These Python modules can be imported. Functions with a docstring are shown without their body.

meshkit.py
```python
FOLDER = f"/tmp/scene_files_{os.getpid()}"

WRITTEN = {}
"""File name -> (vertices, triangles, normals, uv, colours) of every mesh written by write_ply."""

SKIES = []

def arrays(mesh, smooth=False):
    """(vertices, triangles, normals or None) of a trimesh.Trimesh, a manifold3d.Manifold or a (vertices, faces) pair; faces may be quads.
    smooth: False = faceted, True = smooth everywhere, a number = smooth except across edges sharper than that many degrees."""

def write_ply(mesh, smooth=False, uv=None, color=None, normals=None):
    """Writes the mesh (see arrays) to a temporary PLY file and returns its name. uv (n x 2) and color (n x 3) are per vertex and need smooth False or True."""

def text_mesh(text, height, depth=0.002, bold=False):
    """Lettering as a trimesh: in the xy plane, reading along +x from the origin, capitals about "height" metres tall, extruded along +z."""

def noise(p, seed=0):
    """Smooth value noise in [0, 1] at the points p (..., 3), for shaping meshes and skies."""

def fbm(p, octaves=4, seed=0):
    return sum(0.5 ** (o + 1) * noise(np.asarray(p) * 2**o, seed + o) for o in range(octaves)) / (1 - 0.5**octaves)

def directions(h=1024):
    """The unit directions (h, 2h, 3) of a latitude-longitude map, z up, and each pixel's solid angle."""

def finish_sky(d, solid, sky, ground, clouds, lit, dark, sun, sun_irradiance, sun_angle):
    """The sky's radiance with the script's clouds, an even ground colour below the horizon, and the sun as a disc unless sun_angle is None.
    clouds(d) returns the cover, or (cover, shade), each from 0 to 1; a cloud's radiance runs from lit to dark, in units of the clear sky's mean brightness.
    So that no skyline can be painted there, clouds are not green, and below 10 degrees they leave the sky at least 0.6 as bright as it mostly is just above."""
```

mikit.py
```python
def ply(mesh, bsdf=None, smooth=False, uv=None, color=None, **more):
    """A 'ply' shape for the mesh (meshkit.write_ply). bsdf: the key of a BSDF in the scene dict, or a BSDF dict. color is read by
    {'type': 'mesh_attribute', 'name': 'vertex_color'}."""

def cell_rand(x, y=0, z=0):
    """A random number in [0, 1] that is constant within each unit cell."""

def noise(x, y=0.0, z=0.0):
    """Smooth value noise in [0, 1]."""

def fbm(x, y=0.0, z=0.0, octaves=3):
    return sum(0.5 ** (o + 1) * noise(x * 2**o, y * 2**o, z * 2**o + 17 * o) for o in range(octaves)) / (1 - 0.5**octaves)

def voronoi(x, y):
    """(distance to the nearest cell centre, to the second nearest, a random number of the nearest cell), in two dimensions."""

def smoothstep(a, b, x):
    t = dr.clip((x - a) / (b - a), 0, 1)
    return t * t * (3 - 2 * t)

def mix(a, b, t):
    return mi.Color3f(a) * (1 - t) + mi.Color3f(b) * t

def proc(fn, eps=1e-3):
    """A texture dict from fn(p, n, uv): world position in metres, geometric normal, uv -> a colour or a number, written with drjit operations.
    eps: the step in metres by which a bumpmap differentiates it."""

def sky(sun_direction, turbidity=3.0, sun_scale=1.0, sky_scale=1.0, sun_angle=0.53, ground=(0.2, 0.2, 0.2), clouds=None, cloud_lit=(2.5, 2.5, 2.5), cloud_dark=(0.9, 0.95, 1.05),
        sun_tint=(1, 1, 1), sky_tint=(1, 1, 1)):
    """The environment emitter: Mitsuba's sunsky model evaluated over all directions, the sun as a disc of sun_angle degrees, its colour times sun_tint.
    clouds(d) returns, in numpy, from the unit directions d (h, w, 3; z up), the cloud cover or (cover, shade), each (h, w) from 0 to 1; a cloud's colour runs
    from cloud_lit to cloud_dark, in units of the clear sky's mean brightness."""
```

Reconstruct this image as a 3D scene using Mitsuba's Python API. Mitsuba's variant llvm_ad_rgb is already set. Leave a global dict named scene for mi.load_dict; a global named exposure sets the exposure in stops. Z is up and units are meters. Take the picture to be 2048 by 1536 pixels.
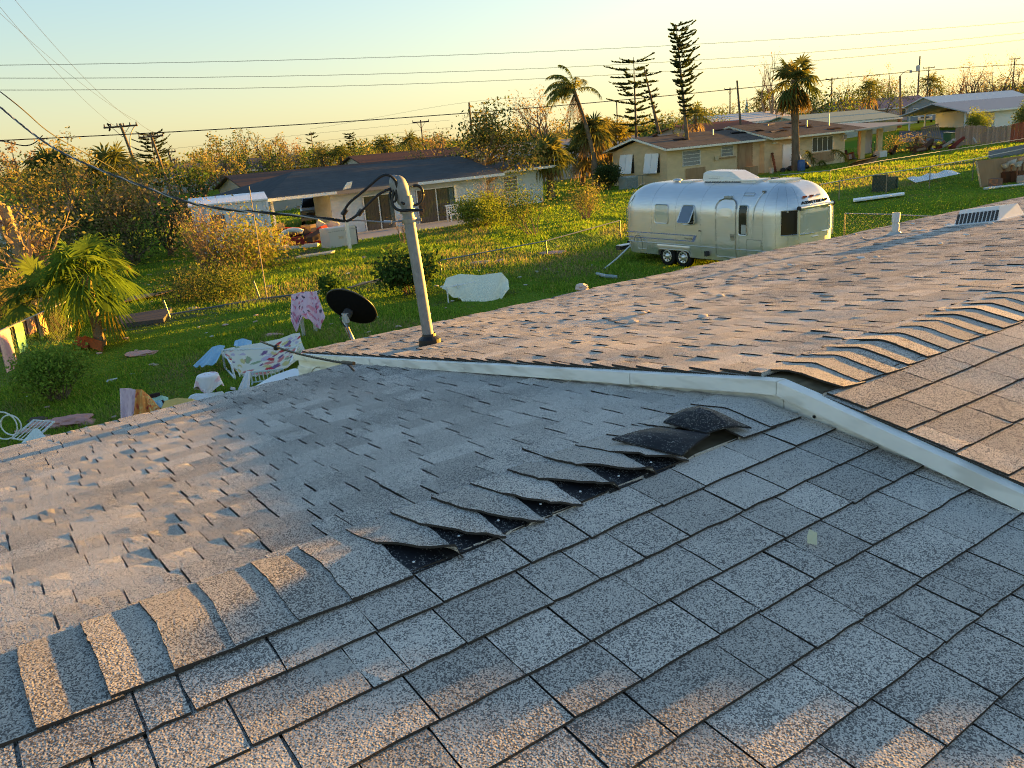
"""A view over a shingled ridge into storm-littered back yards at sunset. Axes: x along the roof ridge (towards the low sun), y across it
(away from the near slope), z up; metres."""
import math
import numpy as np
import trimesh
import mitsuba as mi
import drjit as dr
import mikit
import meshkit
from mikit import proc, noise, fbm, voronoi, cell_rand, smoothstep, mix

T = mi.ScalarTransform4f
scene, labels = {}, {}

# ---------------------------------------------------------------- camera, sky, exposure
EYE = np.array([0.0, -1.745, 4.7])
LOOK, UP = np.array([0.530229, 0.798399, -0.285334]), np.array([0.224735, 0.192153, 0.955286])
scene['camera'] = {'type': 'perspective', 'fov': 63.215, 'fov_axis': 'x', 'near_clip': 0.05, 'far_clip': 6000.0,
                   'to_world': T().look_at(origin=EYE.tolist(), target=(EYE + LOOK).tolist(), up=UP.tolist())}
SUN = np.array([1.0, 0.0, math.tan(math.radians(3.75))])


def veil(d):
    """Thin even haze low in the evening sky."""
    el = np.arcsin(np.clip(d[..., 2], 0, 1))
    toward = np.exp(-((np.arccos(np.clip(d @ (SUN / np.linalg.norm(SUN)), -1, 1)) / 0.75) ** 2))
    return (0.36 * np.exp(-(el / 0.09) ** 2) + 0.42 * toward * np.exp(-(el / 0.28) ** 2)) * (0.85 + 0.3 * meshkit.fbm(d * [2.0, 2.0, 9.0], 3))


scene['sky'] = mikit.sky(SUN.tolist(), turbidity=3.0, sun_scale=4.0, sky_scale=1.0, clouds=veil, cloud_lit=(2.55, 2.1, 0.98), sun_tint=(0.93, 1.12, 1.06), sky_tint=(0.74, 0.96, 1.30))
exposure = 4.05


# ---------------------------------------------------------------- helpers
def uid(base):
    if base not in scene and base not in labels:
        return base
    n = 1
    while f'{base}_{n:03d}' in scene or f'{base}_{n:03d}' in labels:
        n += 1
    return f'{base}_{n:03d}'


def thing(name, label, cat, group=None):
    key = uid(name)
    labels[key] = {'label': label, 'category': cat}
    if group:
        labels[key]['group'] = group
    return key


_counts = {}


def put(owner, part, mesh, mat, smooth=False, label=None, kind=None, **more):
    base = f'{owner}__{part}'
    n = _counts.get(base, 0)
    _counts[base] = n + 1
    key = base if n == 0 else f'{base}_{n:03d}'
    col = more.pop('color', None)
    if isinstance(mesh, Mesh):
        mesh, col = mesh.done()
    if col is not None:
        m = mesh
        if isinstance(col, (tuple, list)) and len(col) == 3:
            col = np.tile(np.array(col, float), (len(m.vertices), 1))
        more['color'] = col
        smooth = bool(smooth)
    scene[key] = mikit.ply(mesh, mat, smooth=smooth, **more)
    if label or kind:
        labels[key] = {}
        if label:
            labels[key]['label'] = label
        if kind:
            labels[key]['kind'] = kind
    return key


def solo(name, label, cat, mesh, mat, smooth=False, group=None, kind=None, **more):
    key = uid(name)
    labels[key] = {}
    if label:
        labels[key]['label'] = label
    if cat:
        labels[key]['category'] = cat
    if group:
        labels[key]['group'] = group
    if kind:
        labels[key]['kind'] = kind
    col = more.pop('color', None)
    if isinstance(mesh, Mesh):
        mesh, col = mesh.done()
    if col is not None:
        if isinstance(col, (tuple, list)) and len(col) == 3:
            col = np.tile(np.array(col, float), (len(mesh.vertices), 1))
        more['color'] = col
        smooth = bool(smooth)
    scene[key] = mikit.ply(mesh, mat, smooth=smooth, **more)
    return key


def V(*a):
    return np.array(a, float)


def unit(a):
    a = np.asarray(a, float)
    return a / (np.linalg.norm(a, axis=-1, keepdims=True) + 1e-12)


def rotz(a):
    c, s_ = math.cos(a), math.sin(a)
    return np.array([[c, -s_, 0], [s_, c, 0], [0, 0, 1.0]])


class Mesh:
    """Collects triangles with a colour per vertex; done() gives (trimesh, colours)."""

    def __init__(self):
        self.v, self.f, self.c, self.n = [], [], [], 0

    def add(self, v, f, c=(0.5, 0.5, 0.5)):
        v, f = np.asarray(v, float).reshape(-1, 3), np.asarray(f, int)
        if f.ndim == 2 and f.shape[1] == 4:
            f = np.vstack([f[:, [0, 1, 2]], f[:, [0, 2, 3]]])
        c = np.asarray(c, float)
        self.v.append(v)
        self.f.append(f + self.n)
        self.c.append(np.broadcast_to(c, (len(v), 3)) if c.ndim == 1 else c)
        self.n += len(v)
        return self

    def tm(self, m, c=(0.5, 0.5, 0.5)):
        return self.add(m.vertices, m.faces, c)

    def done(self):
        return trimesh.Trimesh(np.vstack(self.v), np.vstack(self.f), process=False), np.vstack(self.c)

    def xf(self, rot=None, at=(0, 0, 0), scale=1.0):
        for i, v in enumerate(self.v):
            v = v * scale
            self.v[i] = (v @ rot.T if rot is not None else v) + np.asarray(at)
        return self

    def box(self, lo, hi, c=(0.5, 0.5, 0.5), rot=None, at=None):
        lo, hi = np.minimum(lo, hi), np.maximum(lo, hi)
        v = np.array([[x, y, z] for x in (lo[0], hi[0]) for y in (lo[1], hi[1]) for z in (lo[2], hi[2])], float)
        if rot is not None:
            v = v @ np.asarray(rot).T
        if at is not None:
            v = v + at
        return self.add(v, BOXF, c)

    def quad(self, a, b, c_, d, c=(0.5, 0.5, 0.5)):
        return self.add([a, b, c_, d], [[0, 1, 2], [0, 2, 3]], c)

    def slab(self, pts, thick, c=(0.5, 0.5, 0.5)):
        """A quad a, b, c, d thickened along its normal (to the back)."""
        p = np.asarray(pts, float)
        n = unit(np.cross(p[1] - p[0], p[2] - p[0]))
        v = np.vstack([p, p - n * thick])
        k = len(p)
        f = [[0, i, i + 1] for i in range(1, k - 1)] + [[k, k + i + 1, k + i] for i in range(1, k - 1)]
        for i in range(k):
            j = (i + 1) % k
            f += [[i, k + i, k + j], [i, k + j, j]]
        return self.add(v, f, c)

    def tube(self, pts, r, c=(0.5, 0.5, 0.5), sides=6, caps=True):
        p = np.asarray(pts, float)
        t = unit(np.gradient(p, axis=0))
        ref = np.array([0, 0, 1.0]) if abs(t[0][2]) < 0.9 else np.array([1.0, 0, 0])
        a = unit(np.cross(t, ref))
        b = np.cross(t, a)
        ang = np.arange(sides) * 2 * np.pi / sides
        rr = np.broadcast_to(np.asarray(r, float), (len(p),))
        v = p[:, None] + rr[:, None, None] * (np.cos(ang)[None, :, None] * a[:, None] + np.sin(ang)[None, :, None] * b[:, None])
        v = v.reshape(-1, 3)
        i, j = np.meshgrid(np.arange(len(p) - 1), np.arange(sides), indexing='ij')
        q = np.stack([i * sides + j, (i + 1) * sides + j, (i + 1) * sides + (j + 1) % sides, i * sides + (j + 1) % sides], -1).reshape(-1, 4)
        f = np.vstack([q[:, [0, 1, 2]], q[:, [0, 2, 3]]])
        if caps:
            e = (len(p) - 1) * sides
            f = np.vstack([f, [[0, k, k + 1] for k in range(1, sides - 1)], [[e, e + k + 1, e + k] for k in range(1, sides - 1)]])
        return self.add(v, f, c)

    def lathe(self, prof, at=(0, 0, 0), c=(0.5, 0.5, 0.5), sides=16, rot=None):
        """prof: rows (radius, z)."""
        prof = np.asarray(prof, float)
        ang = np.arange(sides) * 2 * np.pi / sides
        v = np.stack([prof[:, :1] * np.cos(ang), prof[:, :1] * np.sin(ang), np.repeat(prof[:, 1:], sides, 1)], -1).reshape(-1, 3)
        i, j = np.meshgrid(np.arange(len(prof) - 1), np.arange(sides), indexing='ij')
        q = np.stack([i * sides + j, i * sides + (j + 1) % sides, (i + 1) * sides + (j + 1) % sides, (i + 1) * sides + j], -1).reshape(-1, 4)
        if rot is not None:
            v = v @ np.asarray(rot).T
        return self.add(v + np.asarray(at), q, c)

    def grid(self, fn, nu, nv, c=(0.5, 0.5, 0.5)):
        """fn(u, v) -> (..., 3) on [0, 1] squared."""
        u, v = np.meshgrid(np.linspace(0, 1, nu), np.linspace(0, 1, nv), indexing='ij')
        p = fn(u, v).reshape(-1, 3)
        i, j = np.meshgrid(np.arange(nu - 1), np.arange(nv - 1), indexing='ij')
        q = np.stack([i * nv + j, (i + 1) * nv + j, (i + 1) * nv + j + 1, i * nv + j + 1], -1).reshape(-1, 4)
        if callable(c):
            c = c(u, v).reshape(-1, 3)
        return self.add(p, q, c)


BOXF = np.array([[0, 1, 3], [0, 3, 2], [4, 6, 7], [4, 7, 5], [0, 4, 5], [0, 5, 1], [2, 3, 7], [2, 7, 6], [0, 2, 6], [0, 6, 4], [1, 5, 7], [1, 7, 3]])


def box(lo, hi, c=(0.5, 0.5, 0.5), rot=None, at=None):
    return Mesh().box(lo, hi, c, rot, at)


def rod(a, b, r, c=(0.5, 0.5, 0.5), sides=6):
    return Mesh().tube([a, b], r, c, sides)


def sag(a, b, drop, n=24):
    t = np.linspace(0, 1, n)[:, None]
    p = (1 - t) * np.asarray(a, float) + t * np.asarray(b, float)
    p[:, 2] -= (4 * t * (1 - t) * drop)[:, 0]
    return p


def spline(pts, n=40):
    from scipy.interpolate import CubicSpline
    p = np.asarray(pts, float)
    d = np.concatenate([[0], np.cumsum(np.linalg.norm(np.diff(p, axis=0), axis=1))])
    return CubicSpline(d, p)(np.linspace(0, d[-1], n))


# ---------------------------------------------------------------- materials
ATTR = {'type': 'mesh_attribute', 'name': 'vertex_color'}


def tw(b):
    return {'type': 'twosided', 'bsdf': b}


scene['matte'] = tw({'type': 'diffuse', 'reflectance': ATTR})
scene['satin'] = tw({'type': 'principled', 'base_color': ATTR, 'roughness': 0.45, 'specular': 0.5})
scene['gloss'] = tw({'type': 'principled', 'base_color': ATTR, 'roughness': 0.15, 'specular': 0.5})
scene['metal'] = tw({'type': 'principled', 'base_color': ATTR, 'roughness': 0.38, 'metallic': 0.85})
scene['leaf'] = {'type': 'principledthin', 'base_color': ATTR, 'roughness': 0.55, 'spec_trans': 0.0, 'diff_trans': 0.9}
scene['cloth'] = tw({'type': 'principled', 'base_color': ATTR, 'roughness': 0.9, 'sheen': 0.3})


def granules(p, n, uv):
    """Mineral granules: pale, grey and black grains; each shingle with its own tone; worn and lichened patches; bare asphalt at cut edges (uv.y)."""
    s1 = cell_rand(p.x * 400.0, p.y * 400.0, p.z * 400.0)
    s2 = noise(p.x * 280.0, p.y * 280.0, p.z * 280.0)
    patch = fbm(p.x * 4.0, p.y * 4.0, p.z * 4.0)
    spot = fbm(p.x * 26.0, p.y * 26.0, p.z * 26.0)
    tone = 0.80 + 0.34 * uv.x
    streak = smoothstep(0.50, 0.78, fbm(p.x * 11.0, p.y * 1.6, 2.0))
    base = mix((0.41, 0.375, 0.335), (0.72, 0.665, 0.59), s1) * tone
    dark = smoothstep(0.45, 0.25, s2 * 0.6 + s1 * 0.4 + 0.26 * (0.5 - patch) + 0.16 * (0.5 - spot) + 0.40 * (0.48 - fbm(p.x * 1.1 + 3.0, p.y * 1.4, 0.0)) - 0.05 * streak)
    return mix(mix(base, (0.045, 0.045, 0.05), dark * 0.72), (0.060, 0.052, 0.047), smoothstep(0.3, 0.8, uv.y))


scene['granule'] = tw({'type': 'bumpmap', 'height': proc(lambda p, n, uv: noise(p.x * 330.0, p.y * 330.0, p.z * 330.0), eps=8e-4),
                       'scale': 0.0006, 'bsdf': {'type': 'diffuse', 'reflectance': proc(granules)}})


def tarry(p, n, uv):
    s1 = cell_rand(p.x * 380.0, p.y * 380.0, p.z * 380.0)
    lost = fbm(p.x * 14.0, p.y * 14.0, p.z * 14.0)
    return mix((0.014, 0.014, 0.017), (0.26, 0.25, 0.23), smoothstep(0.86, 0.97, s1 + 0.6 * (lost - 0.5)))


scene['tar'] = tw({'type': 'principled', 'base_color': proc(tarry), 'roughness': 0.55, 'specular': 0.3})


def oldpaint(p, n, uv):
    """White paint with grime and hairline cracks."""
    g = fbm(p.x * 7.0, p.y * 7.0, p.z * 22.0)
    return mix((0.86, 0.84, 0.78), (0.60, 0.57, 0.50), smoothstep(0.50, 0.80, g) * 0.75)


scene['white_paint'] = tw({'type': 'principled', 'base_color': proc(oldpaint), 'roughness': 0.5, 'specular': 0.4})


def galvanised(p, n, uv):
    g = fbm(p.x * 30.0, p.y * 30.0, p.z * 30.0)
    return mix((0.33, 0.335, 0.34), (0.20, 0.21, 0.21), g)


scene['zinc'] = tw({'type': 'principled', 'base_color': proc(galvanised), 'roughness': 0.5, 'metallic': 0.35, 'specular': 0.4})


# ---------------------------------------------------------------- the house under the camera: two shingled gable roofs in line
rng = np.random.default_rng(11)
SL = math.tan(math.radians(8.115))
EXP, ZA, ZB, XG = 0.1415, 3.760, 3.893, 2.165     # course exposure (in y), crest heights, the gable's place
house = thing('house', 'single storey house under the camera with grey shingled ridge roofs and a white gable board', 'house')


def deck(x, y, lower):
    """Height of the shingles' underside: two slopes with a soft crest and the waves of old decking between its rafters."""
    t = y if lower else y + 0.08
    k = SL if lower else np.where(t > 0, 0.150, 0.198)
    z = (ZA if lower else ZB) - k * np.sqrt(t * t + 0.0016)
    wave = meshkit.fbm(np.stack([x * 1.3, y * 0.9, 0 * x + (3.0 if lower else 9.0)], -1), 2) - 0.5
    fade = np.clip((x - (XG - 0.5)) / 0.5, 0, 1) * np.clip((XG + 0.5 - x) / 0.5, 0, 1)
    z = z + (0.016 * np.clip(x, -1.0, 2.2) + 0.004 if lower else 0.0)
    return z + (0.006 if lower else 0.018) * wave * (1 - fade) - 0.019


def frame(x, y, lower, up):
    """Points at plan positions, lifted by UP along the vertical."""
    return np.stack([x, y, deck(x, y, lower) + up], -1)


def shingle(x0, x1, yb, sgn, lower, r):
    """One tab: butt edge at distance yb from the crest (towards the eave), running up to the crest; its butt lies on the tab below."""
    nx, ny = 4, 4
    u = np.linspace(0, 1, nx)
    jit = r.normal(0, 0.0013, nx)
    x = x0 + (x1 - x0) * u[:, None] + np.zeros((1, ny)) + r.normal(0, 0.0009, (nx, ny))
    y = np.maximum(yb - np.array([0.0, 0.5, 1.0, 2.0]) * EXP, 0.148 if sgn < 0 else 0.09)[None, :] + np.zeros((nx, 1))
    y[:, 0] += jit
    curl = abs(r.normal(0, 0.0010 if sgn > 0 else 0.0004)) * (1 - 4 * (u - 0.5) ** 2) + r.normal(0, 0.0006 if sgn > 0 else 0.0003, nx)
    up = np.array([0.0190, 0.0148, 0.0105, 0.002] if sgn > 0 else [0.0160, 0.0125, 0.0092, 0.002])[None, :] + np.zeros((nx, 1))
    up[:, 0] += curl
    up[:, :2] += r.uniform(0.0, 0.0018) if sgn < 0 else r.choice([0.0, 0.001, 0.002, 0.003]) * (1.0 if lower else 1.4)
    up[:, 0] += r.choice([0.0, 0.0, 0.003]) * (1 - u) * (0.4 if sgn < 0 else 1.0)
    return sheet(frame(x, sgn * y - (0 if lower else 0.08), lower, up), 0.0085 if sgn > 0 else 0.006, sgn < 0)


def sheet(top, thick, flip=False):
    """A thick sheet from a grid of points; uv.y = 1 marks its bare cut edges. Returns vertices, faces, edge flags."""
    nx, ny = top.shape[:2]
    k = nx * ny
    top = top.reshape(-1, 3)
    low = top - [0, 0, thick]
    i, j = np.meshgrid(np.arange(nx - 1), np.arange(ny - 1), indexing='ij')
    q = np.stack([i * ny + j, (i + 1) * ny + j, (i + 1) * ny + j + 1, i * ny + j + 1], -1).reshape(-1, 4)
    b, e = np.arange(nx) * ny, (nx - 1) * ny
    sides = [[b[m], k + b[m], k + b[m + 1], b[m + 1]] for m in range(nx - 1)]
    sides += [[b[m] + ny - 1, b[m + 1] + ny - 1, k + b[m + 1] + ny - 1, k + b[m] + ny - 1] for m in range(nx - 1)]
    sides += [[m, m + 1, k + m + 1, k + m] for m in range(ny - 1)]
    sides += [[e + m, k + e + m, k + e + m + 1, e + m + 1] for m in range(ny - 1)]
    f = np.vstack([q, np.array(sides) + k])
    if flip:
        f = f[:, ::-1]
    return np.vstack([top, top, low]), f, np.concatenate([np.zeros(k), np.ones(2 * k)])


def lay(roof, lower, xa, xb, reach, sgn, limit, taken):
    """Courses of tabs from the eave to the ridge caps; the nearest LIMIT tabs are parts, the rest one field."""
    found = []
    k = 0
    while True:
        yb = reach - k * EXP
        if yb < 0.12:
            break
        x = xa - rng.uniform(0, 0.3)
        while x < xb:
            w = rng.choice([0.085, 0.14, 0.17, 0.195, 0.215, 0.24] if sgn < 0 else [0.08, 0.11, 0.14, 0.17, 0.20]) + rng.uniform(-0.012, 0.012)
            a, b = max(x, xa), min(x + w, xb)
            if b - a > 0.02:
                found.append((a, b - (rng.uniform(0.003, 0.006) if sgn < 0 else rng.uniform(0.004, 0.0062) if lower else rng.uniform(0.005, 0.009)), yb))
            x += w
        k += 1
    return [(a, b, yb, sgn) for a, b, yb in found if (a, yb) not in taken]


def spread(roof, lower, tabs, limit=300):
    mid = np.array([[(a + b) / 2, sg * yb, ZA] for a, b, yb, sg in tabs])
    to = mid - EYE
    ahead = to @ LOOK / np.linalg.norm(to, axis=1)
    size = np.where(ahead > 0.66, 1, 0.01) / np.linalg.norm(to, axis=1) ** 2
    order = np.argsort(-size)
    field_v, field_f, field_u, n = [], [], [], 0
    for rank, t in enumerate(order):
        a, b, yb, sg = tabs[t]
        v, f, edge = shingle(a, b, yb, sg, lower, rng)
        tone = rng.uniform()
        if rank < limit:
            put(roof, 'shingle', (v, f), 'granule', uv=np.stack([edge * 0 + tone, edge], -1))
        else:
            field_v.append(v)
            field_f.append(f + n)
            field_u.append(np.stack([edge * 0 + tone, edge], -1))
            n += len(v)
    put(roof, 'shingle_field', (np.vstack(field_v), np.vstack(field_f)), 'granule', uv=np.vstack(field_u), kind='stuff')


low_roof, up_roof = 'house__lower_roof', 'house__upper_roof'


def deck_mesh(xa, xb, yn, yf, lower):
    xs, ys = np.linspace(xa, xb, int((xb - xa) / 0.12) + 2), np.concatenate([np.linspace(-yn, -0.12, 26), np.linspace(-0.06, 0.06, 5), np.linspace(0.12, yf, 30)])
    x, y = np.meshgrid(xs, ys, indexing='ij')
    v = frame(x, y, lower, -0.002).reshape(-1, 3)
    m = len(ys)
    i, j = np.meshgrid(np.arange(len(xs) - 1), np.arange(m - 1), indexing='ij')
    return v, np.stack([i * m + j, (i + 1) * m + j, (i + 1) * m + j + 1, i * m + j + 1], -1).reshape(-1, 4)


def plywood(p, n, uv):
    g = fbm(p.x * 9.0, p.y * 60.0, p.z * 9.0)
    return mix((0.13, 0.10, 0.065), (0.26, 0.20, 0.125), g) * (0.7 + 0.5 * noise(p.x * 45.0, p.y * 45.0))


scene['plywood'] = tw({'type': 'diffuse', 'reflectance': proc(plywood)})
XA0, XB1, YA, YB = -3.2, 21.0, 3.43, 4.527
scene[low_roof] = mikit.ply(deck_mesh(XA0, XG + 0.03, 3.4, YA - 0.01, True), 'plywood')
scene[up_roof] = mikit.ply(deck_mesh(XG + 0.01, XB1, 3.4, YB - 0.01, False), 'plywood')
tabs = lay(low_roof, True, XA0, XG - 0.003, YA, 1, 300, ()) + lay(low_roof, True, XA0, XG - 0.003, 3.40, -1, 300, ())
spread(low_roof, True, tabs)
tabs = lay(up_roof, False, XG + 0.004, XB1, YB, 1, 300, ()) + lay(up_roof, False, XG + 0.004, XB1, 3.40, -1, 300, ())
spread(up_roof, False, tabs)


# ---------------------------------------------------------------- ridge caps, sound and torn
def cap(x0, lower, r, near=0.168, far=0.165, lift=0.0, skew=0.0, drop=0.0, length=0.150, rag=0.0):
    """One ridge cap: butt edge at x0 (raised, towards -x), bent over the crest, its other end under the next cap."""
    nx, ny = 5, 15
    u = np.linspace(0, 1, nx)[:, None]
    y = np.linspace(-near, far, ny)[None, :] + np.zeros((nx, 1)) + r.uniform(-0.006, 0.006)
    x = x0 + u * length + r.normal(0, 0.0011, (nx, ny)) + 0.003 * np.sin(y * 11 + x0 * 40)
    side = np.maximum(-y, 0)
    x = x + skew * side * (1 - u) + r.normal(0, 1, (1, ny)) * rag * (1 - u) * (side > 0.01)
    up = 0.0235 - 0.0052 * u * r.uniform(0.6, 1.4) + 0.004 * np.exp(-((y / 0.05) ** 2)) + r.uniform(0, 0.003) * (1 - u) - drop
    up = up + lift * (1 - u) ** 1.3 * (side / 0.168) ** 1.2
    up = up + 0.12 * lift * (1 - u) * np.sin(side * 40)
    return sheet(frame(x, y - (0 if lower else 0.08), lower, up), 0.0065)


def put_cap(roof, name, got, mat, **more):
    v, f, edge = got
    put(roof, name, (v, f), mat, uv=np.stack([edge * 0 + rng.uniform(), edge], -1), **more)


x = -1.55
while x < XG - 0.14:
    if 0.66 < x < 1.55:
        put_cap(low_roof, 'cap_underlay', cap(x - 0.015, True, rng, near=0.150, far=0.0, drop=0.009), 'tar', label='black asphalt laid bare under a torn ridge cap')
        put_cap(low_roof, 'torn_ridge_cap', cap(x, True, rng, near=0.166, lift=0.008 + rng.uniform(0, 0.024), skew=0.74 + rng.uniform(-0.26, 0.16), rag=0.0032), 'granule', label='ridge cap bent back by wind, its near corner lifted')
        for q in range(1):
            a, b = x + rng.uniform(0.02, 0.06), -rng.uniform(0.09, 0.13)
            top = deck(np.array(a), np.array(b), True) + 0.0215
            put(low_roof, 'nail_head', Mesh().lathe([(0.0036, 0), (0.0036, 0.002), (0, 0.0025)], (a, b, float(top)), (0.7, 0.69, 0.66), 7), 'satin')
    elif x <= 0.66 or x >= 1.84:
        put_cap(low_roof, 'ridge_cap', cap(x, True, rng), 'granule')
    else:
        put_cap(low_roof, 'ridge_cap', cap(x, True, rng, near=0.0), 'granule')
    x += 0.125 + rng.uniform(-0.009, 0.009)


def flap(pts, thick, wav):
    """A stiff torn sheet: four corners bilinear, buckled."""
    a, b, c, d = (np.asarray(p, float) for p in pts)
    u, v = np.meshgrid(np.linspace(0, 1, 7), np.linspace(0, 1, 6), indexing='ij')
    u, v = u[..., None], v[..., None]
    p = (1 - u) * (1 - v) * a + u * (1 - v) * b + u * v * c + (1 - u) * v * d
    p[..., 2] += 0.004 + 0.016 * p[..., 0] + wav * (np.sin(np.pi * u) * (0.4 + np.sin(np.pi * v)))[..., 0]
    return sheet(p, thick)


put_cap(low_roof, 'torn_ridge_cap', flap([(1.535, 0.05, 3.778), (1.70, 0.02, 3.776), (1.77, -0.125, 3.770), (1.62, -0.155, 3.757)], 0.006, 0.010), 'tar', label='torn ridge cap folded over with its black underside up')
put_cap(low_roof, 'torn_ridge_cap', flap([(1.735, 0.035, 3.780), (1.90, 0.04, 3.786), (1.915, -0.160, 3.758), (1.76, -0.120, 3.775)], 0.006, 0.030), 'tar', label='large black cap flap standing up at the end of the torn row')
x, first = XG + 0.05, True
while x < 9.0:
    put_cap(up_roof, 'ridge_cap', cap(x, False, rng, lift=0.006 if first else 0.0, skew=0.18 if first else 0.0, drop=0.005), 'granule')
    first = False
    x += 0.128 + rng.uniform(-0.003, 0.003)

# ---------------------------------------------------------------- white gable board between the two roofs
def rake(ya, yb, top, bottom, xa, xb, c=(0.8, 0.8, 0.78)):
    """A board that follows the upper roof's slope from ya to yb, TOP and BOTTOM measured down from its shingles' underside."""
    ys = np.linspace(ya, yb, 24)
    z = ZB - np.where(ys > -0.08, 0.150, 0.198) * np.sqrt((ys + 0.08) ** 2 + 0.0004) - 0.014
    v, f = [], []
    for y, h in zip(ys, z):
        v += [(xa, y, h - top), (xb, y, h - top), (xb, y, h - bottom), (xa, y, h - bottom)]
    for i in range(len(ys) - 1):
        for j in range(4):
            f.append([4 * i + j, 4 * i + (j + 1) % 4, 4 * i + 4 + (j + 1) % 4, 4 * i + 4 + j])
    f += [[0, 3, 2, 1], [4 * len(ys) - 4, 4 * len(ys) - 3, 4 * len(ys) - 2, 4 * len(ys) - 1]]
    return np.array(v), np.array(f)


for ya, yb in ((-3.44, -0.082), (-0.078, 1.9), (1.903, 4.56)):
    put('house', 'rake_trim', rake(ya, yb, 0.004, 0.052, XG - 0.034, XG + 0.012), 'white_paint')
    put('house', 'rake_board', rake(ya, yb, 0.0525, 0.190, XG + 0.004, XG + 0.02), 'white_paint')
m = Mesh()
m.add([(XG - 0.012, 3.25, 3.20), (XG - 0.012, 4.55, 3.08), (XG - 0.012, 4.55, 2.93), (XG - 0.012, 3.25, 3.10), (XG + 0.2, 3.25, 3.20), (XG + 0.2, 4.55, 3.08), (XG + 0.2, 4.55, 2.93), (XG + 0.2, 3.25, 3.10)],
      [[0, 3, 2], [0, 2, 1], [0, 1, 5], [0, 5, 4], [3, 7, 6], [3, 6, 2], [1, 2, 6], [1, 6, 5]])
put('house', 'eave_return', m.done()[0], 'white_paint', label='white boxed eave end with a loose wire on it')
put('house', 'fascia', box((XG + 0.2, 4.47, 3.02), (XB1, 4.50, 3.17), (0.8, 0.8, 0.78)).done()[0], 'white_paint')
put('house', 'fascia', box((XA0, 3.38, 3.10), (XG - 0.03, 3.41, 3.23), (0.8, 0.8, 0.78)).done()[0], 'white_paint')
put('house', 'wall', box((XA0 + 0.4, -2.9, 0), (XB1 - 0.5, 2.9, 2.9), (0.62, 0.60, 0.54)), 'matte')
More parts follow.
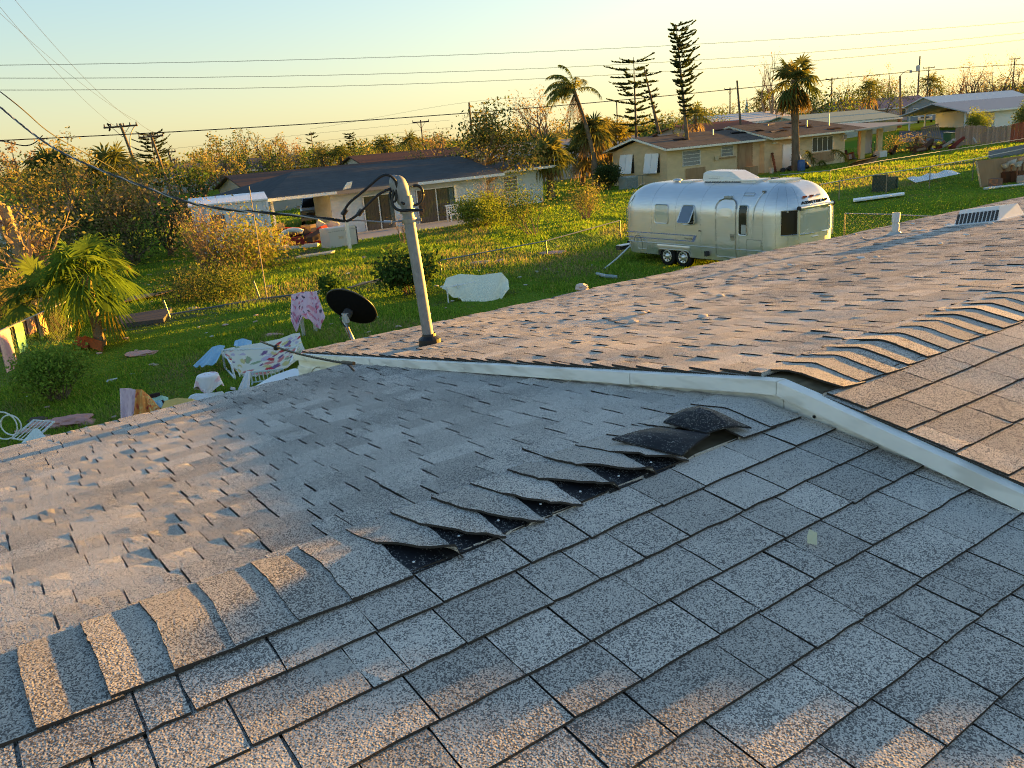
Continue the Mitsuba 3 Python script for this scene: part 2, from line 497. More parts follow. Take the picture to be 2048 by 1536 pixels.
for y in (-1.45, 0.62, 3.1):
    z = ZB - (0.150 if y > -0.08 else 0.198) * abs(y + 0.08) - 0.014
    s_ = 0.150 if y < -0.08 else -0.150
    put('house', 'lap_joint', Mesh().slab([(XG - 0.0365, y + 0.10, z - 0.004 - 0.10 * (0.150 if y > -0.08 else -0.198)), (XG - 0.0365, y, z - 0.004), (XG - 0.0365, y, z - 0.053), (XG - 0.0365, y + 0.10, z - 0.053 - 0.10 * (0.150 if y > -0.08 else -0.198))], 0.0022, (0.7, 0.7, 0.66)).done()[0], 'white_paint')
for y, d in ((1.05, 0.11), (0.52, 0.112)):
    z = ZB - 0.150 * (y + 0.08) - 0.014
    put('house', 'clip_plate', Mesh().lathe([(0.0, 0.004), (0.006, 0.004), (0.0065, 0.001), (0.017, 0.0035), (0.018, 0)], (XG + 0.004, y, z - 0.075), (0.82, 0.81, 0.78), 12, rot=[[0, 0, -1], [0, 1, 0], [1, 0, 0]]), 'satin')
for y, dz in ((-0.20, 0.085), (-0.26, 0.10), (1.9, 0.08), (4.1, 0.16), (3.6, 0.12), (3.3, 0.07)):
    z = ZB - (0.150 if y > -0.08 else 0.198) * abs(y + 0.08) - 0.014
    put('house', 'nail_hole', Mesh().lathe([(0.006, 0), (0.005, 0.0025), (0, 0.003)], (XG + 0.0015, y, z - dz), (0.03, 0.03, 0.03), 7, rot=[[0, 0, -1], [0, 1, 0], [1, 0, 0]]), 'matte')
put('house', 'loose_wire', Mesh().tube(spline([(XG - 0.02, 4.05, 3.16), (XG - 0.05, 4.16, 3.10), (XG - 0.04, 4.20, 3.02), (XG - 0.02, 4.10, 2.96)], 14), 0.004, (0.25, 0.22, 0.16), 5), 'matte')


# ---------------------------------------------------------------- things standing on the roof
def stand(p, up):
    return np.asarray(p, float) + np.asarray(up, float)


mast = thing('service_mast', 'grey metal service mast with a rounded weatherhead and looped black cables', 'service mast')
b0, t0 = np.array((2.505, 2.954, 3.446)), np.array((2.461, 2.983, 4.362))
put(mast, 'pipe', Mesh().tube([b0 - [0, 0, 0.06], b0 * 0.5 + t0 * 0.5, t0], 0.0365, (0.5, 0.5, 0.5), 20).done()[0], 'zinc', smooth=40)
put(mast, 'collar', Mesh().tube([t0 - (t0 - b0) * 0.03, t0 + (t0 - b0) * 0.035], 0.044, (0.5, 0.5, 0.5), 20).done()[0], 'zinc', smooth=40)
ctr = [(2.455, 2.987, 4.353), (2.448, 2.992, 4.415), (2.439, 2.998, 4.455), (2.434, 3.001, 4.486), (2.431, 3.003, 4.507), (2.430, 3.004, 4.519)]
m = Mesh()
for q in ((0, 0, 0), (-0.028, 0.018, 0.0)):
    m.tube(np.array(ctr) + np.array(q) * np.linspace(0, 1, 6)[:, None], [0.044, 0.049, 0.050, 0.043, 0.030, 0.012], (0.5, 0.5, 0.5), 16)
put(mast, 'weatherhead', m.done()[0], 'zinc', smooth=40)
for k, px in enumerate(((2.500, 2.957, 4.244), (2.500, 2.957, 4.303))):
    u = unit(t0 - b0)
    q = b0 + u * np.dot(np.array(px) - b0, u)
    put(mast, 'clamp', Mesh().tube([q - u * 0.012, q + u * 0.012], 0.047, (0.30, 0.30, 0.30), 16).tube([q, q + np.array([0.833, -0.553, 0]) * 0.075], 0.011, (0.3, 0.3, 0.3), 6), 'metal')
    if k == 0:
        put(mast, 'eye_bolt', Mesh().tube([q, q - np.array([0.833, -0.553, 0]) * 0.07], 0.008, (0.3, 0.3, 0.3), 6), 'metal')
n = np.array([0, SL, 1.0]) / math.hypot(1, SL)
m = Mesh().lathe([(0.075, -0.03), (0.072, 0.03), (0.046, 0.05), (0.043, 0.065)], b0 - [0, 0, 0.0], (0.012, 0.012, 0.014), 18)
m.slab([b0 + [-0.11, 0.12, -0.01 - 0.12 * SL], b0 + [-0.11, -0.10, -0.01 + 0.10 * SL], b0 + [0.10, -0.10, -0.01 + 0.10 * SL], b0 + [0.10, 0.12, -0.01 - 0.12 * SL]], 0.004, (0.02, 0.02, 0.022))
put(mast, 'flashing_boot', m, 'satin', label='black rubber boot at the foot of the mast')
BL = (0.006, 0.006, 0.007)
for pts, rr in (([(2.142, 3.219, 4.269), (2.134, 3.200, 4.316), (2.146, 3.168, 4.362), (2.208, 3.091, 4.429), (2.288, 3.026, 4.499), (2.355, 2.982, 4.529), (2.394, 2.967, 4.495), (2.399, 2.976, 4.420), (2.381, 2.988, 4.364), (2.369, 3.008, 4.383), (2.384, 3.010, 4.436), (2.420, 2.998, 4.463)], 0.0082),
                ([(2.149, 3.214, 4.265), (2.217, 3.145, 4.315), (2.281, 3.079, 4.385), (2.333, 3.032, 4.429), (2.390, 3.006, 4.448), (2.417, 3.001, 4.457)], 0.0082),
                ([(2.399, 2.988, 4.450), (2.376, 2.992, 4.392), (2.371, 2.983, 4.341), (2.390, 2.958, 4.315), (2.436, 2.928, 4.308), (2.495, 2.889, 4.305), (2.515, 2.875, 4.300)], 0.0090),
                ([(2.430, 3.004, 4.438), (2.422, 2.985, 4.378), (2.426, 2.946, 4.348)], 0.009),
                ([(2.520, 2.980, 4.447), (2.565, 2.962, 4.431), (2.571, 2.958, 4.387), (2.552, 2.971, 4.343), (2.514, 2.984, 4.332)], 0.009)):
    put(mast, 'cable_loop', Mesh().tube(spline(pts, 44), rr, BL, 7), 'satin', smooth=True)
for px in ((2.137, 3.198, 4.325), (2.217, 3.145, 4.315)):
    put(mast, 'splice', Mesh().tube([np.array(px) - [0.012, -0.008, 0.016], np.array(px) + [0.012, -0.008, 0.016]], 0.016, BL, 8), 'satin')
put(mast, 'neutral_wire', Mesh().tube(spline([(2.152, 3.212, 4.268), (2.267, 3.124, 4.257), (2.366, 3.046, 4.242), (2.450, 2.990, 4.246)], 14), 0.0045, (0.42, 0.42, 0.42), 5), 'metal')
put(mast, 'dead_end_grip', Mesh().tube([(2.335, 3.067, 4.248), (2.376, 3.039, 4.241)], 0.010, (0.5, 0.5, 0.5), 6), 'metal')

sd = spline([(0.698, 9.196, 5.683), (0.860, 8.488, 5.378), (1.037, 7.410, 5.005), (1.205, 6.338, 4.754), (1.449, 5.216, 4.523), (1.657, 4.357, 4.380), (1.809, 3.896, 4.344), (1.977, 3.545, 4.309), (2.142, 3.219, 4.269)], 240)
m = Mesh()
ang = np.linspace(0, 75, 240)
a = unit(np.cross(np.gradient(sd, axis=0), [0, 0, 1.0]))
b = np.cross(unit(np.gradient(sd, axis=0)), a)
for k, c in enumerate((BL, BL, (0.30, 0.30, 0.30))):
    off = 0.0058 * (np.cos(ang + k * 2.09)[:, None] * a + np.sin(ang + k * 2.09)[:, None] * b)
    m.tube(sd + off, 0.0048, c, 5)
solo('service_cable', 'twisted black service cable drooping from the upper left to the grey mast', 'cable', m, 'satin', smooth=True)
solo('telephone_drop', 'thinner grey cable slanting down at the upper left beside the twisted one', 'cable', Mesh().tube(spline([(1.060, 14.357, 6.292), (1.385, 14.141, 5.982), (1.501, 14.064, 5.845), (1.930, 14.980, 5.493), (2.698, 16.871, 5.104), (3.835, 19.717, 4.590)], 50), 0.010, (0.10, 0.10, 0.10), 5), 'matte')
key = thing('telephone_line', 'black telephone line hanging slack from the white eave end', 'cable')
put(key, 'wire', Mesh().tube(spline([(1.626, 3.658, 3.525), (1.608, 3.309, 3.548), (1.592, 2.840, 3.585), (1.580, 2.428, 3.627), (1.571, 2.134, 3.662)], 30), 0.007, BL, 5), 'satin', smooth=True)
put(key, 'clamp', Mesh().tube([(1.569, 2.159, 3.661), (1.577, 2.033, 3.676)], 0.010, BL, 6).tube([(1.572, 2.109, 3.664), (1.581, 2.055, 3.632)], 0.006, BL, 5), 'satin')
put(key, 'knob', Mesh().lathe([(0, -0.02), (0.02, -0.012), (0.02, 0.012), (0, 0.02)], (1.611, 3.308, 3.544), BL, 8), 'satin')

dish = thing('satellite_dish', 'dark oval satellite dish on a bent grey arm behind the eave', 'satellite dish')
c = np.array((2.923, 5.137, 3.352))
fx, fy = np.array([0.833, -0.553, 0]), np.array([0.553, 0.833, 0])
U = unit(fx * 0.88 - np.array([0, 0, 0.62]) + fy * 0.12)
V_ = -fy * 0.66 + fx * 0.16 + np.array([0, 0, 0.66])
V_ = unit(V_ - U * np.dot(V_, U))
W_ = np.cross(U, V_)


def bowl(sgn):
    def fn(u, v):
        a_, rr = u * 2 * np.pi, v
        x, y = 0.236 * rr * np.cos(a_), 0.236 * rr * np.sin(a_)
        z = 0.055 * (rr ** 2 - 1)
        return c + x[..., None] * U + y[..., None] * V_ - (z * 1.0)[..., None] * (-W_) * -1 + sgn * 0.004 * W_
    return fn


put(dish, 'reflector', Mesh().grid(bowl(1), 49, 9, (0.010, 0.011, 0.013)).grid(bowl(-1), 49, 9, (0.012, 0.013, 0.015)), 'matte', smooth=True)
rim = bowl(0)(np.linspace(0, 1, 49), np.ones(49))
put(dish, 'rim', Mesh().tube(rim, 0.007, (0.04, 0.04, 0.042), 6, caps=False), 'satin')
j = np.array((2.829, 5.080, 3.282))
put(dish, 'bracket', Mesh().tube([c - 0.0 * W_ + (j - c) * 0.35, j], 0.042, (0.05, 0.05, 0.055), 8).tube([j + [0, 0, 0.035], j - [0, 0, 0.05]], 0.032, (0.42, 0.44, 0.45), 10), 'satin')
put(dish, 'arm', Mesh().tube(spline([j + [0, 0, 0.02], (2.825, 5.083, 3.210), (2.820, 5.026, 3.155), (2.823, 4.963, 3.073), (2.822, 4.904, 2.988)], 14), 0.021, (0.50, 0.53, 0.55), 10), 'metal', smooth=True)
put(dish, 'cable', Mesh().tube(spline([(2.814, 5.090, 3.310), (2.770, 5.059, 3.268), (2.791, 5.045, 3.221), (2.795, 4.982, 3.148), (2.810, 4.912, 3.048)], 14), 0.006, BL, 5), 'satin')

vp = thing('vent_pipe', 'pale plumbing vent pipe near the far edge of the upper roof', 'vent pipe')
p = np.array((6.446, 2.137, 3.687))
p = np.array([8.28, 3.24, 3.40])
put(vp, 'pipe', Mesh().lathe([(0.036, 0), (0.036, 0.13), (0.031, 0.13), (0.031, 0.142), (0.040, 0.142), (0.040, 0.24), (0.033, 0.24), (0.03, 0.1), (0, 0.1)], p - [0, 0, 0.02], (0.60, 0.62, 0.62), 16), 'satin', smooth=True)
put(vp, 'flashing', Mesh().lathe([(0.11, -0.005), (0.06, 0.03), (0.05, 0.05)], p - [0, 0, 0.02], (0.45, 0.46, 0.45), 16), 'satin')
rv = thing('roof_vent', 'white louvred roof vent hood near the far edge of the upper roof', 'roof vent')
q = np.array([8.70, 2.58, 3.493])
m = Mesh()
hw, hd, hh = 0.22, 0.30, 0.15
sl = lambda y: -SL * y
A_, B_ = [(-0.08, -hw), (-0.08, hw)], [(0.30, -hw * 0.62), (0.30, hw * 0.62)]
pts = np.array([q + [-0.10, hw, 0.004 + sl(hw)], q + [-0.10, -hw, 0.004 + sl(-hw)], q + [-0.05, -hw * 0.86, hh + sl(-hw * 0.86)], q + [-0.05, hw * 0.86, hh + sl(hw * 0.86)],
                q + [0.30, -hw * 0.90, hh * 0.9 + sl(-hw * 0.9)], q + [0.30, hw * 0.86, hh * 0.9 + sl(hw * 0.86)], q + [0.42, -hw, 0.004 + sl(-hw)], q + [0.42, hw, 0.004 + sl(hw)]])
hull = trimesh.convex.convex_hull(pts)
put(rv, 'hood', hull, 'satin', color=(0.72, 0.74, 0.76))
for k in range(11):
    y = hw * 0.86 - k * hw * 1.72 / 10
    put(rv, 'louvre_slot', Mesh().slab([q + [-0.104, y + 0.012, 0.010 + sl(y)], q + [-0.104, y - 0.012, 0.010 + sl(y)], q + [-0.071, y - 0.012, hh * 0.74 + sl(y)], q + [-0.071, y + 0.012, hh * 0.74 + sl(y)]], 0.006, (0.07, 0.075, 0.08)), 'matte')
put(rv, 'flange', Mesh().slab([q + [-0.2, 0.27, 0.012 + sl(0.27)], q + [-0.2, -0.27, 0.012 + sl(-0.27)], q + [0.45, -0.27, 0.012 + sl(-0.27)], q + [0.45, 0.27, 0.012 + sl(0.27)]], 0.01, (0.6, 0.62, 0.64)), 'satin')

# storm-blown crumbs of plaster and insulation on the upper roof
rc = np.random.default_rng(77)


def crumb(at, w, c, flat=0.5):
    m = trimesh.creation.icosphere(subdivisions=2, radius=1.0)
    k = 1 + 0.9 * (meshkit.fbm(m.vertices * 1.7 + rc.uniform(0, 50, 3), 3) - 0.5)
    v = m.vertices * k[:, None] * np.array([w * rc.uniform(0.7, 1.6), w * rc.uniform(0.7, 1.3), w * flat]) * 0.5
    return trimesh.Trimesh(v @ rotz(rc.uniform(0, 6)).T + at, m.faces, process=False)


for k in range(46):
    x = 2.6 + 7.4 * rc.uniform() ** 0.75
    y = min(4.3, 0.35 * (x - 1) * rc.uniform(0.35, 1.2) + 1.0)
    if k < 8:
        x, y = 8.66 + rc.uniform(-0.5, 0.1), 2.5 + rc.uniform(-0.7, 0.75)
    w = rc.uniform(0.02, 0.06) * (1.5 if k < 8 else 1.0)
    z = float(deck(np.array(x), np.array(y), False)) + 0.022
    solo('plaster_crumb', 'small pale crumb of storm debris lying on the upper roof shingles', 'debris', crumb((x, y, z + 0.004), w, None, 0.35), 'matte', color=(0.66, 0.58, 0.50) if k % 3 else (0.72, 0.70, 0.66), group='crumbs on the upper roof')
solo('plaster_crumb', 'largest pink-white lump of debris on the eave in front of the trailer wheels', 'debris', crumb(np.array((6.459, 5.130, 3.117)) * 0 + np.array([5.05, 4.50, 3.24]), 0.16, None, 0.5), 'matte', color=(0.70, 0.56, 0.50))
x, y = 1.565, -0.62
z = float(deck(np.array(x), np.array(y), True)) + 0.02
solo('leaf', 'single pale yellow leaf standing on a near slope shingle', 'leaf', Mesh().add([(x, y, z), (x + 0.006, y - 0.022, z + 0.002), (x + 0.026, y - 0.008, z + 0.022), (x + 0.022, y + 0.012, z + 0.026), (x + 0.008, y + 0.008, z + 0.014)], [[0, 1, 2], [0, 2, 4], [4, 2, 3]], (0.66, 0.62, 0.42)), 'matte')


# ---------------------------------------------------------------- ground
def lawn(p, n, uv):
    a = fbm(p.x * 0.35, p.y * 0.35)
    b = noise(p.x * 9.0, p.y * 9.0)
    g = mix((0.10, 0.18, 0.02), (0.17, 0.25, 0.035), a * 0.6 + b * 0.4)
    return mix(g, (0.15, 0.12, 0.06), smoothstep(0.62, 0.75, fbm(p.x * 0.9 + 7.0, p.y * 0.9)) * 0.5)


scene['lawn'] = {'type': 'diffuse', 'reflectance': proc(lawn)}


def ground_z(x, y):
    """The land lifts a little beyond the cream house, then runs level."""
    d = 0.553 * np.asarray(x, float) + 0.833 * (np.asarray(y, float) + 1.745)
    t = np.clip((d - 82.0) / 45.0, 0, 1)
    return 1.8 * t * t * (3 - 2 * t)


gx = np.concatenate([[-2500, -900, -300], np.linspace(-120, 220, 69), [300, 500, 900, 2500]])
xx, yy = np.meshgrid(gx, gx, indexing='ij')
v = np.stack([xx, yy, ground_z(xx, yy)], -1).reshape(-1, 3)
i, j = np.meshgrid(np.arange(len(gx) - 1), np.arange(len(gx) - 1), indexing='ij')
q = np.stack([i * len(gx) + j, (i + 1) * len(gx) + j, (i + 1) * len(gx) + j + 1, i * len(gx) + j + 1], -1).reshape(-1, 4)
solo('ground', None, None, (v, q), 'lawn', smooth=True, kind='structure')


# grass blades over the lawn in view, sparser with distance
def blades(n, seed):
    q = np.random.default_rng(seed)
    D = 11.0 * (95.0 / 11.0) ** q.uniform(0, 1, n)
    lat = q.uniform(-0.66, 0.64, n) * D
    x, y = 0.553 * D + 0.833 * lat, 0.833 * D - 0.553 * lat - 1.745
    keep = (y > 4.6) & ~((x > 14.5) & (x < 79) & (y > 40.0) & (y < 53.5) & ((x < 37) | (x > 47.5)) & ((y > 43.2) | (x < 27.6)))
    x, y, D = x[keep], y[keep], D[keep]
    k = len(x)
    clump = meshkit.fbm(np.stack([x * 0.5, y * 0.5, 0 * x], -1), 3)
    bare = meshkit.fbm(np.stack([x * 0.22, y * 0.22, 0 * x + 5], -1), 3)
    h = (0.05 + 0.11 * clump ** 1.5) * q.uniform(0.5, 1.4, k) * np.clip(D / 24, 0.7, 1.35) * 0.8 * (0.55 + 0.9 * (bare > 0.42))
    w = 0.011 * np.clip(D / 14, 0.7, 5.0)
    a = q.uniform(0, 2 * np.pi, k)
    lean = q.normal(0, 0.45, (k, 2)) * h[:, None]
    z = ground_z(x, y)
    dx, dy = np.cos(a) * w, np.sin(a) * w
    v = np.stack([np.stack([x - dx, y - dy, z - 0.005], -1), np.stack([x + dx, y + dy, z - 0.005], -1), np.stack([x + lean[:, 0], y + lean[:, 1], z + h], -1)], 1).reshape(-1, 3)
    tone = np.array([(0.22, 0.35, 0.035), (0.16, 0.29, 0.03), (0.31, 0.40, 0.05), (0.38, 0.35, 0.09)])[q.choice(4, k, p=[0.4, 0.33, 0.2, 0.07])]
    straw = np.clip((bare - 0.57) / 0.10, 0, 1)[:, None] * (q.uniform(0, 1, (k, 1)) < 0.5)
    tone = tone * (1 - straw) + np.array([0.34, 0.29, 0.13]) * straw
    tone = tone * q.uniform(0.7, 1.25, (k, 1)) * (0.85 + 0.3 * clump[:, None])
    return (v, np.arange(3 * k).reshape(-1, 3)), np.repeat(tone, 3, 0)


gm, gc = blades(420000, 4)
scene['grass'] = mikit.ply(gm, 'leaf', color=gc)
labels['grass'] = {'kind': 'stuff'}


# ---------------------------------------------------------------- polished aluminium travel trailer on the lawn
def skin(p, n, uv):
    """Old polished aluminium: drawn lines, dull blotches."""
    a = fbm(p.x * 2.0, p.y * 2.0, p.z * 3.0)
    b = noise(p.x * 3.0, p.y * 3.0, p.z * 60.0)
    return mix((0.84, 0.85, 0.86), (0.68, 0.69, 0.70), a * 0.6 + b * 0.4)


scene['aluminium'] = tw({'type': 'principled', 'base_color': proc(skin), 'metallic': 0.78,
                         'roughness': proc(lambda p, n, uv: 0.30 + 0.16 * fbm(p.x * 1.6, p.y * 1.6, p.z * 4.0))})
scene['pane'] = {'type': 'thindielectric', 'int_ior': 1.52}
TX0, TX1, TY0, TY1, TR, TZ = 20.5, 23.14, 13.88, 21.4, 0.95, 1.77
TC = 0.98           # corner radius in plan
trailer = thing('travel_trailer', 'rounded silver aluminium travel trailer parked on the lawn beyond the roof', 'trailer')


def shell_in(z):
    """How far the skin stands in from its widest line at height z."""
    z = np.asarray(z, float)
    up = TR - np.sqrt(np.maximum(TR ** 2 - np.maximum(z - TZ, 0) ** 2, 0))
    return up + 0.22 * np.maximum(0.95 - z, 0) ** 2


def ring(inset, z, n=15):
    r = max(TC - 0.98 * inset, 0.004)
    x0, x1, y0, y1 = TX0 + inset, TX1 - inset, TY0 + inset * 1.05, TY1 - inset * 1.25
    out = []
    for cx, cy, a0 in ((x1 - r, y1 - r, 0), (x0 + r, y1 - r, 90), (x0 + r, y0 + r, 180), (x1 - r, y0 + r, 270)):
        for a in np.radians(np.linspace(a0, a0 + 90, n)):
            out.append((cx + r * math.cos(a), cy + r * math.sin(a), z))
    return np.array(out)


zs = [0.34, 0.60, 0.8, 1.0, 1.3, 1.77] + [TZ + TR * math.sin(a) for a in np.radians([8, 16, 24, 32, 40, 48, 56, 64, 72, 79, 84, 88])]
rings = [ring(float(shell_in(z)), z) for z in zs]
k = len(rings[0])
v = np.vstack(rings + [rings[-1].mean(0, keepdims=True) + [0, 0, 0.004]])
f = []
for i in range(len(rings) - 1):
    for j in range(k):
        a, b = i * k + j, i * k + (j + 1) % k
        f += [[a, b, b + k], [a, b + k, a + k]]
f += [[(len(rings) - 1) * k + j, (len(rings) - 1) * k + (j + 1) % k, len(v) - 1] for j in range(k)]
v = np.vstack([v, rings[0].mean(0, keepdims=True)])
f += [[(j + 1) % k, j, len(v) - 1] for j in range(k)]
shell = trimesh.Trimesh(v, f, process=True)
well = trimesh.creation.box(bounds=[(20.0, 17.85, 0.0), (20.98, 19.34, 0.555)])      # the wheel well cut out of the side
put(trailer, 'body', trimesh.boolean.difference([shell, well], engine='manifold'), 'aluminium', smooth=28)
put(trailer, 'underframe', box((21.05, 14.5, 0.22), (22.75, 20.8, 0.335), (0.03, 0.03, 0.03)), 'matte')


def on_side(y, z, out=0.0):
    return np.stack([TX0 + shell_in(z) - out + 0 * np.asarray(y, float), np.asarray(y, float), np.asarray(z, float)], -1)


def on_end(x, z, out=0.0):
    x = np.asarray(x, float)
    far = np.maximum(np.abs(x - (TX0 + TX1) / 2) - (TX1 - TX0) / 2 + TC, 0)
    return np.stack([x, TY0 + TC - np.sqrt(TC ** 2 - np.minimum(far, 0.97) ** 2) + 1.05 * shell_in(z) - out, np.asarray(z, float)], -1)


def rrect(u0, u1, v0, v1, r, n=6, top=None):
    pts = []
    for cu, cv, a0, rr in ((u1, v1, 0, top or r), (u0, v1, 90, top or r), (u0, v0, 180, r), (u1, v0, 270, r)):
        su, sv = (-1 if cu == u1 else 1), (-1 if cv == v1 else 1)
        for a in np.radians(np.linspace(a0, a0 + 90, n)):
            pts.append((cu + su * rr + rr * math.cos(a), cv + sv * rr + rr * math.sin(a)))
    pts = np.array(pts)
    d = np.linalg.norm(np.roll(pts, -1, 0) - pts, axis=1)
    return np.vstack([pts[i] + (np.roll(pts, -1, 0)[i] - pts[i]) * np.arange(max(1, int(d[i] / 0.12)))[:, None] / max(1, int(d[i] / 0.12)) for i in range(len(pts))])


def loop(on, pts, out, r, c, mat, name, sides=5, owner=None):
    p = on(pts[:, 0], pts[:, 1], out)
    p = np.vstack([p, p[:1]])
    return put(owner or trailer, name, Mesh().tube(p, r, c, sides, caps=False), mat)


def patch(on, pts, out, c):
    """The outline filled by rings that follow the skin."""
    mid = pts.mean(0)
    n = len(pts)
    ringsp = [mid + (pts - mid) * s_ for s_ in (1.0, 0.75, 0.5, 0.25)] + [mid[None]]
    allp = np.vstack(ringsp)
    p = on(allp[:, 0], allp[:, 1], out)
    fs = [[k_ * n + i, k_ * n + (i + 1) % n, (k_ + 1) * n + (i + 1) % n] for k_ in range(3) for i in range(n)] + [[k_ * n + i, (k_ + 1) * n + (i + 1) % n, (k_ + 1) * n + i] for k_ in range(3) for i in range(n)]
    fs += [[3 * n + i, 3 * n + (i + 1) % n, 4 * n] for i in range(n)]
    return Mesh().add(p, fs, c)


# seams between the skin's sheets
for y in (20.75, 19.6, 18.45, 17.35, 15.75, 14.85):
    z = np.concatenate([np.linspace(0.46, 1.77, 8), TZ + TR * np.sin(np.radians(np.linspace(6, 84, 14)))])
    put(trailer, 'seam', Mesh().tube(on_side(y + 0 * z, z, 0.0), 0.006, (0.55, 0.55, 0.55), 4), 'metal')
for a in (205, 225, 245):
    ra = np.radians(a)
    z = np.concatenate([np.linspace(0.46, 1.77, 6), TZ + TR * np.sin(np.radians(np.linspace(8, 60, 10)))])
    pts = []
    for h in z:
        ins = float(shell_in(h))
        r = max(TC - 0.98 * ins, 0.004)
        pts.append((TX0 + ins + r + r * math.cos(ra), TY0 + 1.05 * ins + r + r * math.sin(ra), h))
    put(trailer, 'seam', Mesh().tube(pts, 0.006, (0.55, 0.55, 0.55), 4), 'metal')
for z, c in ((1.085, (0.16, 0.22, 0.42)), (0.90, (0.16, 0.22, 0.42))):
    yy = np.linspace(17.56 if z > 1 else 17.64, 20.9, 14)
    put(trailer, 'stripe', Mesh().add(np.vstack([on_side(yy, yy * 0 + z - 0.014, 0.006), on_side(yy, yy * 0 + z + 0.014, 0.006)]), [[i, i + 1, i + 15, i + 14] for i in range(13)], c), 'satin', label='thin blue stripe along the trailer side')
put(trailer, 'stripe', Mesh().add(on_side(np.array([17.50, 17.62, 17.72, 17.62]), np.array([1.10, 1.10, 0.89, 0.885]), 0.008), [[0, 1, 2, 3]], (0.16, 0.22, 0.42)), 'satin')
tm = meshkit.text_mesh('Sovereign', 0.055, 0.002)
tm.apply_transform(np.array([[0, 0, -1, TX0 - 0.006], [-1, 0, 0, 18.05], [0, 1, 0, 0.955], [0, 0, 0, 1.0]]))
put(trailer, 'script_lettering', tm, 'satin', color=(0.10, 0.09, 0.08))
put(trailer, 'rub_rail', Mesh().tube(on_side(np.linspace(14.6, 20.8, 12), np.full(12, 0.75), 0.006), 0.012, (0.6, 0.6, 0.6), 6), 'metal')

# side windows, door
for u0, u1, open_ in ((18.80, 19.42, False), (17.60, 18.14, True)):
    o = rrect(u0, u1, 1.44, 2.06, 0.09)
    w = put(trailer, 'window', patch(on_side, o, 0.004, (0.62, 0.60, 0.50) if not open_ else (0.05, 0.05, 0.05)), 'cloth', label='half open side window' if open_ else 'closed side window with a pale blind')
    loop(on_side, o, 0.012, 0.022, (0.72, 0.72, 0.72), 'metal', 'frame', owner=w)
    if not open_:
        put(w, 'pane', patch(on_side, rrect(u0 + 0.02, u1 - 0.02, 1.46, 2.04, 0.08), 0.020, (0, 0, 0)).done()[0], 'pane')
    else:
        def tilt(u, v_, out=0.0):
            v_ = np.asarray(v_, float)
            return np.stack([TX0 + 0.04 - (2.06 - v_) * 0.50 - out, np.asarray(u, float), 2.06 - (2.06 - v_) * 0.88], -1)
        put(w, 'pane', patch(tilt, o, 0.0, (0.16, 0.20, 0.27)), 'gloss')
        loop(tilt, o, 0.004, 0.020, (0.72, 0.73, 0.74), 'metal', 'sash', owner=w)
        put(w, 'stay', Mesh().tube([(TX0, 17.62, 1.55), (TX0 - 0.26, 17.62, 1.53)], 0.008, (0.4, 0.4, 0.4), 5), 'metal')
door = put(trailer, 'door', patch(on_side, rrect(15.90, 16.66, 0.50, 2.26, 0.03, n=9, top=0.26), 0.012, (0.74, 0.74, 0.73)).done()[0], 'aluminium', label='arched entrance door')
loop(on_side, rrect(15.88, 16.68, 0.48, 2.28, 0.03, n=9, top=0.28), 0.012, 0.014, (0.50, 0.50, 0.50), 'metal', 'door_trim', owner=door)
put(door, 'drip_cap', Mesh().tube(on_side(np.array([16.70, 16.68, 16.58, 16.42, 16.12, 15.98, 15.90, 15.87]), np.array([1.98, 2.12, 2.24, 2.29, 2.29, 2.24, 2.14, 2.0]), 0.03), 0.018, (0.35, 0.35, 0.35), 5), 'metal')
for z in (1.72, 0.92):
    put(door, 'hinge', box((TX0 - 0.03, 16.66, z - 0.05), (TX0 + 0.01, 16.72, z + 0.05), (0.8, 0.8, 0.8)), 'metal')
put(door, 'handle', box((TX0 - 0.05, 15.94, 1.12), (TX0 - 0.01, 16.06, 1.16), (0.25, 0.25, 0.25)), 'metal')
put(door, 'lock_plate', box((TX0 - 0.022, 15.92, 1.02), (TX0, 16.08, 1.22), (0.45, 0.45, 0.45)), 'metal')
put(door, 'porch_lamp', box((TX0 + 0.07, 16.15, 2.30), (TX0 + 0.2, 16.40, 2.37), (0.35, 0.36, 0.34)), 'satin')
o = rrect(15.42, 15.77, 1.20, 2.10, 0.08)
w = put(trailer, 'window', patch(on_side, o, 0.004, (0.03, 0.035, 0.03)), 'gloss', label='tall narrow dark window beside the door')
loop(on_side, o, 0.012, 0.022, (0.75, 0.76, 0.77), 'metal', 'frame', owner=w)
put(w, 'blind', box((TX0 - 0.004, 15.47, 1.24), (TX0 - 0.012, 15.66, 1.52), (0.42, 0.43, 0.40)), 'cloth')
loop(on_side, rrect(14.9, 15.45, 0.62, 1.08, 0.03), 0.004, 0.006, (0.4, 0.4, 0.4), 'metal', 'hatch_seam')
loop(on_side, rrect(19.85, 20.35, 0.50, 0.84, 0.08), 0.004, 0.009, (0.66, 0.66, 0.64), 'metal', 'hatch_seam')
loop(on_side, rrect(15.35, 15.75, 2.38, 2.46, 0.03), 0.012, 0.008, (0.4, 0.45, 0.5), 'metal', 'roof_hatch')
put(trailer, 'awning_arm', Mesh().tube(on_side(np.array([15.05, 15.12, 15.18, 15.22, 15.22]), np.array([2.50, 2.32, 2.08, 1.7, 1.02]), 0.03), 0.017, (0.72, 0.74, 0.76), 6), 'metal')
put(trailer, 'awning_bracket', box((20.78, 15.0, 2.42), (20.90, 15.1, 2.52), (0.2, 0.2, 0.2)), 'metal')
put(trailer, 'cable', Mesh().tube(spline([(20.72, 20.62, 2.36), (20.62, 20.66, 2.18), (20.52, 20.82, 1.95), (20.50, 20.86, 1.5), (20.51, 20.86, 1.1)], 16), 0.010, (0.28, 0.28, 0.28), 5), 'matte')
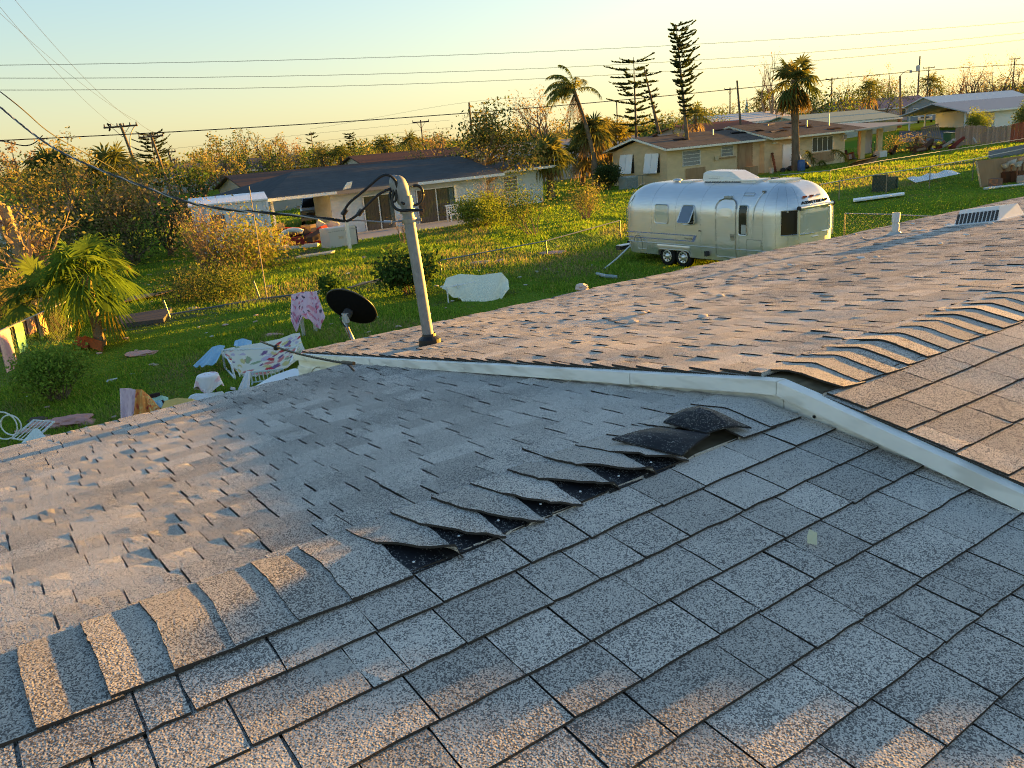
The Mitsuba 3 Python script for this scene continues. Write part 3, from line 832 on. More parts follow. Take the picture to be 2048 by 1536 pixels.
put(trailer, 'hose_hook', Mesh().tube(spline([(20.44, 20.42, 0.78), (20.42, 20.36, 0.92), (20.42, 20.18, 0.99), (20.43, 20.06, 0.86), (20.44, 20.05, 0.50)], 16), 0.012, (0.16, 0.16, 0.15), 5), 'matte')
put(trailer, 'drain_outlet', box((20.48, 20.78, 0.68), (20.54, 20.86, 0.74), (0.03, 0.03, 0.03)), 'matte')
put(trailer, 'latch', box((20.46, 17.30, 1.24), (20.50, 17.40, 1.27), (0.12, 0.12, 0.12)), 'matte')
put(trailer, 'step', box((20.40, 17.0, 0.46), (20.55, 17.1, 0.62), (0.06, 0.06, 0.06)), 'matte')
put(trailer, 'bumper', Mesh().box((20.6, 21.38, 0.36), (23.0, 21.62, 0.50), (0.04, 0.04, 0.04)).box((20.62, 21.30, 0.505), (22.98, 21.60, 0.53), (0.7, 0.7, 0.7)), 'satin')

# wheels in their arch
arch = [(19.36, 0.36), (19.33, 0.50), (19.22, 0.56), (17.98, 0.57), (17.86, 0.50), (17.83, 0.36)]
put(trailer, 'arch_trim', Mesh().tube(on_side(np.array([a for a, b in arch]), np.array([b for a, b in arch]), 0.03), 0.020, (0.78, 0.78, 0.76), 6), 'metal')
put(trailer, 'fender', Mesh().grid(lambda u, v_: on_side(19.36 - 1.53 * u, 0.55 + 0.17 * v_, 0.030 * (1 - v_) ** 0.5), 12, 5, (0.70, 0.70, 0.69)), 'metal')
for y in (18.92, 18.18):
    rt = np.array([[0, 0, -1], [0, 1, 0], [1, 0, 0.0]])
    wh = put(trailer, 'wheel', Mesh().lathe([(0.20, -0.02), (0.27, 0.02), (0.335, 0.0), (0.345, -0.06), (0.345, -0.18), (0.2, -0.2)], (20.56, y, 0.325), (0.025, 0.025, 0.025), 24, rot=rt), 'matte', smooth=40)
    m = Mesh().lathe([(0.205, 0.015), (0.195, 0.03), (0.17, 0.018), (0.11, 0.0), (0.085, 0.012), (0.07, 0.05), (0.0, 0.06)], (20.56, y, 0.325), (0.82, 0.82, 0.82), 24, rot=rt)
    put(wh, 'rim', m, 'metal', smooth=30)
    for q in range(8):
        a = q * math.pi / 4
        put(wh, 'rim_slot', Mesh().box((-0.004, -0.022, -0.03), (0.004, 0.022, 0.03), (0.02, 0.02, 0.02), rot=np.array([[1, 0, 0], [0, math.cos(a), -math.sin(a)], [0, math.sin(a), math.cos(a)]]), at=np.array([20.542, y - 0.145 * math.sin(a), 0.325 + 0.145 * math.cos(a)])), 'matte')

# the end with its big window, awning roller and lettering
o = rrect(21.02, 22.42, 1.22, 1.93, 0.06)
w = put(trailer, 'window', patch(on_end, o, 0.004, (0.52, 0.54, 0.48)), 'cloth', label='wide end window under an awning roller')
loop(on_end, o, 0.012, 0.026, (0.76, 0.76, 0.75), 'metal', 'frame', owner=w)
put(w, 'pane', patch(on_end, rrect(21.04, 22.40, 1.24, 1.91, 0.05), 0.02, (0, 0, 0)).done()[0], 'pane')
for a0, a1 in ((214, 246), (302, 340)):
    pts, inner = [], []
    for a in np.radians(np.linspace(a0, a1, 9)):
        r = TC + 0.008
        cx = TX0 + TC if a0 < 270 else TX1 - TC
        pts.append((cx + r * math.cos(a), TY0 + TC + r * math.sin(a)))
    pts = np.array(pts)
    m = Mesh().add(np.vstack([np.c_[pts, np.full(9, 1.24)], np.c_[pts, np.full(9, 1.78)], np.c_[pts * 0.999 + 0.001 * np.array([21.8, 17.0]), np.full(9, 1.95)]]), [[i + 9 * j, i + 1 + 9 * j, i + 10 + 9 * j, i + 9 + 9 * j] for i in range(8) for j in range(2)], (0.035, 0.028, 0.022))
    w = put(trailer, 'window', m, 'gloss', label='dark window curving round the end corner')
    put(w, 'frame', Mesh().tube(np.vstack([np.c_[pts, np.full(9, 1.23)], np.c_[pts[::-1], np.full(9, 1.95)], [[*pts[0], 1.23]]]), 0.014, (0.5, 0.5, 0.5), 5), 'metal')
put(trailer, 'awning_roller', Mesh().tube([(20.90, 13.86, 2.00), (22.50, 13.86, 2.01)], 0.058, (0.70, 0.71, 0.70), 12), 'metal', smooth=40)
for x in (20.90, 22.50):
    put(trailer, 'roller_end', Mesh().tube([(x - 0.012, 13.86, 2.0), (x + 0.012, 13.86, 2.0)], 0.075, (0.06, 0.06, 0.06), 14), 'matte')
    put(trailer, 'awning_arm', Mesh().box((x - 0.02, 13.84, 1.08), (x + 0.02, 13.89, 1.96), (0.72, 0.73, 0.72)).box((x + 0.035, 13.86, 1.08), (x + 0.065, 13.90, 1.96), (0.6, 0.6, 0.6)), 'metal')
tm = meshkit.text_mesh('AIRSTREAM', 0.078, 0.004, bold=True)
tm.apply_scale([1.22 / tm.extents[0], 1, 1])
tm = tm.subdivide_to_size(0.06)
tm.vertices = on_end(tm.vertices[:, 0] + 21.16, 2.10 + tm.vertices[:, 1] * 0.95, 0.006 + 3 * tm.vertices[:, 2])
put(trailer, 'end_lettering', tm, 'matte', color=(0.03, 0.03, 0.035), label='dark capital lettering above the end window')
for x, c in ((21.36, (0.35, 0.05, 0.02)), (21.68, (0.35, 0.05, 0.02)), (22.0, (0.6, 0.6, 0.6))):
    put(trailer, 'marker_lamp', Mesh().box((x - 0.055, TY0 + 0.10, 2.275), (x + 0.055, TY0 + 0.17, 2.325), c), 'gloss')
put(trailer, 'end_handle', Mesh().tube([(21.55, 13.92, 1.10), (21.56, 13.86, 1.11), (21.84, 13.86, 1.11), (21.85, 13.92, 1.10)], 0.018, (0.65, 0.65, 0.65), 6), 'metal')
put(trailer, 'end_vent', Mesh().tube(np.array([(20.70 + 0.0 * q, 14.10, 0) for q in range(2)]) + [[0, 0, 1.90], [0.0, 0.0, 1.96]], 0.03, (0.4, 0.4, 0.42), 8), 'metal')

# roof gear
put(trailer, 'lid', Mesh().lathe([(0.09, 2.70), (0.09, 2.74), (0.16, 2.76), (0.16, 2.80), (0.12, 2.83), (0, 2.84)], (21.5, 19.3, 0), (0.7, 0.7, 0.7), 14), 'metal', smooth=40)
for lo, hi in (((21.35, 18.5, 2.70), (21.9, 19.0, 2.78)), ((21.3, 15.75, 2.70), (21.95, 16.35, 2.80)), ((21.4, 14.75, 2.68), (22.1, 15.35, 2.79))):
    m = Mesh().box(lo, (hi[0], hi[1], hi[2] - 0.035), (0.6, 0.6, 0.58)).box((lo[0] - 0.03, lo[1] - 0.03, hi[2] - 0.033), (hi[0] + 0.03, hi[1] + 0.03, hi[2]), (0.72, 0.72, 0.69))
    put(trailer, 'roof_vent', m, 'satin')
m = Mesh()
a, b = np.array([(21.35, 16.55), (22.15, 16.55), (22.15, 17.95), (21.35, 17.95)]), 2.75
hull = trimesh.convex.convex_hull(np.array([(21.33, 16.35, b), (22.17, 16.35, b), (22.17, 17.97, b), (21.33, 17.97, b), (21.33, 16.35, b + 0.06), (22.17, 16.35, b + 0.06), (22.17, 17.98, b + 0.06), (21.33, 17.98, b + 0.06),
                                            (21.42, 16.85, b + 0.30), (22.08, 16.85, b + 0.30), (22.1, 17.85, b + 0.33), (21.4, 17.85, b + 0.33), (21.34, 17.95, b + 0.26), (22.16, 17.95, b + 0.26)]))
ac = put(trailer, 'air_conditioner', hull, 'satin', color=(0.78, 0.77, 0.74), label='white air conditioner box on the roof')
put(ac, 'base', box((21.36, 16.45, 2.68), (22.14, 17.93, 2.748), (0.05, 0.05, 0.05)), 'matte')
for q in range(9):
    z = b + 0.085 + 0.018 * q
    put(ac, 'grille_slat', box((21.325 + 0.29 * (z - b - 0.06) - 0.006, 17.25, z), (21.325 + 0.29 * (z - b - 0.06) + 0.02, 17.72, z + 0.009), (0.35, 0.35, 0.33)), 'satin')
put(trailer, 'antenna', Mesh().tube([(21.9, 15.5, 2.74), (21.9, 16.9, 2.80)], 0.012, (0.5, 0.5, 0.5), 5).box((21.8, 15.45, 2.70), (22.0, 15.6, 2.82), (0.12, 0.12, 0.12)), 'satin')
solo('drain_hose', 'pale drain pipe slanting from the trailer corner down to the grass', 'pipe', Mesh().tube([(20.42, 20.62, 0.60), (19.328, 20.107, 0.345), (18.802, 20.235, 0.030)], 0.028, (0.62, 0.64, 0.62), 7), 'satin')


# ---------------------------------------------------------------- plants: builders
def bark(p, n, uv):
    g = fbm(p.x * 6.0, p.y * 6.0, p.z * 2.5)
    return mix((0.10, 0.075, 0.055), (0.24, 0.19, 0.14), g)


scene['bark'] = tw({'type': 'diffuse', 'reflectance': proc(bark)})
scene['pale_bark'] = tw({'type': 'diffuse', 'reflectance': proc(lambda p, n, uv: mix((0.20, 0.14, 0.09), (0.40, 0.30, 0.20), fbm(p.x * 8.0, p.y * 8.0, p.z * 4.0)))})


def grow(r, p, d, length, rad, depth, out, tips, wander=0.18, forks=(2, 4), angle=0.7, up=0.15, shrink=0.68, steps=4):
    """Recursive limbs: polylines with radii in OUT, twig ends in TIPS."""
    pts, rr = [p], [rad]
    for i in range(steps):
        d = unit(d + r.normal(0, wander, 3) + [0, 0, up * 0.3])
        p = p + d * length / steps
        pts.append(p)
        rr.append(rad * (1 - 0.45 * (i + 1) / steps))
    out.append((np.array(pts), np.array(rr)))
    if depth == 0:
        tips.append((p, d))
        return
    n = r.integers(forks[0], forks[1] + 1)
    for k in range(n):
        i = steps if k == 0 else r.integers(max(1, steps // 2), steps + 1)
        axis = unit(np.cross(d, r.normal(0, 1, 3)))
        a = angle * r.uniform(0.6, 1.25) * (0.5 if k == 0 else 1)
        nd = unit(d * math.cos(a) + axis * math.sin(a) + [0, 0, up])
        grow(r, pts[i], nd, length * shrink * r.uniform(0.8, 1.2), rr[i] * 0.72, depth - 1, out, tips, wander, forks, angle, up, shrink, max(3, steps - 1))


def wood(branches, sides=(7, 5, 4, 3, 3)):
    m = Mesh()
    top = max(b[1][0] for b in branches)
    for pts, rr in branches:
        s_ = 7 if rr[0] > 0.5 * top else 5 if rr[0] > 0.25 * top else 3
        m.tube(pts, rr, (0.2, 0.16, 0.12), s_, caps=False)
    return m.done()[0]


def leaves(r, centres, n, spread, size, tones, hang=0.0, flat=0.0):
    """Leaf blades strewn round the centres: kites of two triangles, each with a tone of its own."""
    c = np.repeat(np.asarray(centres, float), n, 0)
    k = len(c)
    off = np.clip(r.normal(0, 1, (k, 3)), -1.5, 1.5) * np.asarray(spread)
    off[:, 2] -= hang * np.abs(off[:, 2])
    p = c + off
    a = unit(r.normal(0, 1, (k, 3)) * [1, 1, 1 - flat] + [0, 0, -hang])
    b = unit(np.cross(a, r.normal(0, 1, (k, 3))))
    s_ = size * r.uniform(0.6, 1.4, (k, 1))
    v = np.stack([p - a * s_ * 0.5, p + b * s_ * 0.26, p + a * s_ * 0.5, p - b * s_ * 0.26], 1).reshape(-1, 3)
    i = np.arange(k)[:, None] * 4
    f = np.vstack([i + [0, 1, 2], i + [0, 2, 3]])
    tones = np.asarray(tones, float)
    col = tones[r.integers(0, len(tones), k)] * r.uniform(0.7, 1.3, (k, 1))
    return trimesh.Trimesh(v, f, process=False), np.repeat(np.clip(col, 0, 0.9), 4, 0)


OLIVE = [(0.162, 0.19, 0.053), (0.114, 0.162, 0.042), (0.247, 0.228, 0.067), (0.095, 0.133, 0.038)]
GOLD = [(0.33, 0.27, 0.09), (0.27, 0.22, 0.085), (0.19, 0.20, 0.06), (0.38, 0.29, 0.12)]
RUST = [(0.30, 0.20, 0.105), (0.24, 0.165, 0.09), (0.36, 0.26, 0.15)]
GREEN = [(0.085, 0.162, 0.038), (0.067, 0.133, 0.034), (0.123, 0.209, 0.048)]
DARKG = [(0.054, 0.09, 0.029), (0.045, 0.076, 0.025), (0.081, 0.108, 0.036)]
LIME = [(0.208, 0.272, 0.04), (0.16, 0.224, 0.032), (0.272, 0.304, 0.056)]


def tree(name, label, cat, at, top, width, tones, r, density=1.0, size=0.16, depth=3, group=None, lean=(0, 0), trunk=0.3, barky='bark', spread=None, rad=None, angle=0.7, up=0.15, per=None):
    """A broadleaf tree: limbs from a trunk, leaves about every twig end. at = plan position, top = height."""
    key = thing(name, label, cat, group)
    out, tips = [], []
    h = top * trunk
    base = np.array([at[0], at[1], -0.05])
    d = unit(np.array([lean[0], lean[1], 1.0]))
    rad = rad or max(0.05, 0.018 * top + 0.02 * width)
    pts = np.array([base + d * h * t + r.normal(0, 0.02, 3) * t for t in np.linspace(0, 1, 5)])
    out.append((pts, rad * np.linspace(1.25, 0.85, 5)))
    n0 = 5
    L = (top - h) * 0.36
    for k in range(n0):
        a = 2 * math.pi * (k + r.uniform(0, 0.6)) / n0
        wide = width * 0.5 / max(top - h, 0.5)
        nd = unit(np.array([math.cos(a) * wide * r.uniform(0.3, 1.2), math.sin(a) * wide * r.uniform(0.3, 1.2), r.uniform(0.5, 1.0)]))
        grow(r, pts[r.integers(3, 5)], nd, L * r.uniform(0.8, 1.15), rad * 0.55, depth - 1, out, tips, angle=angle, up=up)
    tip = np.array([t[0] for t in tips])
    o = pts[4]
    rel = tip - o
    kz = max(top - o[2] - 0.5 * size, 0.3) / max(rel[:, 2].max(), 0.1)
    kx = 0.5 * width / max(np.percentile(np.hypot(rel[:, 0], rel[:, 1]), 92), 0.1)
    kk = np.array([kx, kx, kz])
    out[1:] = [(o + (q_ - o) * kk, r_) for q_, r_ in out[1:]]
    tip = o + rel * kk
    put(key, 'trunk', wood(out), barky)
    if density > 0:
        sp = spread or width * 0.075
        m, c = leaves(r, tip, per or max(3, int(26 * density)), sp, size, tones)
        put(key, 'crown', m, 'leaf', color=c)
    return key


def fan(r, m, p, d, radius, n, tone, droop=0.35, fold=0.25, width=0.055, stalk=0.6, stalk_c=(0.16, 0.17, 0.05), arc=2.3, seg=3):
    """One fan leaf on a stalk: n blades spread over an arc, drooping at their ends."""
    p, d = np.asarray(p, float), unit(d)
    side = unit(np.cross(d, [0, 0, 1.0]) + 1e-6)
    nrm = np.cross(side, d)
    q = [p + d * stalk * t - np.array([0, 0, 0.25 * stalk * t * t * droop]) for t in (0, 0.5, 1.0)]
    m.tube(q, [0.022, 0.016, 0.012], stalk_c, 4, caps=False)
    o = q[-1]
    d2 = unit(q[2] - q[1] + [0, 0, -0.15 * droop])
    for a in np.linspace(-arc, arc, n):
        ln = radius * (0.72 + 0.28 * math.cos(a * 0.75)) * r.uniform(0.9, 1.05)
        b = d2 * math.cos(a) + side * math.sin(a) + nrm * (0.18 * (1 - abs(a) / arc))
        b = unit(b)
        w = unit(np.cross(b, nrm)) * width
        pts = []
        for t in np.linspace(0, 1, seg + 1):
            c = o + b * ln * t + np.array([0, 0, -droop * ln * t ** 2.2 * (0.6 + 0.4 * r.uniform())])
            ww = w * (0.25 + 1.0 * math.sin(min(1.0, t * 1.4) * 1.57)) * (1 - t ** 3 * 0.93)
            pts += [c - ww, c + ww + nrm * fold * 0.03]
        f = []
        for i in range(seg):
            f += [[2 * i, 2 * i + 1, 2 * i + 3], [2 * i, 2 * i + 3, 2 * i + 2]]
        m.add(pts, f, np.asarray(tone) * r.uniform(0.8, 1.25))


def cabbage_palm(name, label, at, top, r, crown=1.5, n=34, dead=14, lean=(0, 0), tones=((0.14, 0.155, 0.045), (0.20, 0.18, 0.055), (0.09, 0.12, 0.035)), blades=13, group=None, rad=0.17, wind=(0, 0), skirt=RUST, ragged=0.0):
    key = thing(name, label, 'palm tree', group)
    h = top - crown * 0.75
    t = np.linspace(0, 1, 9)
    pts = np.stack([at[0] + lean[0] * h * t, at[1] + lean[1] * h * t, -0.05 + h * t], -1)
    rr = rad * (1.25 - 0.3 * np.minimum(t * 3, 1)) * (1 + 0.06 * r.normal(0, 1, 9))
    put(key, 'trunk', Mesh().tube(pts, rr, (0.2, 0.17, 0.13), 9), 'bark', smooth=True)
    o = pts[-1]
    m, dm = Mesh(), Mesh()
    for k in range(n):
        a = k * 2.399 + r.uniform(-0.2, 0.2)
        el = np.interp(k / n, [0, 1], [1.35, -0.35]) + r.normal(0, 0.12)
        d = unit(np.array([math.cos(a) * math.cos(el) + wind[0], math.sin(a) * math.cos(el) + wind[1], math.sin(el)]))
        if r.uniform() < ragged:
            continue
        fan(r, m, o, d, crown * 0.58 * r.uniform(0.85, 1.1), blades, tones[r.integers(0, len(tones))], droop=(0.5 + 0.3 * (k / n)) * r.uniform(0.6, 1.5), width=crown * 0.036, stalk=crown * 0.5 * r.uniform(0.65, 1.35), seg=2)
    for k in range(dead):
        a = k * 2.399
        d = unit(np.array([math.cos(a) * 0.75 + wind[0], math.sin(a) * 0.75 + wind[1], -0.9 + r.normal(0, 0.2)]))
        fan(r, dm, o - [0, 0, 0.1], d, crown * 0.5, blades - 2, skirt[r.integers(0, len(skirt))], droop=0.8, width=crown * 0.030, stalk=crown * 0.42, stalk_c=(0.2, 0.13, 0.06), seg=2)
    put(key, 'crown', m, 'leaf')
    if dead:
        put(key, 'dead_skirt', dm, 'leaf')
    return key


def frond(r, m, p, d, length, tone, droop=0.9, n=30, leaf=0.5, wind=(0, 0, 0), width=0.022):
    """One feather leaf: an arching midrib with hanging leaflets."""
    d = unit(d)
    pts = [np.asarray(p, float)]
    seg = 9
    for i in range(seg):
        d = unit(d + np.array([0, 0, -droop / seg * (0.5 + i / seg)]) + np.asarray(wind) / seg)
        pts.append(pts[-1] + d * length / seg)
    pts = np.array(pts)
    m.tube(pts, np.linspace(0.03, 0.006, seg + 1), (0.16, 0.14, 0.05), 3, caps=False)
    for t in np.linspace(0.14, 1, n):
        i = min(int(t * seg), seg - 1)
        q = pts[i] + (pts[i + 1] - pts[i]) * (t * seg - i)
        ax = unit(pts[i + 1] - pts[i])
        sd = unit(np.cross(ax, [0, 0, 1.0]))
        for s_ in (-1, 1):
            ln = leaf * (0.5 + 0.5 * math.sin(math.pi * min(1, t * 0.9 + 0.1))) * r.uniform(0.8, 1.1)
            b = unit(sd * s_ * 0.8 + ax * 0.5 + np.array([0, 0, -0.55]) + r.normal(0, 0.12, 3))
            w = unit(np.cross(b, ax)) * 0 + ax * width
            mid = q + b * ln * 0.5
            end = q + b * ln + [0, 0, -0.25 * ln]
            m.add([q - w, q + w, mid + w, mid - w, end], [[0, 1, 2], [0, 2, 3], [3, 2, 4]], np.asarray(tone) * r.uniform(0.75, 1.25))


def pine(name, label, at, top, r, tiers, first, reach, lean=(0, 0), sides=None, group=None, rad=0.16, bare=0.0, up=0.25):
    """A star-branched pine: whorls of level branches clad in short upswept twigs. sides(angle, t) scales a branch."""
    key = thing(name, label, 'pine tree', group)
    t = np.linspace(0, 1, 14)
    pts = np.stack([at[0] + lean[0] * top * t, at[1] + lean[1] * top * t, -0.05 + top * t], -1)
    put(key, 'trunk', Mesh().tube(pts, rad * (1 - 0.85 * t), (0.1, 0.08, 0.06), 8), 'bark', smooth=True)
    wm, lm = Mesh(), Mesh()
    for k in range(tiers):
        h = first + (1 - first) * (k + 0.5 + r.uniform(-0.3, 0.3)) / tiers
        o = np.array([np.interp(h, t, pts[:, j]) for j in range(3)])
        a0 = r.uniform(0, 6.28)
        L0 = reach * math.sin(math.pi * min(1, 0.25 + 0.8 * (1 - (h - first) / (1 - first)))) ** 0.7
        for q in range(6):
            if r.uniform() < bare:
                continue
            a = a0 + q * 1.047 + r.normal(0, 0.22)
            L = L0 * r.uniform(0.55, 1.12) * (sides(a, h) if sides else 1)
            if L < 0.15:
                continue
            s_ = np.linspace(0, 1, 6)
            d = np.array([math.cos(a), math.sin(a)])
            bp = np.stack([o[0] + d[0] * L * s_, o[1] + d[1] * L * s_, o[2] + L * (r.normal(0.0, 0.07) * s_ + up * r.uniform(0.5, 1.5) * s_ ** 2.2)], -1)
            wm.tube(bp, np.linspace(0.022, 0.008, 6), (0.1, 0.08, 0.06), 3, caps=False)
            nn = int(26 * L) + 6
            for tt in r.uniform(0.15, 1.0, nn):
                b = np.array([np.interp(tt, s_, bp[:, j]) for j in range(3)])
                ln = 0.30 * r.uniform(0.6, 1.2) * (1.15 - 0.5 * tt)
                sd = np.array([-d[1], d[0], 0]) * r.choice([-1, 1])
                e = b + sd * ln * 0.5 + np.array([d[0], d[1], 0]) * ln * 0.6 + np.array([0, 0, ln * r.uniform(0.1, 0.65)])
                w = unit(np.cross(e - b, r.normal(0, 1, 3))) * 0.055
                lm.add([b - w, b + w, e + w * 0.7, e - w * 0.7], [[0, 1, 2], [0, 2, 3]], np.array([0.05, 0.07, 0.03]) * r.uniform(0.7, 1.4))
    put(key, 'branches', wm, 'bark')
    put(key, 'needles', lm, 'leaf')
    return key


def shrub(name, label, at, h, w, tones, r, n=26, size=0.09, group=None, stems=16, per=26, barky='bark', spreadf=0.11, cat='shrub', lean=(0, 0), bare=False):
    """Many stems from the ground, leaves about their ends."""
    key = thing(name, label, cat, group)
    out, tips = [], []
    for k in range(stems):
        a = r.uniform(0, 6.28)
        o = np.array([at[0] + math.cos(a) * w * 0.10, at[1] + math.sin(a) * w * 0.10, -0.03])
        sp = w * 0.5 / h
        d = unit(np.array([math.cos(a) * sp * r.uniform(0.2, 1.1) + lean[0], math.sin(a) * sp * r.uniform(0.2, 1.1) + lean[1], 1.0]))
        grow(r, o, d, h * r.uniform(0.38, 0.55), max(0.010, 0.011 * h), 2 if not bare else 2, out, tips, wander=0.14, forks=(2, 3), angle=0.5, up=0.12)
    tp = np.array([q[0] for q in tips] + [b[0][-1] for b in out[::2]])
    c0 = np.array([at[0], at[1], 0.0])
    rel = tp - c0
    mid = rel[:, :2].mean(0) if lean != (0, 0) else np.zeros(2)
    kx = 0.46 * w / max(np.percentile(np.hypot(*(rel[:, :2] - mid).T), 92), 0.05)
    kk = np.array([min(kx, 1.6), min(kx, 1.6), 0.97 * h / max(rel[:, 2].max(), 0.1)])
    out = [(c0 + (q_ - c0) * kk, r_) for q_, r_ in out]
    tp = c0 + rel * kk
    put(key, 'stems', wood(out), barky)
    if per:
        m, c = leaves(r, tp, per, w * spreadf, size, tones)
        m.vertices[:, 2] = np.maximum(m.vertices[:, 2], 0.01)
        put(key, 'foliage', m, 'leaf', color=c)
    return key


# ---------------------------------------------------------------- houses round the yards
def far_shingle(base, var):
    base, var = mi.Color3f(*base), mi.Color3f(*var)

    def fn(p, n, uv):
        a = fbm(p.x * 0.8, p.y * 1.5, p.z * 2.0)
        b = cell_rand(p.x * 3.0 + 0.5 * dr.floor(p.y * 7.0), p.y * 7.0)
        return mix(base, var, a * 0.6 + b * 0.4)
    return {'type': 'diffuse', 'reflectance': proc(fn)}


scene['dark_roof'] = tw(far_shingle((0.085, 0.088, 0.092), (0.13, 0.135, 0.14)))
scene['brown_roof'] = tw(far_shingle((0.095, 0.086, 0.078), (0.20, 0.18, 0.165)))
scene['pale_roof'] = tw(far_shingle((0.42, 0.43, 0.44), (0.55, 0.56, 0.57)))


def stucco(p, n, uv):
    return 1.0 + 0.0 * p.x


def painted(c):
    c0 = mi.Color3f(*c)
    return tw({'type': 'diffuse', 'reflectance': proc(lambda p, n, uv: c0 * (0.82 + 0.28 * fbm(p.x * 1.7, p.y * 1.7, p.z * 3.5)) * (0.94 + 0.12 * noise(p.x * 14.0, p.y * 14.0, p.z * 14.0)))})


scene['cream_wall'] = painted((0.66, 0.52, 0.32))
scene['blue_wall'] = painted((0.54, 0.62, 0.68))
scene['grey_wall'] = painted((0.30, 0.33, 0.38))
scene['wood'] = tw({'type': 'diffuse', 'reflectance': proc(lambda p, n, uv: mix((0.26, 0.16, 0.09), (0.42, 0.29, 0.17), fbm(p.x * 5.0, p.y * 5.0, p.z * 1.2)))})
WHITE = (0.74, 0.74, 0.72)


def gable_roof(owner, x0, x1, y0, y1, eave, ridge, mat, along='x', hip0=0.0, hip1=0.0, name='roof', over=0.0, edge=0.16, fascia=WHITE):
    """A roof with a ridge along x or y; hip0 and hip1 slope its ends."""
    def P3(a, b, z):
        return (a, b, z) if along == 'x' else (b, a, z)
    if along == 'x':
        a0, a1, b0, b1 = x0, x1, y0, y1
    else:
        a0, a1, b0, b1 = y0, y1, x0, x1
    bm = (b0 + b1) / 2
    th = 0.10
    pts = [P3(a0, b0, eave), P3(a1, b0, eave), P3(a1, b1, eave), P3(a0, b1, eave), P3(a0 + hip0, bm, ridge), P3(a1 - hip1, bm, ridge)]
    f = [[0, 1, 5], [0, 5, 4], [2, 3, 4], [2, 4, 5]]
    f += [[3, 0, 4], [1, 2, 5]]
    if not hip0:
        f = [q for q in f if q != [3, 0, 4]]
    if not hip1:
        f = [q for q in f if q != [1, 2, 5]]
    v = np.array(pts, float)
    low = v - [0, 0, th]
    vv = np.vstack([v, low])
    ff = f + [[b + 6, a + 6, c + 6] for a, b, c in f]
    rim = [(0, 1), (2, 3)] + ([(3, 0)] if hip0 else [(3, 4), (4, 0)]) + ([(1, 2)] if hip1 else [(1, 5), (5, 2)])
    for a, b in rim:
        ff += [[a, a + 6, b + 6], [a, b + 6, b]]
    key = put(owner, name, trimesh.Trimesh(vv, ff, process=False), mat)
    m = Mesh()
    for a, b in rim:
        p, q = v[a] - [0, 0, 0.02], v[b] - [0, 0, 0.02]
        n = unit(np.cross(q - p, [0, 0, 1.0])) * 0.02
        c = v.mean(0)
        if np.dot(n, (p + q) / 2 - c) < 0:
            n = -n
        m.slab([p + n, q + n, q + n - [0, 0, edge], p + n - [0, 0, edge]], 0.03, fascia)
    put(owner, 'fascia', m, 'satin')
    return key


def gable_end(m, x, y0, y1, z0, z1, c):
    return m.add([(x, y0, z0), (x, y1, z0), (x, (y0 + y1) / 2, z1)], [[0, 1, 2]], c)


def front_window(owner, x0, x1, y, z0, z1, panes=2, c=(0.05, 0.055, 0.06), frame=(0.72, 0.72, 0.70), label=None, name='window', horizontal=False):
    """A window in a wall that faces -y."""
    w = put(owner, name, box((x0, y - 0.012, z0), (x1, y + 0.03, z1), c), 'gloss', label=label)
    m = Mesh()
    t = 0.05
    m.box((x0 - t, y - 0.05, z0 - t), (x0, y + 0.02, z1 + t), frame).box((x1, y - 0.05, z0 - t), (x1 + t, y + 0.02, z1 + t), frame)
    m.box((x0, y - 0.05, z1), (x1, y + 0.02, z1 + t), frame).box((x0, y - 0.06, z0 - t), (x1, y + 0.02, z0), frame)
    for k in range(1, panes):
        if horizontal:
            z = z0 + (z1 - z0) * k / panes
            m.box((x0, y - 0.035, z - 0.02), (x1, y - 0.005, z + 0.02), frame)
        else:
            x = x0 + (x1 - x0) * k / panes
            m.box((x - 0.025, y - 0.04, z0), (x + 0.025, y - 0.005, z1), frame)
    put(w, 'frame', m, 'satin')
    return w


# --- pale blue house with carport and sliding doors
hs = thing('bungalow', 'pale blue bungalow with dark roof, open carport and curtained sliding doors', 'house')
put(hs, 'wall', Mesh().box((18.8, 43.5, 0), (29.3, 43.62, 2.62)).box((18.8, 43.62, 0), (18.92, 46.0, 2.62)).box((29.3, 43.62, 0), (29.42, 52, 2.62)).box((18.92, 45.88, 0), (24.0, 46.0, 2.62)).box((24.0, 45.9, 0), (24.12, 52.0, 2.62)).box((24.12, 51.9, 0), (29.3, 52.0, 2.62)).done()[0], 'blue_wall')
put(hs, 'wing_wall', box((29.9, 46.8, 0), (36.2, 53.0, 2.5)).done()[0], 'blue_wall')
gable_roof(hs, 14.9, 30.2, 42.7, 53.0, 2.52, 3.66, 'dark_roof', hip0=3.6)
gable_roof(hs, 29.4, 37.0, 46.1, 53.8, 2.50, 3.10, 'dark_roof', name='wing_roof')
for x, y in ((15.3, 43.2), (15.3, 51.8), (17.0, 51.8)):
    put(hs, 'carport_post', box((x, y, 0), (x + 0.12, y + 0.12, 2.42), WHITE), 'satin')
put(hs, 'torn_soffit', Mesh().slab([(18.9, 42.66, 2.50), (24.0, 42.66, 2.50), (24.0, 42.60, 2.36), (18.9, 42.58, 2.30)], 0.02, (0.30, 0.24, 0.19)), 'matte', label='torn brown fascia strip under the eave')
put(hs, 'bent_flashing', Mesh().slab([(19.2, 42.5, 2.55), (19.7, 42.5, 2.6), (19.8, 42.4, 2.95), (19.5, 42.45, 2.92)], 0.02, WHITE), 'satin', label='bent white flashing standing up from the eave')
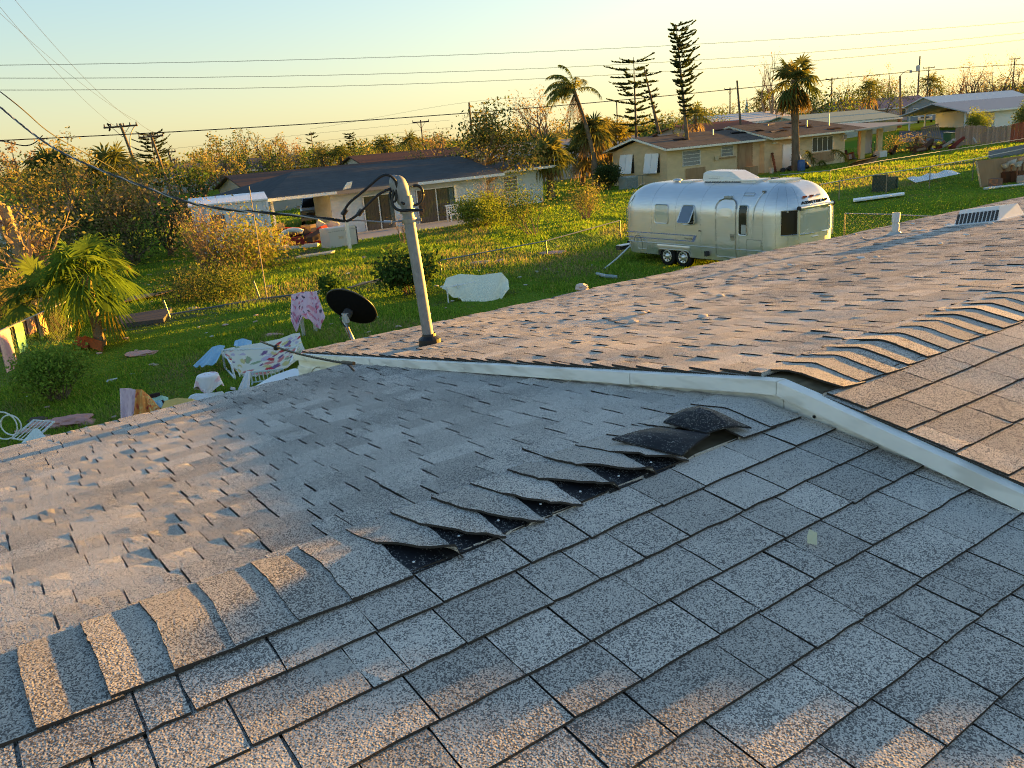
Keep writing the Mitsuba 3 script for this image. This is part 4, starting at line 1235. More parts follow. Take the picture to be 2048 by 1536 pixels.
for x0, x1 in ((20.75, 22.75), (24.25, 26.95)):
    w = put(hs, 'sliding_door', box((x0, 43.46, 0.02), (x1, 43.49, 2.0), (0.05, 0.055, 0.055)), 'gloss', label='sliding glass door with brown curtains')
    put(w, 'pane', Mesh().quad((x0, 43.425, 0.03), (x1, 43.425, 0.03), (x1, 43.425, 1.99), (x0, 43.425, 1.99)).done()[0], 'pane')
    m = Mesh()
    for x in (x0, (x0 + x1) / 2 - 0.03, x1 - 0.06):
        m.box((x, 43.42, 0.0), (x + 0.06, 43.455, 2.03), WHITE)
    m.box((x0, 43.42, 1.98), (x1, 43.455, 2.04), WHITE).box((x0, 43.42, -0.01), (x1, 43.455, 0.04), WHITE)
    put(w, 'frame', m, 'satin')
    for q, (a, b) in enumerate(((0.08, 0.52), (0.56, 0.80), (0.84, 0.95))):
        m = Mesh().grid(lambda u, v_: np.stack([x0 + (x1 - x0) * (a + (b - a) * u), 43.44 - 0.012 * np.sin(u * 34.0) + 0 * v_, 0.06 + 1.86 * v_], -1), 40, 3, ((0.11, 0.085, 0.06), (0.12, 0.09, 0.06), (0.14, 0.19, 0.20))[q])
        put(w, 'curtain', m, 'cloth', smooth=True)
front_window(hs, 32.9, 34.0, 46.8, 1.05, 2.0, 4, (0.16, 0.17, 0.17), horizontal=True, label='jalousie window of the wing')
solo('patio', None, None, box((18.6, 39.8, -0.1), (27.6, 43.49, 0.035), (0.34, 0.36, 0.40)), 'matte', kind='structure')
solo('carport_slab', None, None, box((14.2, 42.6, -0.1), (18.79, 50.0, 0.03), (0.30, 0.29, 0.28)), 'matte', kind='structure')

# --- cream house with gable, palms before it
hb = thing('cream_house', 'long cream house with storm-torn brown roof and white window shutters in its gable', 'house')
put(hb, 'wall', Mesh().box((48.0, 46.3, 0), (58.9, 52.6, 2.75)).box((58.9, 45.8, 0), (70.1, 53.0, 2.75)).add([(48.0, 46.3, 2.7), (48.0, 52.6, 2.7), (48.0, 49.45, 3.55)], [[0, 2, 1]]).done()[0], 'cream_wall')
gable_roof(hb, 47.4, 59.5, 45.7, 53.2, 2.82, 3.78, 'brown_roof', fascia=(0.72, 0.72, 0.66))
gable_roof(hb, 58.9, 72.5, 44.9, 54.4, 2.82, 4.02, 'brown_roof', name='roof', hip1=3.0, fascia=(0.62, 0.62, 0.52))
r = np.random.default_rng(5)
for k in range(16):
    x = r.uniform(49, 70)
    y = r.uniform(46.5, 49.2) if x < 59 else r.uniform(45.5, 49.3)
    zz = (2.82 + 0.96 * (y - 45.7) / 3.75) if x < 59 else (2.82 + 1.2 * (y - 44.9) / 4.75)
    L = r.uniform(0.6, 2.4)
    put(hb, 'torn_patch', Mesh().slab([(x, y, zz + 0.03), (x + L, y + r.uniform(-0.2, 0.2), zz + 0.06), (x + L * 0.9, y + 0.35, zz + 0.15), (x + 0.1, y + 0.3, zz + 0.13)], 0.02, [(0.02, 0.018, 0.018), (0.05, 0.035, 0.03), (0.30, 0.26, 0.22), (0.10, 0.06, 0.04)][k % 4]), 'matte', label='strip of roofing felt torn up by the storm')
for x, y, h in ((66.5, 47.3, 0.5), (69.3, 47.0, 0.9), (63.0, 48.8, 0.4), (55.3, 48.2, 0.45)):
    put(hb, 'vent_pipe', rod((x, y, 3.2), (x, y, 3.45 + h), 0.06, (0.7, 0.68, 0.62), 8), 'satin')
for y0, y1 in ((50.05, 51.6), (47.1, 48.65)):
    w = put(hb, 'window', box((47.97, y0, 1.0), (48.0, y1, 2.45), (0.04, 0.04, 0.04)), 'gloss')
    for q in range(2):
        ya = y0 + (y1 - y0) * q / 2 + 0.02
        m = Mesh().slab([(47.62, ya + 0.73, 0.98), (47.62, ya, 0.98), (47.90, ya, 2.48), (47.90, ya + 0.73, 2.48)], 0.04, (0.78, 0.80, 0.82))
        put(w, 'shutter', m, 'satin', label='white metal awning shutter let down over a gable window')
d = put(hb, 'door', box((61.30, 45.74, 0.02), (62.45, 45.79, 2.08), (0.80, 0.81, 0.83)), 'satin', label='white back door')
put(d, 'frame', Mesh().box((61.22, 45.73, 0), (61.29, 45.79, 2.16), WHITE).box((62.46, 45.73, 0), (62.53, 45.79, 2.16), WHITE).box((61.22, 45.73, 2.09), (62.53, 45.79, 2.16), WHITE), 'satin')
put(d, 'knob', Mesh().lathe([(0.0, 0.05), (0.045, 0.03), (0.03, 0)], (62.3, 45.72, 1.0), (0.3, 0.25, 0.15), 8), 'metal')
front_window(hb, 65.3, 68.2, 45.79, 1.25, 2.42, 4, (0.05, 0.055, 0.06), label='four-light window over the plywood sheet')
front_window(hb, 54.15, 55.5, 46.29, 1.75, 2.5, 3, (0.20, 0.22, 0.22), (0.60, 0.58, 0.50), horizontal=True, label='small jalousie window')
front_window(hb, 49.7, 51.6, 46.29, 1.35, 2.45, 4, (0.24, 0.25, 0.25), (0.62, 0.62, 0.60), horizontal=True, label='jalousie window behind the trunks')
put(hb, 'boarding', box((56.1, 46.2, 0.3), (57.9, 46.28, 2.68), (0.22, 0.17, 0.14)), 'wood', label='weathered boarding in the recess by the grill')
put(hb, 'plywood_sheet', box((65.2, 45.70, 0.25), (68.4, 45.76, 1.12), (0.4, 0.28, 0.15)), 'wood', label='plywood sheet below the four-light window')
put(hb, 'plywood_sheet', box((50.0, 46.22, 0.15), (52.2, 46.27, 1.1), (0.4, 0.28, 0.15)), 'wood')
put(hb, 'wall_air_conditioner', Mesh().box((69.5, 45.55, 2.0), (70.0, 45.79, 2.45), (0.5, 0.5, 0.46)).box((69.54, 45.53, 2.05), (69.96, 45.548, 2.4), (0.16, 0.16, 0.15)), 'satin')
put(hb, 'flood_lamp', Mesh().box((59.9, 45.62, 2.30), (60.1, 45.78, 2.42), WHITE).box((60.2, 45.62, 2.30), (60.4, 45.78, 2.42), WHITE), 'satin')
put(hb, 'sill', box((53.9, 46.16, 1.55), (55.8, 46.285, 1.64), (0.5, 0.38, 0.22)), 'wood')
put(hb, 'meter_box', box((53.3, 46.15, 1.5), (53.6, 46.285, 1.8), (0.5, 0.42, 0.28)), 'satin')
put(hb, 'open_bay', Mesh().box((70.1, 46.3, 0), (70.2, 53, 2.6), (0.10, 0.06, 0.05)).box((70.2, 52.9, 0), (76.5, 53, 2.6), (0.05, 0.035, 0.03)).box((73.3, 46.3, 0), (74.0, 46.5, 2.6), (0.62, 0.50, 0.30)).box((74.0, 47.0, 0.4), (76.2, 47.1, 2.6), (0.42, 0.42, 0.42)).box((76.2, 46.4, 0), (77.0, 46.6, 2.6), (0.62, 0.50, 0.30)), 'matte', label='open carport bay full of clutter')
put(hb, 'bay_roof', Mesh().slab([(70.0, 44.6, 2.80), (79.0, 44.2, 2.98), (79.0, 53.4, 3.3), (70.0, 53.4, 3.1)], 0.12, (0.45, 0.42, 0.38)), 'matte')


# ---------------------------------------------------------------- plants: where they stand
r = np.random.default_rng(21)


def TP(p):
    return {'at': p[:2], 'top': p[2]}


# near yard
key = thing('fan_palm', 'young fan palm with big green fan leaves and an orange trunk base', 'palm tree')
base, head = np.array((3.168, 23.407)), np.array((3.162, 23.411, 2.014))
t = np.linspace(0, 1, 8)[:, None]
put(key, 'trunk', Mesh().tube(np.array([*base, -0.05]) * (1 - t) + head * t, 0.15 - 0.03 * t[:, 0] + 0.008 * r.normal(0, 1, 8), (0.2, 0.15, 0.1), 9), 'pale_bark', smooth=True)
m = Mesh()
for q in range(26):
    a = q * 2.399 + 0.3
    el = np.interp(q / 26, [0, 1], [1.3, -0.55]) + r.normal(0, 0.1)
    fan(r, m, head, (math.cos(a) * math.cos(el), math.sin(a) * math.cos(el), math.sin(el)), r.uniform(0.75, 1.0), 24, [(0.12, 0.20, 0.03), (0.17, 0.25, 0.035), (0.10, 0.17, 0.03)][q % 3], droop=0.55 + 0.35 * q / 26, width=0.034, stalk=r.uniform(0.6, 0.95), seg=4)
put(key, 'crown', m, 'leaf')
m = Mesh()
for q, (a, el) in enumerate(((0.2, -1.1), (-0.6, -1.2), (2.9, -1.0))):
    fan(r, m, head - [0, 0, 0.2], (math.cos(a) * 0.5, math.sin(a) * 0.5, -1.0), 0.75, 16, (0.20, 0.17, 0.03), droop=0.9, width=0.03, stalk=0.9, seg=3)
put(key, 'dead_skirt', m, 'leaf', label='yellowed leaves hanging down the trunk')
p = (2.529, 27.467, 1.184)
cabbage_palm('fan_palm', 'smaller fan palm close behind the young one, its trunk half hidden', (2.490, 27.492), 2.3, r, crown=1.5, n=18, dead=3, tones=((0.10, 0.15, 0.03), (0.14, 0.19, 0.035)), blades=18, rad=0.10)
p = (1.617, 18.087, 1.395)
shrub('bush', 'bushy bright green shrub beside the hanging towels', (1.452, 18.124), p[2] * 0.95, 1.55, [(0.20, 0.30, 0.045), (0.14, 0.25, 0.04), (0.26, 0.36, 0.06)], r, size=0.075, stems=30, per=15, spreadf=0.085)
for px_at, px_top, lab, tones, w in (((1.477, 31.309), (1.761, 31.120, 1.695), 'brown-leaved hedge bush at the left edge behind the towels', GOLD, 2.6), ((3.819, 42.135), (4.101, 41.947, 2.374), 'loose hedge bush behind the fan palms', GOLD + OLIVE, 3.2), ((2.749, 43.969), (2.988, 43.811, 2.089), 'thin hedge bush at the left edge below the bare trunk', GOLD, 3.0)):
    shrub('hedge_bush', lab, px_at, max(px_top[2], 0.9), w, tones, r, size=0.10, stems=16, per=16)
p = (12.392, 21.981, 1.501)
shrub('bush', 'dark green broad-leaved shrub behind the grey mast', (12.429, 22.403), p[2], 2.1, DARKG + GREEN, r, size=0.17, stems=26, per=12, spreadf=0.09)
p = (10.326, 23.958, 0.851)
shrub('weed', 'low leafy weed beyond the pink patterned blanket', (10.324, 24.171), p[2], 1.0, GREEN, r, size=0.13, stems=9, per=12)
shrub('bush', 'low green bush under the bare coppice', (7.491, 28.541), 0.95, 3.0, DARKG + OLIVE, r, size=0.09, stems=22, per=22)
shrub('bush', 'wispy low bush on the fallen fence left of the coppice', (6.668, 28.700), 0.8, 1.6, OLIVE + GOLD, r, size=0.07, stems=14, per=8)
p = (9.706, 33.616, 3.433)
shrub('coppice', 'storm-stripped coppice of upright bare stems before the white shed', (9.339, 34.496), p[2], 3.4, RUST, r, stems=34, per=3, size=0.09, barky='pale_bark', cat='shrub')
p = (10.886, 32.707, 3.024)
shrub('coppice', 'straggling half bare shrub with yellow leaves beside the white shed', (10.262, 33.826), p[2] * 0.9, 4.2, GOLD + LIME, r, stems=16, per=13, size=0.13, barky='pale_bark')
shrub('bush', 'yellow-leaved bush at the foot of the white shed', (11.663, 34.624), 1.5, 3.0, GOLD + LIME, r, stems=14, per=22, size=0.13)
shrub('bush', 'lime green rounded bush at the corner of the bungalow patio', (24.793, 37.400), (24.917, 37.317, 1.686)[2], 2.9, LIME, r, stems=24, per=34, size=0.11)
shrub('bush', 'bare pale-stemmed bush in front of the bungalow corner', (26.580, 38.941), (26.795, 38.798, 3.056)[2], 3.0, RUST, r, stems=30, per=1, size=0.06, barky='pale_bark')
shrub('bush', 'green shrub bent over to the left on bare stems', (23.784, 31.187), (22.805, 31.837, 2.293)[2], 2.6, OLIVE + GREEN, r, stems=8, per=34, size=0.10, lean=(-0.45, 0.35), barky='pale_bark')
shrub('bush', 'upright stick-like shrub with sparse yellow leaves on the lawn', (29.782, 34.394), (29.716, 34.438, 2.135)[2], 2.2, GOLD + OLIVE, r, stems=18, per=9, size=0.09, barky='pale_bark')
shrub('sapling', 'tiny bare sapling on the lawn before the sliding doors', (18.733, 35.068), (18.762, 35.049, 1.564)[2], 1.2, RUST, r, stems=9, per=2, size=0.06, barky='pale_bark')
shrub('bush', 'dark rounded bush at the left corner of the cream house', (44.479, 49.330), 1.9, 2.0, DARKG, r, stems=20, per=34, size=0.13)

# the mass of trees at the left
tree('leafy_tree', 'big golden-leaved tree at the left above the fan palm', 'tree', r=r, **TP((7.135, 46.336, 5.440)), width=7.2, tones=GOLD + OLIVE + GOLD, density=2.3, size=0.20, trunk=0.22, spread=0.6)
tree('leafy_tree', 'golden tree left of the big one, thinned by the storm', 'tree', r=r, **TP((5.355, 49.919, 5.416)), width=5.0, tones=GOLD + OLIVE, density=0.8, size=0.17, trunk=0.25)
tree('leafy_tree', 'lower golden tree right of the big one, with trailing leaves', 'tree', r=r, **TP((8.284, 44.372, 4.339)), width=4.6, tones=GOLD + RUST, density=2.1, size=0.19, trunk=0.2, spread=0.5)
tree('leafy_tree', 'dark brown-leaved tree in shade between the golden tree and the coppice', 'tree', r=r, **TP((10.235, 45.478, 3.283)), width=4.8, tones=DARKG + RUST, density=1.7, size=0.17, trunk=0.15, spread=0.45)
tree('leafy_tree', 'low dark tree under the golden crown at the left', 'tree', r=r, **TP((7.958, 43.388, 2.203)), width=5.2, tones=DARKG + OLIVE, density=2.0, size=0.17, trunk=0.12, spread=0.5)
tree('leafy_tree', 'low dark tree behind the fan palm leaves', 'tree', r=r, **TP((5.295, 43.956, 2.972)), width=5.4, tones=GOLD + DARKG, density=1.8, size=0.17, trunk=0.12, spread=0.5)
tree('bare_tree', 'orange-lit bare tree leaning at the left edge', 'tree', r=r, **TP((2.835, 34.786, 5.193)), width=3.2, tones=GOLD, density=0.12, trunk=0.72, barky='pale_bark', rad=0.24, lean=(-0.12, 0.1))
tree('bare_tree', 'thin bare tree with forked stems behind the fan palms', 'tree', r=r, **TP((3.441, 35.585, 3.860)), width=3.0, tones=GOLD, density=0.1, trunk=0.4, barky='pale_bark')
tree('bare_tree', 'thin leafless tree at the left edge, low under the wires', 'tree', r=r, **TP((2.441, 32.647, 3.573)), width=2.4, tones=GOLD, density=0.15, trunk=0.35, barky='pale_bark')
p = (6.526, 53.943, 6.379)
cabbage_palm('cabbage_palm', 'cabbage palm head standing out of the golden tree, left one', p[:2], p[2], r, crown=1.9, n=26, dead=6)
p = (9.267, 52.123, 5.985)
cabbage_palm('cabbage_palm', 'cabbage palm head standing out of the golden tree, right one', p[:2], p[2], r, crown=2.1, n=28, dead=8)

# palms and pines between the houses
p = (37.560, 47.346, 4.592)
cabbage_palm('cabbage_palm', 'short stout cabbage palm on the lawn right of the bungalow', (37.403, 47.450), p[2], r, crown=1.95, n=48, dead=6, rad=0.30, blades=15, tones=((0.16, 0.18, 0.05), (0.22, 0.21, 0.06), (0.09, 0.12, 0.035)))
p = (47.237, 53.679, 6.262)
cabbage_palm('cabbage_palm', 'tall shaggy cabbage palm left of the cream house', (47.149, 54.049), p[2], r, crown=2.15, n=44, dead=22, rad=0.24, blades=14)
p = (47.845, 56.513, 4.615)
cabbage_palm('cabbage_palm', 'dark cabbage palm behind the shaggy one', p[:2], p[2], r, crown=2.3, n=30, dead=10, rad=0.2)
p = (52.342, 57.128, 5.403)
cabbage_palm('cabbage_palm', 'yellowing cabbage palm just above the gable corner of the cream house', p[:2], p[2], r, crown=2.4, n=26, dead=22, rad=0.18, tones=((0.25, 0.22, 0.05), (0.2, 0.18, 0.05)))
key = thing('queen_palm', 'tall feather palm leaning left with wind-combed fronds', 'palm tree')
b0, hd = np.array([*(46.343, 52.653), -0.05]), np.array((45.000, 53.544, 7.742))
t = np.linspace(0, 1, 10)[:, None]
put(key, 'trunk', Mesh().tube(b0 * (1 - t) + hd * t + np.array([0.25, -0.17, 0]) * np.sin(math.pi * t), 0.2 - 0.05 * t[:, 0], (0.2, 0.18, 0.15), 8), 'bark', smooth=True)
m, dm = Mesh(), Mesh()
for q in range(20):
    a = q * 2.399
    el = 1.35 - 1.2 * q / 20
    frond(r, m, hd, (math.cos(a) * math.cos(el) - 0.35, math.sin(a) * math.cos(el) + 0.25, math.sin(el)), r.uniform(2.3, 3.0), [(0.16, 0.19, 0.05), (0.22, 0.22, 0.06), (0.11, 0.15, 0.035)][q % 3], droop=1.9, wind=(-0.45, 0.32, 0), n=34, leaf=0.62, width=0.03)
for q in range(7):
    a = q * 0.9
    frond(r, dm, hd - [0, 0, 0.2], (math.cos(a) * 0.4 - 0.1, math.sin(a) * 0.4, -0.8), 2.3, (0.20, 0.12, 0.05), droop=0.8, n=22, leaf=0.4)
put(key, 'crown', m, 'leaf')
put(key, 'dead_skirt', dm, 'leaf')

p = (51.032, 48.022, 11.995)
b = (51.880, 47.459)
side = lambda a, h: 0.72 + 0.34 * math.cos(a + 0.6)
pine('star_pine', 'tall slender pine with ragged tiers before the cream house', b, p[2], r, 27, 0.36, 1.75, lean=((p[0] - b[0]) / p[2], (p[1] - b[1]) / p[2]), sides=side, rad=0.20, bare=0.12, up=0.35)
p = (53.264, 55.315, 9.244)
pine('star_pine', 'shorter dark pine with a broken top left of the leaning trunk', p[:2], p[2] + 1.2, r, 13, 0.25, 2.6, sides=lambda a, h: 1.0 if h < 0.93 else 0.9, rad=0.17, bare=0.05, up=0.12)
p, b = (51.259, 51.957, 9.222), (52.875, 50.884)
pine('broken_pine', 'leaning pine trunk snapped off at the top, almost bare', b, p[2], r, 14, 0.35, 0.9, lean=((p[0] - b[0]) / p[2], (p[1] - b[1]) / p[2]), rad=0.24, bare=0.72)
for (x, y), h, rd, lab in (((51.923, 49.016), (51.874, 49.048, 3.177)[2], 0.19, 'sawn grey trunk between the two pines'), ((51.907, 48.432), (51.849, 48.470, 2.881)[2], 0.11, 'thin sawn trunk right of the grey one'), ((51.934, 49.429), (51.598, 49.652, 4.211)[2], 0.07, 'thin bare pole-like trunk left of the grey one')):
    key = thing('tree_trunk', lab, 'tree trunk')
    put(key, 'trunk', Mesh().tube([(x, y, -0.05), (x + 0.02, y, h * 0.5), (x - 0.03, y + 0.02, h)], [rd * 1.1, rd, rd * 0.85], (0.15, 0.12, 0.1), 8), 'bark', smooth=True)
    out, tips = [], []
    for q in range(5):
        grow(r, np.array([x, y, h * r.uniform(0.55, 1)]), unit(r.normal(0, 1, 3) + [0, 0, 0.4]), 0.5, 0.02, 1, out, tips)
    put(key, 'twigs', wood(out), 'bark')
    m, c = leaves(r, [q[0] for q in tips], 7, 0.13, 0.16, DARKG + OLIVE)
    put(key, 'leaves', m, 'leaf', color=c)
p = (60.304, 44.075, 9.074)
cabbage_palm('cabbage_palm', 'tall cabbage palm with hanging brown skirt before the white door', (60.590, 43.886), p[2], r, crown=2.35, n=40, dead=34, rad=0.31, blades=15, ragged=0.25, lean=(-0.028, 0.02), skirt=((0.20, 0.13, 0.04), (0.15, 0.11, 0.035), (0.25, 0.15, 0.05), (0.10, 0.09, 0.03)))

# trees about the bungalow and behind
tree('leafy_tree', 'wide leafy tree with bronze leaves beside the bungalow', 'tree', r=r, **TP((30.867, 46.181, 6.397)), width=7.0, tones=OLIVE + GOLD + DARKG, density=1.6, depth=4, size=0.20, trunk=0.34, spread=0.50)
tree('bare_tree', 'large storm-stripped tree behind the bronze-leaved one', 'tree', r=r, **TP((55.425, 71.887, 9.506)), width=11.0, tones=GOLD + RUST, density=0.35, size=0.20, trunk=0.3, depth=4, spread=0.35)
tree('bare_tree', 'small bare crown left of the large stripped tree', 'tree', r=r, **TP((51.735, 77.939, 8.378)), width=4.5, tones=RUST, density=0.08, size=0.16, trunk=0.4, depth=3)
for k, (px_, w, lab, tn, dn) in enumerate((((42.668, 71.956, 5.868), 5.5, 'reddish thin tree behind the bungalow roof', RUST + OLIVE, 0.5), ((56.978, 78.058, 6.560), 7.0, 'rounded bronze tree between the roofs', GOLD + OLIVE, 0.8), ((57.935, 73.821, 5.992), 6.0, 'bronze tree behind the short stout palm', GOLD, 0.8), ((105.298, 81.981, 13.576), 7.5, 'tall pale bare tree behind the palm with the brown skirt', RUST, 0.06))):
    tree('bare_tree', lab, 'tree', r=r, **TP(px_), width=w, tones=tn, density=dn, size=0.22, trunk=0.35, spread=0.4, angle=0.5 if k == 3 else 0.7, barky='pale_bark' if k == 3 else 'bark')


# ---------------------------------------------------------------- laundry and storm litter in the yard
r = np.random.default_rng(8)


def cloth(fn, nu, nv, col, thick=0.012):
    """A cloth sheet over fn(u, v), given thickness; col a colour or a function of (u, v)."""
    m = Mesh()
    u, v = np.meshgrid(np.linspace(0, 1, nu), np.linspace(0, 1, nv), indexing='ij')
    p = fn(u, v)
    du, dv = np.gradient(p, axis=0), np.gradient(p, axis=1)
    n = unit(np.cross(du, dv))
    c = col(u, v) if callable(col) else np.broadcast_to(np.array(col, float), p.shape)
    c = c.reshape(-1, 3)
    i, j = np.meshgrid(np.arange(nu - 1), np.arange(nv - 1), indexing='ij')
    q = np.stack([i * nv + j, (i + 1) * nv + j, (i + 1) * nv + j + 1, i * nv + j + 1], -1).reshape(-1, 4)
    a, b = (p + n * thick / 2).reshape(-1, 3), (p - n * thick / 2).reshape(-1, 3)
    m.add(a, q, c)
    m.add(b, q[:, ::-1], c)
    k = nu * nv
    e = [(s_ * nv, (s_ + 1) * nv) for s_ in range(nu - 1)] + [((s_ + 1) * nv + nv - 1, s_ * nv + nv - 1) for s_ in range(nu - 1)] + [(s_ + 1, s_) for s_ in range(nv - 1)] + [(k - nv + s_, k - nv + s_ + 1) for s_ in range(nv - 1)]
    m.add(np.vstack([a, b]), [[x, y, y + k, x + k] for x, y in e], np.vstack([c, c]))
    return m


def spots(base, marks, n, seed, size=0.06, aspect=1.0):
    """A printed pattern: motifs of a few colours scattered on a plain cloth."""
    q = np.random.default_rng(seed)
    cx, cy, kind, sz, tt = q.uniform(0, 1, n), q.uniform(0, 1, n), q.integers(0, len(marks), n), size * q.uniform(0.5, 1.3, n), q.uniform(0, 6.28, n)

    def fn(u, v):
        c = np.broadcast_to(np.array(base, float), u.shape + (3,)).copy()
        for k in range(n):
            a, b = (u - cx[k]), (v - cy[k]) * aspect
            a, b = a * math.cos(tt[k]) + b * math.sin(tt[k]), -a * math.sin(tt[k]) + b * math.cos(tt[k])
            hit = (a / sz[k]) ** 2 + (b / sz[k] / 0.6) ** 2 + 0.5 * np.sin(7 * np.arctan2(b, a)) * 0.4 < 1
            c[hit] = marks[kind[k]]
        return c
    return fn


# the rail at the far left with its towels
pb = np.array([*(2.789, 26.225), 0])
A, B = np.array((2.814, 26.208, 0.981)), None
B = np.array((0.146, 19.227, 1.320))
rail = thing('fence_rail', 'chain-link fence stub with a top rail hung with towels at the left edge', 'fence')
put(rail, 'rail', rod(A, B, 0.022, (0.45, 0.43, 0.38), 7), 'metal')
put(rail, 'post', rod(pb - [0, 0, 0.1], A + [0, 0, 0.04], 0.025, (0.4, 0.4, 0.37), 7), 'metal')


def chainlink(p, q, z0, z1, step=0.13, w=0.004):
    """Woven wire between two plan points: two sets of slanting strands."""
    p, q = np.asarray(p, float)[:2], np.asarray(q, float)[:2]
    L = np.linalg.norm(q - p)
    d = (q - p) / L
    hgt = z1 - z0
    m = Mesh()
    v, f = [], []
    for s_ in (1, -1):
        for k in np.arange(-hgt, L + hgt, step):
            a0, a1 = (k, k + hgt) if s_ > 0 else (k + hgt, k)
            t0, t1 = 0.0, 1.0
            lo, hi = min(a0, a1), max(a0, a1)
            if hi < 0 or lo > L:
                continue
            e = [(a0, z0), (a1, z1)]
            pts = []
            for t in (max(0, (0 - lo) / (hi - lo)), min(1, (L - lo) / (hi - lo))):
                tt = t if a1 > a0 else 1 - t
                a = a0 + (a1 - a0) * tt
                pts.append((*(p + d * a), z0 + hgt * tt))
            b = len(v)
            v += [np.array(pts[0]) - [0, 0, w], np.array(pts[0]) + [0, 0, w], np.array(pts[1]) + [0, 0, w], np.array(pts[1]) - [0, 0, w]]
            f += [[b, b + 1, b + 2], [b, b + 2, b + 3]]
    return m.add(v, f, (0.20, 0.20, 0.19))


put(rail, 'mesh', chainlink(A, B, 0.05, 1.25), 'matte', kind='stuff')
d = unit(B - A)
nrm = unit(np.cross(d, [0, 0, 1.0]))
if np.dot(nrm, EYE - A) < 0:
    nrm = -nrm


def towel(t0, t1, front, back, col, name, label, wave=0.02, seed=0):
    p0, p1 = A + (B - A) * t0, A + (B - A) * t1
    tot = front + back

    def fn(u, v):
        s_ = v * tot - front
        base = p0 + (p1 - p0) * u[..., None]
        drop = -np.abs(s_) + 0.03
        outw = np.where(s_ < 0, 1, -1) * 0.035 * np.minimum(1, np.abs(s_) / 0.05) + wave * np.sin(u * 9 + seed) * np.minimum(np.abs(s_), 0.4) * 1.6
        return base + nrm * outw[..., None] + np.array([0, 0, 1.0]) * drop[..., None] - d * (0.10 * np.minimum(s_, 0))[..., None] * 0.4
    return solo(name, label, 'towel', cloth(fn, 14, 22, col), 'cloth', smooth=True)


def stripes(cols, n):
    return lambda u, v: np.array(cols, float)[((u * n).astype(int)) % len(cols)]


towel(0.31, 0.395, 0.62, 0.4, stripes([(0.58, 0.30, 0.19), (0.62, 0.44, 0.28)], 6), 'towel', 'long peach striped towel nearest the post on the left rail', seed=1)
towel(0.43, 0.505, 0.42, 0.4, stripes([(0.60, 0.32, 0.20), (0.54, 0.27, 0.18)], 4), 'towel', 'short peach towel second from the post on the left rail', seed=2)
towel(0.555, 0.635, 0.72, 0.4, lambda u, v: np.where((v < 0.45)[..., None], np.array([0.22, 0.48, 0.24]), np.array([0.60, 0.48, 0.16])), 'towel', 'green and yellow towel on the left rail', seed=3)
towel(0.68, 0.795, 0.98, 0.5, stripes([(0.58, 0.34, 0.35), (0.54, 0.30, 0.33), (0.62, 0.40, 0.38)], 3), 'towel', 'long pale pink towel at the left edge of the rail', seed=4)
towel(0.85, 0.97, 0.95, 0.5, (0.46, 0.19, 0.21), 'towel', 'deep pink towel cut off by the left edge', seed=5)


def hang(name, label, top, bottom, col, back=None, n=(26, 20), wave=0.03, freq=11.0, cat='blanket', mat='cloth', belly=0.0, seed=0.0):
    """A cloth between an upper and a lower polyline of points, with folds that deepen downwards."""
    tp, bt = np.array(top, float), np.array(bottom, float)

    def along(p, u):
        s_ = np.linspace(0, 1, len(p))
        return np.stack([np.interp(u, s_, p[:, k]) for k in range(3)], -1)

    def fn(u, v):
        a, b = along(tp, u), along(bt, u)
        p = a * (1 - v[..., None]) + b * v[..., None]
        out = np.array([-0.553, -0.833, 0.0])
        return p + out * (wave * np.sin(u * freq + seed + 0.6 * np.sin(v * 3)) * v ** 0.6 + belly * np.sin(np.pi * v))[..., None] + np.array([0, 0, 1.0]) * (0.5 * wave * np.sin(u * freq * 1.7 + seed))[..., None] * v[..., None]
    return solo(name, label, cat, cloth(fn, n[0], n[1], col), mat, smooth=True)


# the patterned pink blanket over a post frame
fr = thing('post_frame', 'pale wooden frame holding up the pink patterned blanket', 'frame')
g = np.array([*(7.553, 19.481), 0])
put(fr, 'leg', box(g - [0.04, 0.04, 0.05], g + [0.04, 0.04, 1.02], (0.5, 0.5, 0.47)), 'satin')
g2 = np.array([*(7.971, 19.671), 0])
put(fr, 'leg', box(g2 - [0.04, 0.04, 0.05], g2 + [0.04, 0.04, 1.02], (0.5, 0.5, 0.47)), 'satin')
put(fr, 'top_bar', rod((7.438, 19.605, 1.094), (7.998, 19.233, 1.146), 0.03, (0.5, 0.5, 0.47)), 'satin')
pinkp = spots((0.72, 0.50, 0.60), [(0.62, 0.16, 0.26), (0.70, 0.30, 0.40), (0.10, 0.06, 0.10), (0.56, 0.20, 0.32)], 60, 3, 0.055, 1.0)
hang('blanket', 'pink blanket printed with red-pink motifs, hung up on the lawn', [(7.329, 19.317, 1.170), (7.505, 19.141, 1.239), (7.721, 18.997, 1.230), (7.879, 18.952, 1.209)], [(7.117, 19.038, 0.580), (7.164, 18.887, 0.300), (7.351, 18.762, 0.678), (7.487, 18.672, 0.559), (7.669, 18.551, 0.276), (7.907, 18.633, 0.618)], pinkp, n=(60, 60), wave=0.06, freq=14)

